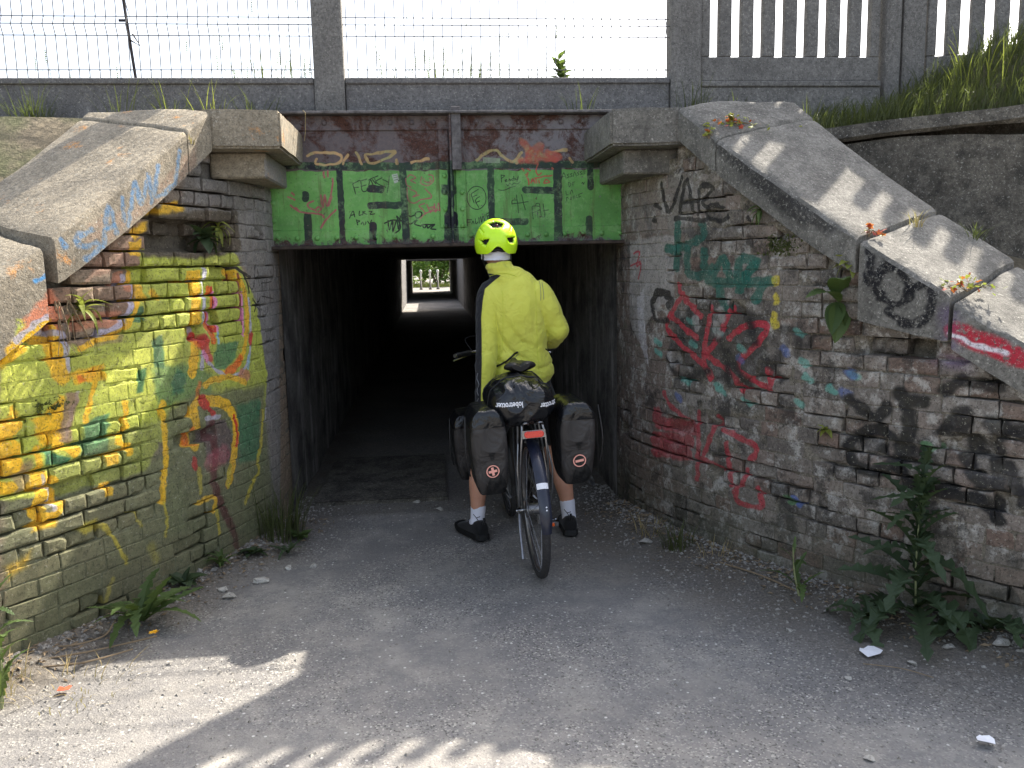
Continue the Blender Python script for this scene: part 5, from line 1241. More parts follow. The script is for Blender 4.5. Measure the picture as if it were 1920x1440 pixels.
M_HELM = mat_plain('neon_helmet', c(208, 255, 40), .35, bump=.02, var=.02, coat=.25); M_HBLK = mat_plain('helmet_liner', c(18, 18, 18), .7); M_LED = mat_plain('dark_red_lens', c(86, 30, 34), .2, bump=0)
M_SHOE = mat_cloth('black_mesh_shoe', c(26, 25, 26), .8, .7); M_SOLE = mat_plain('shoe_sole', c(22, 22, 22), .6); M_GREY = mat_plain('grey_reflective_trim', c(120, 122, 124), .4, bump=0)
M_HAIR = mat_plain('grey_hair', c(120, 108, 98), .8)

per = empty('person', (.49, 4.72, 0), 'cyclist in a yellow jacket and neon helmet standing astride the bicycle at the tunnel mouth', 'person')

def arm_chain(pts, k=4): return spline([(p, r, r) for p, r in pts], k)
LA = [((.345, 4.69, 1.405), .078), ((.310, 4.655, 1.28), .066), ((.304, 4.625, 1.13), .062), ((.289, 4.595, .96), .055), ((.264, 4.575, .80), .041)]
RA = [((.585, 4.685, 1.408), .074), ((.655, 4.675, 1.31), .067), ((.708, 4.685, 1.19), .062), ((.69, 4.82, 1.12), .052), ((.664, 4.885, 1.085), .041)]
torso = [((.497, 4.725, .905), .170, .128), ((.496, 4.72, .935), .186, .138), ((.492, 4.715, .985), .186, .138), ((.482, 4.71, 1.08), .172, .125), ((.474, 4.70, 1.18), .176, .124), ((.464, 4.69, 1.28), .184, .128), ((.458, 4.69, 1.36), .176, .122), ((.452, 4.695, 1.425), .150, .105), ((.432, 4.70, 1.47), .108, .088), ((.408, 4.705, 1.505), .078, .076), ((.392, 4.71, 1.535), .073, .076), ((.386, 4.715, 1.56), .076, .080), ((.385, 4.716, 1.568), .074, .078)]
jk = fuse([loft(spline(torso, 4), 28), loft(arm_chain([((.42, 4.69, 1.40), .07)]+LA), 18), loft(arm_chain([((.49, 4.69, 1.385), .072)]+RA), 18), loft([((.42, 4.70, 1.46), .075, .06, (0, 1, 0)), ((.36, 4.695, 1.43), .07, .052, (0, 1, 0)), ((.315, 4.69, 1.40), .05, .04, (0, 1, 0))], 16)], .0085, 5)

def seg_dist(p, ch):
    best = (9, 0, 0); acc = 0
    for (a, ra), (b, rb) in zip(ch[:-1], ch[1:]):
        a = Vector(a); b = Vector(b); d = b-a; t = max(0, min(1, (p-a).dot(d)/d.length_squared)); q = (p-a-d*t).length
        if q < best[0]: best = (q, acc+t*d.length, lerp(ra, rb, t))
        acc += d.length
    return best
LAv = [(Vector(a), b) for a, b in LA]; RAv = [(Vector(a), b) for a, b in RA]
def jacket_folds(me):
    me.calc_loop_triangles(); vn = [Vector(v.normal) for v in me.vertices]
    mn = bpy.data.meshes
    for v, n in zip(me.vertices, vn):
        p = v.co.copy(); dl = seg_dist(p, LAv); dr = seg_dist(p, RAv); h = 0
        wl_ = sst(1.35, 1.0, dl[0]/dl[2]); wr_ = sst(1.35, 1.0, dr[0]/dr[2])
        if p.z > 1.40 and p.x > .40: wl_ = 0
        for w, d, sg in ((wl_, dl, 1), (wr_, dr, 2)):
            if w > 0:
                s = d[1]; amp = .0075*sst(.10, .26, s)*(.6+.4*sst(.25, .4, s)); ph = s*52+3.2*nz(p.x*9, p.y*9, p.z*5+sg)+2.5*math.sin(8*p.y)
                h += w*amp*(.35*math.sin(ph*.8)+(.4-1.1*(1-abs(math.sin(ph*.37+1.3*nz(p.x*14, p.y*14, p.z*9))))**3)+.6*nz(p.x*24, p.y*24, p.z*16))
        wt = 1-max(wl_, wr_)
        if wt > 0:
            # soft hanging folds fanning from the left armpit and over the waist
            u = (p.x-.36)*math.cos(.9)+(p.z-1.30)*math.sin(.9)
            fan = (.35-1.2*(1-abs(math.sin(u*34+1.8*nz(p.x*5, p.z*5, 2))))**2.5)*sst(1.36, 1.2, p.z)*sst(.80, 1.05, p.z)*sst(.62, .42, p.x)
            hz = (.35-1.3*(1-abs(math.sin(p.z*30+7*(p.x-.5)+2.2*nz(p.x*6, p.z*4, 7))))**2.5)*sst(1.14, 1.03, p.z)*sst(.91, .95, p.z)
            vt = nz(p.x*13, p.y*6, p.z*4.5+4)
            h += wt*(.015*fan*sst(-.2, .4, nz(p.x*5, p.z*5, 13)+.2)+.015*hz*(.5+.5*nz(p.x*7, p.z*6, 5))+.013*vt*sst(1.46, 1.38, p.z)+.006*nz(p.x*26, p.y*20, p.z*16+1))
        for d in (dl, dr):
            q = d[0]/d[2]; h -= .013*math.exp(-((q-1.12)/.10)**2)*sst(1.37, 1.27, p.z)
        if p.z > 1.52: h += .003*math.sin((p.z-1.5)*140+6*p.x)
        v.co = p+n*h
    me.update()
jacket_folds(jk)
at = jk.attributes.new('panel', 'FLOAT', 'POINT')
for v in jk.vertices:
    p = v.co; d = seg_dist(p, LAv); nx, ny = v.normal.x, v.normal.y
    k = float(np.interp(p.z, [.78, .80, 1.04, 1.16, 1.28, 1.37, 1.43, 1.46, 1.50, 1.515], [.243, .243, .256, .260, .262, .274, .288, .325, .378, .30]))+.014-p.x
    if p.z > 1.512: k = -.05
    if p.x > .60: k = (p.y-4.80)*.5 if p.z < 1.30 else -.05
    at.data[v.index].value = .5+k*12
nj = NB('jacket_cloth'); w_ = nj.noise(420, 2); q_ = nj.noise(7, 3); nj.bump(nj.ma('ADD', nj.ma('MULTIPLY', w_, .03), nj.noise(15, 2.5, .45, dist=1.6)), .55, .022)
yl_ = nj.mix(nj.ramp(q_, (.35, 0.), (.65, 1.)), c(204, 206, 82), c(212, 213, 92)); fac_ = nj.n('Attribute', attribute_name='panel').outputs['Fac']
M_JKT = nj.base(nj.mix(nj.ramp(fac_, (.47, 0.), (.53, 1.)), yl_, c(34, 35, 40)), .8, spec=.25); nj.b.inputs['Sheen Weight'].default_value = .15
jo = link('jacket', jk, M_JKT, per); jo.modifiers.new('s', 'SUBSURF').render_levels = 1
jo['label'] = 'yellow softshell jacket with a black panel down the sleeve'
jb = BVHTree.FromPolygons([v.co for v in jk.vertices], [tuple(f.vertices) for f in jk.polygons])
def onback(x, z, lift=.002):
    h = jb.ray_cast(Vector((x, 4.2, z)), Vector((0, 1, 0))); return (h[0]+Vector((0, -lift, 0))) if h[0] else Vector((x, 4.6, z))
def trim(name, pts, w, mat, parent=jo, lift=.003):
    q = [onback(a[0], a[1], lift) for a in catmull(pts, 8)]; MB().tube(q, w, 6).build(name, mat, parent)
trim('pocket_zip', [(.352, 1.005), (.395, 1.028), (.435, 1.062), (.468, 1.085)], .006, M_BLK)
trim('pocket_zip', [(.632, 1.09), (.65, 1.075), (.662, 1.06)], .0042, M_BLK)
trim('pocket_piping', [(.40, 1.018), (.44, 1.048), (.474, 1.072)], .0016, M_GREY)
trim('reflective_line', [(.602, 1.465), (.603, 1.40), (.602, 1.36)], .0013, M_GREY); trim('reflective_line', [(.614, 1.458), (.618, 1.40), (.618, 1.365)], .0013, M_GREY)
trim('collar_seam', [(.33, 1.497), (.36, 1.505), (.40, 1.512), (.45, 1.502), (.475, 1.49)], .0016, M_YEL, lift=.0015); trim('hem_seam', [(.335, .948), (.42, .938), (.5, .936), (.58, .938), (.655, .946)], .0014, M_YEL, lift=.001)
trim('reflective_squiggle', [(.247, .98), (.241, .95), (.250, .92), (.240, .885), (.246, .86)], .0022, M_GREY); trim('reflective_squiggle', [(.246, .845), (.238, .825), (.246, .81)], .0022, M_GREY)
trim('back_seam', [(.573, 1.46), (.575, 1.3), (.578, 1.1), (.585, .96)], .0011, M_YEL, lift=.0008); trim('back_seam', [(.392, 1.42), (.392, 1.3), (.385, 1.1), (.37, .95)], .0011, M_YEL, lift=.0008)

# legs, head, hands: one continuous body
LL = [((.415, 4.74, .90), .095), ((.36, 4.77, .72), .085), ((.285, 4.82, .49), .062), ((.263, 4.80, .40), .056), ((.247, 4.775, .32), .057), ((.237, 4.755, .20), .042), ((.232, 4.745, .10), .034), ((.225, 4.76, .05), .036)]
RL = [((.565, 4.74, .90), .095), ((.63, 4.77, .72), .085), ((.69, 4.83, .49), .062), ((.712, 4.81, .40), .056), ((.735, 4.785, .32), .057), ((.756, 4.765, .20), .042), ((.766, 4.755, .10), .034), ((.769, 4.775, .05), .036)]
HC = Vector((.374, 4.745, 1.665))
parts = [loft(spline([(a, b*.8, cc*.8) for a, b, cc in torso[:9]], 2), 20), loft(arm_chain([(a, r*(.55, .58, .6, .62, .78)[i]) for i, (a, r) in enumerate(LA)], 3), 14), loft(arm_chain([(a, r*(.55, .58, .6, .62, .78)[i]) for i, (a, r) in enumerate(RA)], 3), 14), loft(arm_chain(LL, 3), 16), loft(arm_chain(RL, 3), 16),
         loft([((.41, 4.705, 1.45), .06, .062), ((.385, 4.725, 1.55), .053, .056), ((.376, 4.74, 1.64), .055, .06)], 16),
         ball(HC, .074, .094, .112), ball(HC+Vector((0, .03, -.07)), .055, .06, .05), ball(HC+Vector((0, .097, -.012)), .012, .018, .024), ball(HC+Vector((0, .088, -.065)), .024, .012, .008),
         ball(HC+Vector((0, .08, -.1)), .022, .02, .018), ball(HC+Vector((.076, 0, -.005)), .01, .02, .032), ball(HC+Vector((-.076, 0, -.005)), .01, .02, .032), ball(HC+Vector((.03, .084, .022)), .018, .012, .008), ball(HC+Vector((-.03, .084, .022)), .018, .012, .008)]
def hand(w, d, palm_n, th_dir, curl):
    """w wrist, d direction of the fingers, palm_n normal out of the palm, th_dir towards the thumb"""
    w = Vector(w); d = Vector(d).normalized(); s = Vector(th_dir).normalized(); n = Vector(palm_n).normalized(); out = []
    out.append(loft([(w-d*.02, .024, .020, s), (w+d*.03, .032, .017, s), (w+d*.07, .040, .015, s), (w+d*.092, .038, .013, s)], 14))
    for k, (o, L) in enumerate(((.028, .072), (.0095, .080), (-.0095, .075), (-.028, .058))):
        p = w+d*.085+s*o; pts = [p-d*.012]; cur = d.copy(); q = p
        for j in range(3):
            cur = (cur*math.cos(curl)+n*math.sin(curl)).normalized(); q = q+cur*L*(.42, .32, .26)[j]; pts.append(q); n2 = (n*math.cos(curl)-d*math.sin(curl))
        out.append(loft([(x, r, r, s) for x, r in zip(pts, (.0088, .0085, .008, .0066))], 10))
    b = w+d*.025+s*.026; out.append(loft([(b-s*.012, .011, .011, d), (b+s*.018+d*.02+n*.006, .0105, .0105, d), (b+s*.026+d*.045+n*.016, .009, .009, d), (b+s*.024+d*.066+n*.024, .007, .007, d)], 10)); return out
parts += hand((.261, 4.569, .785), (-.14, -.18, -1), (.9, -.1, -.1), (.1, 1, -.1), .35)
parts += hand((.660, 4.89, 1.085), (-.25, .95, -.12), (0, -.1, -1), (-.9, .1, 0), .75)
body = fuse(parts, .0055, 2); link('body', body, M_SKIN, per)
for s in (-1, 1):
    MB().add(*ball(HC+Vector((s*.03, .082, .005)), .012, .010, .010, 10)).build('eye', M_WHITE, per, smooth=True)
# shorts
sh = fuse([loft(spline([((.497, 4.725, .97), .165, .118), ((.495, 4.735, .90), .172, .128), ((.49, 4.745, .82), .15, .12), ((.49, 4.75, .78), .10, .1)], 3), 22),
           loft(arm_chain([((.425, 4.745, .88), .105), ((.365, 4.77, .73), .100), ((.305, 4.81, .55), .088), ((.297, 4.815, .525), .088)], 3), 18), loft(arm_chain([((.56, 4.745, .88), .105), ((.625, 4.77, .73), .100), ((.675, 4.82, .55), .088), ((.683, 4.825, .525), .088)], 3), 18)], .010, 3)
for v in sh.vertices: v.co += Vector(v.normal)*.006*nz(v.co.x*12, v.co.y*12, v.co.z*7)
link('shorts', sh, M_SHORT, per)
# socks and shoes
def foot(ank, d, sgn, sock_pts):
    d = Vector((d[0], d[1], 0)).normalized(); s = Vector((d.y, -d.x, 0)); a = Vector((ank[0], ank[1], 0))
    so = fuse([loft(arm_chain(sock_pts, 4), 20), loft([((a+d*-.01+Vector((0, 0, .105))), .04, .044), (a+d*.03+Vector((0, 0, .06)), .04, .05), (a+d*.07+Vector((0, 0, .045)), .036, .03)], 16)], .006, 2); so_ = link('sock', so, M_SOCK, per)
    sec = [(-.085, .024, .032, .075), (-.076, .037, .020, .110), (-.045, .043, .014, .116), (.0, .045, .012, .112), (.04, .046, .012, .102), (.08, .049, .012, .084), (.13, .053, .012, .068), (.17, .049, .013, .056), (.20, .036, .014, .038), (.218, .016, .020, .030)]
    vs = []; n = 20
    for t, w, lo, hi in sec:
        for k in range(n):
            an = 2*math.pi*k/n; ca, sa = math.cos(an), math.sin(an); x = w*math.copysign(abs(ca)**.8, ca); z = (lo+hi)/2+(hi-lo)/2*math.copysign(abs(sa)**(.55 if sa < 0 else 1), sa)
            p = a+d*t+s*x; vs.append((p.x, p.y, z))
    N = len(sec); fs = [(i*n+k, i*n+(k+1) % n, (i+1)*n+(k+1) % n, (i+1)*n+k) for i in range(N-1) for k in range(n)]+[tuple(range(n))[::-1], tuple((N-1)*n+k for k in range(n))]
    me = mesh(vs, fs); bm = bmesh.new(); bm.from_mesh(me); bmesh.ops.recalc_face_normals(bm, faces=bm.faces); bm.to_mesh(me); bm.free(); o = link('shoe', me, M_SHOE, per, smooth=True); o.modifiers.new('s', 'SUBSURF').render_levels = 2
    m = MB(); out = [];
    prof = [(-.095, .014), (-.090, .032), (-.07, .043), (-.02, .045), (.04, .046), (.09, .052), (.14, .057), (.18, .049), (.21, .036), (.225, .012)]
    ring = [(t, w) for t, w in prof]+[(t, -w) for t, w in prof[::-1]]
    for zz, sc in ((.003, .95), (.010, 1.03), (.030, 1.0), (.038, .93)):
        for t, w in ring: p = a+d*(t*sc+.003)+s*w*sc; out.append((p.x, p.y, zz+(.018*sst(.12, .22, t) if zz < .02 else .012*sst(.12, .22, t))))
    n = len(ring); m.add(out, [(i*n+k, i*n+(k+1) % n, (i+1)*n+(k+1) % n, (i+1)*n+k) for i in range(3) for k in range(n)]+[tuple(range(n)), tuple(3*n+k for k in range(n))]); m.build('sole', M_SOLE, o, smooth=False)
    MB().tube([tuple(a+d*-.08+Vector((0, 0, .10))), tuple(a+d*-.094+Vector((0, 0, .12))), tuple(a+d*-.086+Vector((0, 0, .138)))], .007, 6).build('heel_tab', M_SHOE, o)
    for k in range(4):
        q = a+d*(.045+.022*k); MB().tube([tuple(q+s*.032+Vector((0, 0, .088-.008*k))), tuple(q+Vector((0, 0, .108-.010*k))), tuple(q-s*.032+Vector((0, 0, .088-.008*k)))], .003, 5).build('lace', M_GREY if k % 2 else M_BLK, o)
    b = BVHTree.FromPolygons([v.co for v in so.vertices], [tuple(f.vertices) for f in so.polygons])
    def os(x, z): h = b.ray_cast(Vector((x, 4.4, z)), Vector((0, 1, 0))); return (h[0]+Vector((0, -.002, 0))) if h[0] else Vector((x, ank[1], z))
    cx = sock_pts[1][0][0]
    k = MB(); k.tube([os(cx-.028, .147), os(cx-.012, .128), os(cx-.002, .112)], .0022, 5); k.tube([os(cx-.012, .128), os(cx+.010, .134)], .0022, 5); k.build('sock_mark', M_BLK, so_)
    return o
foot((.228, 4.742), (-.42, .9), -1, [((.240, 4.758, .185), .045), ((.236, 4.75, .14), .043), ((.232, 4.745, .10), .041), ((.228, 4.745, .06), .042)])
foot((.768, 4.752), (.06, 1), 1, [((.758, 4.766, .195), .045), ((.762, 4.76, .15), .043), ((.766, 4.755, .10), .041), ((.769, 4.755, .06), .042)])

# helmet with vents, headband, straps
VX = lambda zx: .376+(zx-782)*.00073
VZ = lambda zy: 1.798-(zy-97)*.00073
vents = [[(725, 137), (770, 121), (828, 137), (806, 167), (750, 167)], [(664, 166), (674, 160), (694, 194), (684, 200)], [(888, 148), (878, 150), (866, 188), (874, 190)], [(664, 244), (722, 238), (722, 256), (704, 286), (682, 276)], [(838, 232), (902, 228), (888, 270), (860, 272)]]
vents = [[(VX(a), VZ(b)) for a, b in v] for v in vents]
vents = [[(lerp(sum(q[0] for q in v)/len(v), a, 1.3), lerp(sum(q[1] for q in v)/len(v), b, 1.3)) for a, b in v] for v in vents]
def inside(p, poly):
    r = False
    for (x1, y1), (x2, y2) in zip(poly, poly[1:]+poly[:1]):
        if (y1 > p[1]) != (y2 > p[1]) and p[0] < (x2-x1)*(p[1]-y1)/(y2-y1)+x1: r = not r
    return r
def helmet():
    o = Vector((.376, 4.742, 1.676)); A, B, Cc = .106, .139, .122; NU, NV = 260, 110
    bot = lambda az: -.052-.006*math.cos(az) + (.038*math.exp(-((((az+math.pi) % (2*math.pi))-math.pi)/.33)**2)) + .012*sst(1.9, 2.8, abs(((az+math.pi) % (2*math.pi))-math.pi))
    vs = []; ind = []
    for i in range(NU):
        az = 2*math.pi*i/NU                                   # 0 = straight back
        z0 = bot(az)
        for j in range(NV+1):
            t = j/NV; zz = lerp(z0, Cc, math.sin(t*math.pi/2)); k = math.sqrt(max(0, 1-(zz/Cc)**2))
            rr = 1+.018*math.cos(az*6)*sst(.02, .06, zz)*sst(Cc, .08, zz)
            p = o+Vector((-A*k*rr*math.sin(az)*1.0, -B*k*rr*math.cos(az), zz)); v = False
            if math.cos(az) > .2: v = any(inside((p.x, p.z), q) for q in vents)
            elif zz > .02: v = (abs(math.sin(az*5)) > .8 and .03 < zz < .10)
            vs.append(p-(p-o).normalized()*(.014 if v else 0)); ind.append(v)
    n = NV+1; m = MB()
    fs = [(i*n+j, ((i+1) % NU)*n+j, ((i+1) % NU)*n+j+1, i*n+j+1) for i in range(NU) for j in range(NV)]
    me = mesh(vs, fs)
    for f in me.polygons: f.material_index = 1 if sum(ind[k] for k in f.vertices) >= 2 else 0; f.use_smooth = True
    h = link('helmet', me, [M_HELM, M_HBLK], per); sd2 = h.modifiers.new('s', 'SOLIDIFY'); sd2.thickness = .012; sd2.offset = -1
    h['label'] = 'neon yellow-green cycling helmet with dark vents'
    MB().lathe([(.008, 0), (.008, .003), (.004, .005)], (VX(777), 4.742-.117, VZ(143)), (0, -1, .45), 14).build('rear_light', M_LED, h, smooth=True)
    MB().tube([(.325, 4.640, 1.630), (.352, 4.630, 1.633), (.376, 4.627, 1.640), (.402, 4.630, 1.633), (.428, 4.642, 1.630)], [.006, .010, .011, .010, .006], 8).build('fit_dial', M_BLK, h, smooth=True)
    for s in (-1, 1): MB().tube([(.376+s*.074, 4.69, 1.63), (.376+s*.078, 4.70, 1.585), (.378+s*.06, 4.76, 1.53), (.378, 4.80, 1.52)], .0045, 6).build('chin_strap', M_BLK, h)
helmet()
def headband(u, v):
    a = 2*math.pi*u; z = lerp(1.584, 1.658, v); w = .0030*math.sin(v*17+2.5*math.sin(a*2)); ear = .007*math.exp(-((abs(math.cos(a))-1)/.08)**2)*(math.sin(v*math.pi))
    t = 1-.06*(1-v); return (.3745+(.0805*t+w+ear)*math.cos(a), 4.742+(.098*t+w)*math.sin(a)-.004*(1-v), z+.010*math.sin(a)*(1-v)*.3)
MB().grid(headband, 60, 14).build('headband', M_BUFF, per, smooth=True)
# ------------------------------------------------------------ plants
def mat_leaf(name, a, b, trans=.35, rough=.55):
    n = NB(name); q = n.noise(14, 4); r = n.rand(); col = n.mix(n.ma('MULTIPLY', n.ma('ADD', q, r), .5), a, b)
    m = n.base(col, rough, spec=.35); n.bump(n.noise(90, 3), .3, .003)
    tr = n.n('BsdfTranslucent'); n.put(tr.inputs[0], n.mix(.3, col, c(150, 175, 70))); mx = n.n('MixShader'); mx.inputs[0].default_value = trans
    o = n.t.nodes['Material Output']; n.t.links.new(n.b.outputs[0], mx.inputs[1]); n.t.links.new(tr.outputs[0], mx.inputs[2]); n.t.links.new(mx.outputs[0], o.inputs[0]); return m
M_LF = mat_leaf('weed_leaf', c(58, 78, 44), c(92, 110, 58), .3); M_LFD = mat_leaf('thistle_leaf', c(42, 56, 38), c(66, 82, 52), .2); M_GR = mat_leaf('grass_blade', c(58, 66, 40), c(98, 102, 62), .28)
M_GRD = mat_leaf('dry_grass', c(150, 132, 92), c(188, 168, 120), .3); M_LFY = mat_leaf('yellow_green_leaf', c(116, 126, 54), c(154, 156, 74), .35); M_RED = mat_leaf('red_leaf', c(150, 44, 40), c(190, 70, 50), .35)
M_STEM = mat_plain('pale_stem', c(146, 150, 104), .7); M_TWIG = mat_plain('dead_twig', c(136, 118, 94), .9); M_PETAL = mat_plain('yellow_petal', c(240, 180, 30), .6, bump=0)
M_MOSS = mat_leaf('moss', c(48, 58, 30), c(86, 92, 48), .1, .9)

def leaf_mesh(L, wf, arch=.3, fold=.25, n=26, tip=0.):
    vs = []; fs = []
    for i in range(n+1):
        t = i/n; y = L*(math.sin(t*arch*1.6)/(arch*1.6) if arch else t); z = L*(arch*t*(1-t)*1.6+tip*t*t); w = wf(t)*L
        vs += [(-w, y-(.25*w if i % 2 else 0), z+fold*w), (0, y, z), (w, y-(.25*w if i % 2 else 0), z+fold*w)]
    for i in range(n): a = i*3; fs += [(a, a+1, a+4, a+3), (a+1, a+2, a+5, a+4)]
    return mesh(vs, fs, 'leaf')
saw = lambda t, k: ((t*k) % 1)
W_DAN = lambda t: (.02+.105*math.sin(math.pi*min(1, t*.95+.05))**.8*(.22+.78*(1-saw(t, 6))))*(1 if t < .97 else .2)
W_THI = lambda t: (.018+.14*math.sin(math.pi*(t*.9+.06))*(.10+.90*abs(math.sin(t*7*math.pi))**1.6))*(1 if t < .98 else .1)
W_OVA = lambda t: .24*math.sin(math.pi*t**.8)**.8*(1 if 0 < t < 1 else 0)+.004
W_LAN = lambda t: .09*math.sin(math.pi*t**.7)**.9+.003 if t < 1 else 0
LM = {}
for nm, wf, arr in (('dandelion', W_DAN, ((.35, .2, -.1), (.2, .3, .1), (.5, .2, -.35))), ('thistle', W_THI, ((.45, .45, -.3), (.3, .5, 0), (.6, .4, -.6))), ('oval', W_OVA, ((.3, .25, -.3), (.15, .3, -.1))), ('lance', W_LAN, ((.3, .3, -.2), (.5, .3, -.5)))):
    LM[nm] = [leaf_mesh(1, wf, a, f, tip=tp) for a, f, tp in arr]
def leafy(name, loc, label, cat, kind, leaves, mat, group=None, stem=None, seed=1, extra=None):
    """leaves: (height, azimuth deg, pitch deg, length)"""
    p = empty(name, loc, label, cat, group); r = random.Random(seed)
    if stem:
        MB().tube(catmull(stem, 5), [lerp(.006, .002, i/(len(catmull(stem, 5))-1)) for i in range(len(catmull(stem, 5)))], 6).build('stem', M_STEM, p, world=False)
    for k, (h, az, pi_, L) in enumerate(leaves):
        me = LM[kind][k % len(LM[kind])]
        if not me.materials: me.materials.append(mat)
        o = bpy.data.objects.new('leaf', me); COL.objects.link(o); o.parent = p; o.material_slots[0].link = 'OBJECT'; o.material_slots[0].material = mat
        o.location = (stem_at(stem, h) if stem else (0, 0, h)); o.rotation_euler = (R(pi_), R(r.uniform(-14, 14)), R(-az)); o.scale = (L*r.uniform(.9, 1.15), L, L)
    return p
def stem_at(stem, h):
    q = catmull(stem, 8); return tuple(min(q, key=lambda s: abs(s[2]-h)))
def rosette(n, L, seed, p0=18, p1=50, h=.01):
    r = random.Random(seed); return [(h+r.uniform(0, .015), 360*k/n+r.uniform(-16, 16), r.uniform(p0, p1), L*r.uniform(.7, 1.1)) for k in range(n)]
def blades(n, R_, h, seed, lean=.35, w=.0035, dirx=0, diry=0, seeds=False):
    r = random.Random(seed); m = MB()
    for k in range(n):
        a = r.uniform(0, 6.28); q = R_*math.sqrt(r.random()); x, y = q*math.cos(a), q*math.sin(a); H = h*r.uniform(.45, 1.1); L = lean*r.uniform(.3, 1.5)*H; b = a+r.uniform(-.8, .8)
        dx, dy = L*math.cos(b)+dirx*H, L*math.sin(b)+diry*H; ww = w*r.uniform(.6, 1.2); px, py = -math.sin(b)*ww, math.cos(b)*ww; vs = []; N = 5; dr = r.uniform(.0, .35)
        for i in range(N+1):
            t = i/N; s = 1-t**2.2; cx = x+dx*t**1.8; cy = y+dy*t**1.8; z = H*(t-dr*t*t*t); vs += [(cx-px*s, cy-py*s, z), (cx+px*s, cy+py*s, z)]
        m.add(vs, [(2*i, 2*i+1, 2*i+3, 2*i+2) for i in range(N)])
        if seeds and k % 4 == 0:
            cx, cy, z = x+dx, y+dy, H*(1-dr)
            for j in range(7): o = .012*j; m.add([(cx-.004, cy, z-o), (cx+.004+.003*(j % 2), cy+.003, z-o+.004), (cx, cy, z-o+.014)], [(0, 1, 2)])
    return m
def tuft(loc, n, R_, h, seed, label, mat=None, lean=.35, w=.0035, group='grass tufts', **k):
    return tag_at(blades(n, R_, h, seed, lean, w, **k).build('grass_tuft', mat or M_GR), loc, label, 'grass', group)
def tag_at(o, loc, label, cat, group=None): o.location = loc; return tag(o, label, cat, group)

# at the foot of the walls
tuft((-.90, 4.86, .0), 150, .13, .42, 1, 'tall grass clump in the corner where the graffiti wall meets the tunnel', M_GR, .30, .0035)
leafy('weed', (-.78, 4.82, 0), 'low leafy weed at the foot of the tall grass clump', 'weed', 'oval', rosette(10, .10, 3), M_LF)
leafy('dandelion', (-1.30, 3.70, .03), 'largest dandelion rosette below the yellow graffiti wall', 'weed', 'dandelion', rosette(19, .27, 5, 5, 48), M_LF, seed=4)
fl = empty('dandelion_flower', (-1.185, 3.49, .0), 'yellow dandelion flower standing beside the largest rosette', 'flower')
MB().tube([(-.06, .12, .02), (-.02, .04, .06), (0, 0, .075)], .0022, 6).build('stem', M_STEM, fl, world=False)
mm = MB()
for k in range(34):
    a = k*2.4; rr = .004+.016*(k/34); mm.add([(0, 0, .078), (rr*math.cos(a-.18), rr*math.sin(a-.18)-.006, .082), (rr*1.15*math.cos(a), rr*1.15*math.sin(a)-.006, .083), (rr*math.cos(a+.18), rr*math.sin(a+.18)-.006, .082)], [(0, 1, 2, 3)])
mm.build('petals', M_PETAL, fl, world=False)
leafy('weed', (-1.24, 4.13, .02), 'dark broad-leaved weed beyond the dandelion rosette at the wall foot', 'weed', 'oval', rosette(9, .13, 8, 15, 60), M_LFD, seed=2)
leafy('weed', (-1.12, 4.36, .02), 'small bright lance-leaved weed halfway along the graffiti wall foot', 'weed', 'lance', rosette(14, .13, 9, 35, 75), M_LF, seed=3)
leafy('weed', (-1.0, 4.55, .02), 'flat weed mat under the maroon paint drip', 'weed', 'oval', rosette(12, .10, 19, 8, 30), M_LFD, seed=3)
leafy('weed', (-.82, 4.60, .0), 'flat leafy weed on the gravel near the corner grass', 'weed', 'dandelion', rosette(9, .12, 21, 8, 30), M_LFD, seed=6)
leafy('nettle', (-1.60, 3.07, .0), 'bright sunlit leafy weed growing at the near end of the graffiti wall', 'weed', 'dandelion', [(h, az, p, L) for h, az, p, L in [(.02+.024*k, k*137, 55-k*1.5, .17-.004*k) for k in range(18)]], M_LF, stem=[(0, 0, 0), (.01, .01, .2), (.0, .03, .46)], seed=12)
tuft((-1.66, 3.22, 0), 40, .09, .16, 30, 'dry straw tuft beside the sunlit leafy weed', M_GRD, .7, .002)
tuft((-1.38, 3.2, 0), 60, .22, .06, 31, 'flattened dry straw on the sunlit gravel', M_GRD, 1.6, .0018)['kind'] = 'stuff'
tuft((1.30, 4.36, 0), 90, .08, .17, 11, 'dark grass clump at the grey wall foot below the red tags', M_GR, .55, .003)
tuft((1.22, 4.62, 0), 55, .10, .13, 12, 'wispy dry grass at the grey wall foot inside the tunnel mouth', M_GRD, .8, .0022)
tuft((1.47, 4.18, 0), 45, .10, .14, 13, 'thin brownish grass between the grass clump and the ragged weed', M_GRD, .6, .002)
leafy('weed', (1.66, 3.62, 0), 'upright ragged weed between the thin grass and the big thistle', 'weed', 'dandelion', [(.03, 20, 25, .16), (.04, 100, 30, .15), (.04, 200, 25, .18), (.05, 300, 20, .2), (.10, 60, 45, .13), (.13, 180, 50, .12), (.16, 290, 55, .11), (.2, 20, 65, .09)], M_LF, stem=[(0, 0, 0), (-.02, .02, .12), (-.03, .02, .24)], seed=9)
TH = [(.06, 250, 5, .42), (.08, 205, -8, .46), (.07, 165, -4, .48), (.10, 120, 8, .44), (.12, 285, 22, .40), (.18, 80, 18, .40), (.2, 230, 12, .36), (.22, 310, 30, .36), (.26, 150, 15, .34), (.30, 55, 38, .36), (.34, 270, 42, .32), (.36, 190, 30, .30), (.42, 110, 45, .32), (.46, 330, 52, .30), (.50, 240, 55, .28), (.54, 70, 58, .28), (.58, 160, 60, .25), (.62, 300, 66, .24), (.65, 20, 72, .22), (.67, 200, 74, .2)]+[(.10+.028*k, k*137+40, 5+k*3.2, .30-.006*k) for k in range(18)]
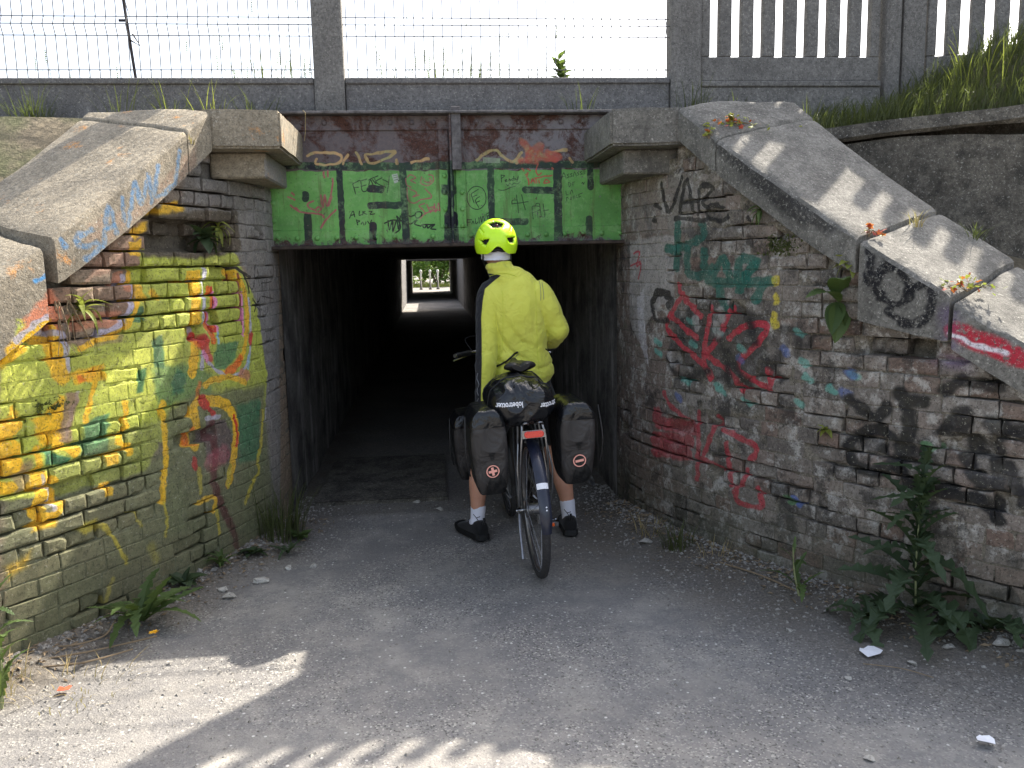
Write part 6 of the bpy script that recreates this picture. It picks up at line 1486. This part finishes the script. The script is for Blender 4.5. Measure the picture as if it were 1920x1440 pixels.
leafy('thistle', (2.02, 3.27, 0), 'tall spiny thistle growing against the grey wall with black letters', 'thistle', 'thistle', TH, M_LFD, stem=[(0, 0, 0), (-.01, .01, .3), (.01, .02, .70)], seed=7).scale = (.92, .92, .92)
leafy('thistle', (2.22, 3.10, 0), 'low spreading thistle rosette beside the tall thistle', 'thistle', 'thistle', rosette(11, .34, 23, 5, 40), M_LFD, seed=8)
leafy('thistle', (1.82, 3.30, 0), 'small thistle rosette between the ragged weed and the tall thistle', 'thistle', 'thistle', rosette(9, .26, 25, 5, 35), M_LFD, seed=5)
leafy('dandelion', (2.36, 2.86, 0), 'dandelion rosette beyond the low thistle at the end of the grey wall', 'weed', 'dandelion', rosette(12, .22, 26, 8, 45), M_LF, seed=5)

# plants rooted in the walls
def on_wall(side, y, z, off=.0):
    p, t, n = wallframe(side, y); return (p.x+n.x*off, p.y+n.y*off, z)
leafy('wall_weed', on_wall(-1, 3.82, 1.40, -.01), 'yellow-green tuft of leaves in the graffiti wall under the blue letters', 'weed', 'lance', [(0, 20+k*19, -35+k % 5*24, .13) for k in range(16)], M_LFY, seed=5)
leafy('wall_weed', on_wall(-1, 4.56, 1.72, -.03), 'leafy weed growing from the hole in the brickwork', 'weed', 'oval', [(0, 60+k*17, -40+k % 5*22, .11) for k in range(12)], M_LFD, seed=6)
leafy('wall_weed', on_wall(-1, 4.68, 1.78, -.03), 'pale leaves at the end of the hole in the brickwork', 'weed', 'lance', [(0, 70+k*21, -60+k % 4*28, .11) for k in range(11)], M_LFY, seed=8)
m = MB(); rr_ = random.Random(4)
for k in range(9):
    p0 = Vector(on_wall(-1, 3.74+rr_.uniform(-.03, .03), 1.45, .0)); pts = [p0]; 
    for j in range(5): pts.append(pts[-1]+Vector((rr_.uniform(-.004, .02), rr_.uniform(-.02, .03), -rr_.uniform(.03, .06))))
    m.tube(pts, [.003, .003, .0025, .002, .0015, .001], 5)
tag(m.build('hanging_roots', M_TWIG), 'tangle of dry roots hanging from the gap between the coping slabs', 'roots')
leafy('broadleaf_weed', on_wall(1, 3.69, 1.36, .0), 'broad-leaved weed hanging from the grey wall beside the black lettered block', 'weed', 'oval', [(.0, 250, 25, .20), (.0, 215, -50, .17), (.02, 200, 40, .22), (-.01, 185, -60, .19), (-.01, 160, -45, .13)], M_LF, seed=3)
leafy('wall_weed', on_wall(1, 3.64, 1.53, .01), 'small leafy weed in the joint above the black lettered block', 'weed', 'oval', [(0, 190+k*25, -30+k % 4*22, .085) for k in range(9)], M_LFY, seed=4)
leafy('wall_weed', on_wall(1, 4.06, 1.79, .01), 'tiny fern under the sooty coping edge', 'fern', 'lance', [(0, 200+k*18, -50+k % 4*25, .085) for k in range(10)], M_LF, seed=14)
leafy('wall_weed', on_wall(1, 3.72, .77, .0), 'tiny pale weed in an open joint of the grey wall', 'weed', 'oval', [(0, 180+k*25, -30+k % 3*30, .05) for k in range(8)], M_LFY, seed=15)
def moss(side, y, z, n, s, label, seed):
    r = random.Random(seed); m = MB()
    for k in range(n):
        p = Vector(on_wall(side, y+r.gauss(0, s), z+r.gauss(0, s*.45), .001)); q = r.uniform(.004, .011)
        m.add([p+Vector((r.uniform(-q, q), r.uniform(-q, q), r.uniform(-q, q))) for _ in range(4)], [(0, 1, 2), (0, 2, 3), (0, 1, 3)])
    tag(m.build('moss', M_MOSS), label, 'moss', kind='stuff')
moss(1, 3.96, 1.62, 420, .045, 'dark moss patches on the grey wall under the coping', 1); moss(-1, 3.66, 1.02, 130, .035, 'moss cushion in the joints of the graffiti wall', 2)

def on_cop(y, d, up_=0.):
    p, t, n = wallframe(1, y); return (p.x-n.x*d, p.y-n.y*d, min(2.41, zc(y)+.2*d)+up_)
# vines and grass on the right coping
def ivy(loc, label, seed, n, spread, redp, group='creepers on the coping'):
    p = empty('creeper', loc, label, 'creeper', group); r = random.Random(seed); ms = []
    for k in range(3):
        pts = [(math.cos(a)*(1 if i % 2 else .55), math.sin(a)*(1 if i % 2 else .55)) for i, a in enumerate([2*math.pi*i/10 for i in range(10)])]
        ms.append(mesh([(0, 0, .12)]+[(x, y, .15*nz(x, y, k, 1.3)) for x, y in pts], [(0, i+1, (i+1) % 10+1) for i in range(10)], 'leaf'))
    for k in range(n):
        me = ms[k % 3]; mat = M_RED if r.random() < redp else M_LFY
        if not me.materials: me.materials.append(mat)
        o = bpy.data.objects.new('leaf', me); COL.objects.link(o); o.parent = p; o.material_slots[0].link = 'OBJECT'; o.material_slots[0].material = mat; a = r.uniform(0, 6.28); d = abs(r.gauss(0, spread))
        o.location = (d*math.cos(a)*1.2, d*math.sin(a)*.5, .02+r.uniform(0, .06)*(1-d/(spread*3))-.45*d*max(0, -math.sin(a))*.5); o.rotation_euler = (r.uniform(-.2, 1.2), r.uniform(-.7, .7), r.uniform(0, 6)); s = r.uniform(.010, .019); o.scale = (s, s, s)
    q = MB()
    for k in range(6): a = r.uniform(0, 6.28); q.tube([(0, 0, .005), (.6*spread*math.cos(a), .4*spread*math.sin(a), .035), (1.6*spread*math.cos(a), .7*spread*math.sin(a), .02)], .0018, 4)
    q.build('stems', M_TWIG, p, world=False)
ivy(on_cop(4.36, .12), 'red and yellow-green creeper on the top of the sooty coping', 3, 75, .085, .35)
ivy(on_cop(4.34, -.05, -.02), 'small yellow-green creeper sprig over the coping front edge', 4, 12, .03, .15)
ivy(on_cop(3.59, .03), 'small red-leaved sprig in the coping joint above the black letters', 5, 12, .025, .7)
ivy(on_cop(3.26, .08), 'creeper with red tips at the joint above the red paint streak', 6, 40, .08, .25)
tuft(on_cop(3.56, .38), 26, .03, .10, 41, 'grass sprig in the coping joint under the picket shadows', M_GRD, .8, .002, 'grass on the coping')
tuft(on_cop(3.42, .64, -.02), 34, .04, .12, 42, 'grass sprig at the far edge of the coping below the retaining wall', M_GR, .8, .0022, 'grass on the coping')
tuft((-1.135, 4.40, 2.17), 24, .02, .05, 43, 'tiny mossy sprig at the coping joint of the lichened coping', M_GRD, .9, .002, 'grass on the coping')

# embankment grass along the fence
for k, (x, z, n, h, lab, mt) in enumerate([(-2.30, 2.36, 150, .30, 'dense grass clump behind the lichened coping', M_GR), (-2.62, 2.3, 60, .22, 'grass clump at the outer end of the lichened coping', M_GR), (-1.80, 2.40, 24, .34, 'sparse grass stalks against the left concrete board', M_GR), (-1.50, 2.40, 30, .34, 'bright upright grass blades against the concrete board', M_LFY), (-1.28, 2.40, 22, .34, 'grass blades above the flat end of the lichened coping', M_LFY), (-1.0, 2.42, 34, .26, 'arching grass beside the concrete post', M_GR), (.98, 2.46, 16, .26, 'thin grass stems in front of the board above the girder', M_GR), (1.70, 2.44, 40, .28, 'grass tuft at the foot of the post by the picket panel', M_GR), (1.95, 2.44, 18, .2, 'small grass tuft in front of the picket footing board', M_GR)]):
    tuft((x, 5.46, z), n, .11, h, 60+k, lab, mt, .45, .0032, 'grass along the fence', diry=-.15)
for k, (x, n, h, lab) in enumerate([(-1.0, 60, .48, 'seeding grass behind the wire mesh near the concrete post'), (-.80, 34, .30, 'short grass behind the wire mesh beside the post'), (-.18, 26, .62, 'tall sparse grass behind the mesh beside the post'), (.12, 40, .36, 'low grass behind the mesh above the stiffener'), (.36, 40, .62, 'tall seeding grass behind the mesh above the helmet'), (.62, 30, .42, 'slender grass behind the mesh next to the little bush'), (-2.2, 14, .3, 'few grass stalks behind the outer wire mesh')]):
    tuft((x, 5.78, 2.40), n, .13, h+.30, 80+k, lab, M_GR, .35, .0034, 'grass behind the wire mesh', seeds=True)
leafy('young_bush', (.90, 5.78, 2.40), 'small leafy bush behind the wire mesh next to the picket post', 'bush', 'oval', [(.30+.02*(k % 10), k*137, 20+k % 4*12, .09) for k in range(26)], M_LF, stem=[(0, 0, 0), (.01, 0, .3), (.0, .01, .52)], seed=33)
def bank_grass():
    r = random.Random(9); m = MB()
    for k in range(9500):
        u = .07+.93*r.random(); v = r.random(); x, y, z = bank_top(u, v)
        b = r.uniform(0, 6.28); H = r.uniform(.08, .34)*(.7+.7*u); dx, dy = H*r.uniform(.1, .7)*math.cos(b), H*r.uniform(.1, .7)*math.sin(b)-.25*H; w = r.uniform(.0015, .004); px, py = -math.sin(b)*w, math.cos(b)*w; vs = []
        for i in range(4):
            t = i/3; s = 1-t*t; vs += [(x+dx*t*t-px*s, y+dy*t*t-py*s, z-.01+H*(t-.25*t*t*t)), (x+dx*t*t+px*s, y+dy*t*t+py*s, z-.01+H*(t-.25*t*t*t))]
        m.add(vs, [(2*i, 2*i+1, 2*i+3, 2*i+2) for i in range(3)])
    tag(m.build('bank_grass', M_GR), 'thick tangled grass covering the bank under the picket fence', 'grass', kind='stuff')
bank_grass()
tuft((3.55, 5.25, 2.55), 34, .30, .40, 55, 'bright backlit grass blades in front of the turned picket panel', M_LFY, .5, .004, 'grass along the fence')
tuft((2.35, 5.1, 2.32), 60, .12, .2, 56, 'arching grass where the coping meets the retaining wall', M_GR, .7, .003, 'grass along the fence')
st = MB().tube([(-.70, 5.258, 2.476), (-.685, 5.245, 2.46), (-.69, 5.25, 2.36), (-.70, 5.255, 2.30)], .002, 5)
tag(st.build('straw', M_GRD), 'single dry straw hanging over the girder flange', 'straw')

# ------------------------------------------------------------ far end of the underpass: bushes and bollards
def bush(loc, rx, ry, rz, n, seed, label, mat):
    p = empty('bush', loc, label, 'bush', 'bushes beyond the tunnel'); r = random.Random(seed); m = MB()
    cl = [(r.uniform(-1, 1)*.8, r.uniform(-1, 1)*.8, r.uniform(-1, 1), r.uniform(.3, .6)) for _ in range(26)]
    for k in range(n):
        cx, cy, cz, cr = r.choice(cl); d = Vector((r.gauss(0, 1), r.gauss(0, 1), r.gauss(0, 1))).normalized()*cr*r.uniform(.75, 1.05)
        o = Vector(((cx+d.x)*rx, (cy+d.y)*ry, rz+(cz+d.z)*rz*.85)); s = r.uniform(.10, .22); a = Vector((r.gauss(0, 1), r.gauss(0, 1), r.gauss(0, .6))).normalized()*s; b = a.cross(Vector((r.gauss(0, 1), r.gauss(0, 1), r.gauss(0, 1)))).normalized()*s*.5
        if o.z < .02: o.z = .02+abs(o.z)*.3
        m.add([o-a, o+b, o+a, o-b], [(0, 1, 2, 3)])
    m.build('crown', mat, p, world=False)
    t = MB()
    for k in range(4): a = k*1.3; t.tube([(0, 0, 0), (.2*math.cos(a)*rx, .2*math.sin(a)*ry, rz*.6), (.5*math.cos(a)*rx, .5*math.sin(a)*ry, rz*1.3)], [.08, .05, .02], 6)
    t.build('trunk', M_TWIG, p, world=False)
M_BUSH = mat_leaf('bush_leaf', c(78, 108, 44), c(128, 156, 70), .35); M_BUSHP = mat_leaf('pale_bush_leaf', c(120, 146, 78), c(166, 184, 110), .35)
bush((-3.2, 63, 0), 3.2, 2.2, 2.4, 3600, 1, 'pale green bush beyond the bollards, tallest of them', M_BUSHP); bush((.6, 61.5, 0), 2.6, 2., 1.7, 3600, 2, 'dark green bush straight behind the bollards', M_BUSH)
bush((4.4, 62, 0), 2.8, 2.2, 2.3, 2600, 3, 'mid green bush behind the last bollard', M_BUSH); bush((-.5, 67, 0), 5, 2.2, 3.2, 2600, 4, 'broad hedge-like bush furthest back beyond the tunnel', M_BUSHP)
r_ = random.Random(3); gm = MB()
for k in range(2600):
    x, y = r_.uniform(-6, 8), r_.uniform(57.6, 62); H = r_.uniform(.1, .4); gm.add([(x-.02, y, 0), (x+.02, y, 0), (x+r_.uniform(-.1, .1), y, H)], [(0, 1, 2)])
tag(gm.build('verge_grass', M_LFY), 'sunlit grass verge beyond the tunnel', 'grass', kind='stuff')
M_BOLW = mat_plain('white_bollard_paint', c(214, 214, 206), .6, scale=12); M_BOLD = mat_plain('grey_bollard_base', c(98, 92, 86), .7)
for x, lab in ((-.476, 'white round-topped bollard standing apart from the other two'), (.09, 'middle one of three white round-topped bollards'), (.56, 'white round-topped bollard beside the tunnel wall end')):
    p = empty('bollard', (x, 53.2, 0), lab, 'bollard', 'bollards beyond the tunnel')
    MB().lathe([(.05, .55), (.05, .98), (.045, 1.0), (.045, 1.03), (.075, 1.07), (.085, 1.12), (.07, 1.18), (.03, 1.21)], n=16).build('shaft', M_BOLW, p, world=False, smooth=True); MB().lathe([(.11, -.02), (.10, .06), (.055, .10), (.052, .5499)], n=16).build('base', M_BOLD, p, world=False, smooth=True)
# ------------------------------------------------------------ gravel, stones, litter, twigs
M_STONE = mat_concrete('limestone_chip', c(196, 192, 182), c(150, 146, 138)); M_GRAV = mat_concrete('grey_gravel', c(176, 172, 163), c(104, 99, 93))
M_PAPER = mat_plain('white_paper', c(236, 236, 240), .8, bump=.1, var=.03); M_ORP = mat_plain('orange_plastic', c(226, 96, 66), .5)
def stone_mesh(seed, flat=.6):
    r = random.Random(seed); bm = bmesh.new()
    for k in range(14): d = Vector((r.gauss(0, 1), r.gauss(0, 1), r.gauss(0, 1))).normalized()*r.uniform(.8, 1.1); bm.verts.new((d.x, d.y*.8, d.z*flat))
    bmesh.ops.convex_hull(bm, input=bm.verts); me = bpy.data.meshes.new('stone')
    for v in [v for v in bm.verts if not v.link_faces]: bm.verts.remove(v)
    bm.to_mesh(me); bm.free(); return me
SM = [stone_mesh(i) for i in range(6)]+[stone_mesh(20+i, .35) for i in range(3)]
for k, (x, y, s, lab) in enumerate([(-.894, 4.222, .052, 'pale flat limestone chip on the gravel below the maroon drip'), (-1.01, 4.04, .040, 'pale broken stone on the gravel beside the flat limestone chip'), (-1.06, 4.12, .030, 'angular stone against the weeds at the graffiti wall foot'), (-.66, 4.42, .03, 'rounded pale stone alone on the gravel near the corner grass'), (-.79, 4.41, .028, 'stone with yellowish stain by the flat leafy weed'), (1.151, 4.478, .045, 'grey stone beside the dark grass clump'), (1.808, 2.943, .028, 'pale stone on the asphalt beside the white paper scrap'), (2.20, 2.99, .05, 'wide flat stone at the low thistle'), (2.02, 3.04, .032, 'pale shell-like stone in front of the tall thistle'), (1.471, 3.297, .02, 'small white stone in front of the ragged weed'), (1.332, 2.374, .022, 'white pebble on the open asphalt far from the wall'), (1.516, 2.875, .018, 'small pebble between the paper scrap and the open asphalt'), (-.13, 5.55, .028, 'small stone against the tunnel floor slab'), (-.12, 5.75, .022, 'pebble further along the tunnel floor slab'), (.02, 5.35, .03, 'flat pebble on the tunnel floor between slab and cyclist')]):
    me = SM[k % 9 if k not in (0, 7) else 6+k % 3]
    if not me.materials: me.materials.append(M_STONE)
    o = bpy.data.objects.new('stone', me); COL.objects.link(o); o.location = (x, y, ground_z(x, y)+s*.25); o.scale = (s, s, s*.8); o.rotation_euler = (0, .1, k*1.3); tag(o, lab, 'stone', 'loose stones')
def gravel():
    r = random.Random(21); vs = []; fs = []; base = [((0, 0, .9), (1, 0, 0), (-.3, .95, 0), (-.6, -.8, 0), (.4, -.9, .3))]
    N = 0
    while N < 15000:
        y = 1.6+4.2*r.random()**1.0; x = r.uniform(-2.3, 2.6); dl = x-wallx(-1, y) if y > 2.3 else 9; dr = wallx(1, y)-x if y > 2.3 else 9
        if dl < 0 or dr < 0: continue
        d = min(dl, dr); pr = .06+.9*math.exp(-d/.22)+.5*max(0, nz(x, y, 4, 1.6))**1.5+(.25 if x > 1 else 0)
        if x < -.6 and y < 3.6: pr += .22
        if r.random() > pr: continue
        s = (.003+.009*r.random()**3.5)*(1+.9*math.exp(-d/.15)); z = ground_z(x, y)-.001; a = r.uniform(0, 6.28); ca, sa = math.cos(a)*s, math.sin(a)*s; b = len(vs)
        for p in base[0]: q = r.uniform(.7, 1.2); vs.append((x+(p[0]*ca-p[1]*sa)*q, y+(p[0]*sa+p[1]*ca)*q, z+p[2]*s*q*.8))
        fs += [(b, b+1, b+2), (b, b+2, b+3), (b, b+3, b+4), (b, b+4, b+1)]; N += 1
    tag(link('loose_gravel', mesh(vs, fs), M_GRAV), 'loose grey and white gravel scattered over the asphalt', 'gravel', kind='stuff')
gravel()
def paper(name, loc, s, seed, label, mat, rot=0):
    r = random.Random(seed); pts = [(-1, -.7), (.2, -.9), (.9, -.5), (1, .6), (.5, .8), (-.3, .55), (-.5, .75), (-.95, .35)]
    ca, sa = math.cos(rot), math.sin(rot); vs = [((x*ca-y*sa)*s, (x*sa+y*ca)*s, .006+r.uniform(0, .010)) for x, y in pts]+[(0, 0, .012)]
    vs += [(x, y, z-.0012) for x, y, z in vs]; n = len(pts); fs = [(n, i, (i+1) % n) for i in range(n)]+[(2*n+1, n+1+(i+1) % n, n+1+i) for i in range(n)]+[(i, n+1+i, n+1+(i+1) % n, (i+1) % n) for i in range(n)]
    o = link(name, mesh(vs, fs), mat); o.location = loc; tag(o, label, 'litter')
paper('paper_scrap', (1.695, 3.045, .004), .045, 1, 'torn white paper scrap on the asphalt in front of the thistles', M_PAPER, .3)
paper('paper_scrap', (1.738, 2.399, .004), .028, 2, 'small white paper scrap alone on the open asphalt', M_PAPER, -.4)
paper('plastic_scrap', (-1.42, 3.17, .004), .022, 3, 'orange plastic scrap on the sunlit gravel', M_ORP)
for k, (pts, lab) in enumerate([([(-1.60, 3.42, .02), (-1.45, 3.44, .03), (-1.30, 3.52, .025), (-1.20, 3.56, .03)], 'long curved dead twig beside the largest dandelion rosette'), ([(-1.58, 3.36, .015), (-1.42, 3.37, .02), (-1.27, 3.47, .018)], 'shorter dead twig lying nearest the sunlit gravel'), ([(-1.62, 3.50, .035), (-1.50, 3.50, .04), (-1.41, 3.55, .05), (-1.38, 3.58, .09)], 'dead twig with an upturned end against the graffiti wall'), ([(1.44, 4.08, .02), (1.56, 3.84, .035), (1.66, 3.66, .02)], 'straight dry stalk leaning by the ragged weed'), ([(1.62, 2.96, .006), (1.74, 2.90, .008), (1.82, 2.82, .006)], 'thin straw on the asphalt near the torn paper')]):
    tag(MB().tube(catmull(pts, 5), .004 if k < 4 else .002, 5).build('twig', M_TWIG), lab, 'twig', 'dead twigs')

def litter():
    r = random.Random(77); m = MB()
    for k in range(1500):
        side = r.choice((-1, 1)); y = r.uniform(2.6, 5.2); d = abs(r.gauss(0, .13))+.01; x = wallx(side, y)-side*d; z = ground_z(x, y)+.004; a = r.uniform(0, 6.28); L = r.uniform(.006, .02); w = L*r.uniform(.12, .5)
        ca, sa = math.cos(a), math.sin(a); h = r.uniform(0, .012)
        m.add([(x-ca*L, y-sa*L, z), (x-sa*w, y+ca*w, z+h), (x+ca*L, y+sa*L, z+r.uniform(0, .008)), (x+sa*w, y-ca*w, z+h*.3)], [(0, 1, 2, 3)])
    tag(m.build('leaf_litter', M_TWIG), 'dry brown leaf litter drifted along the foot of the walls', 'litter', kind='stuff')
litter()
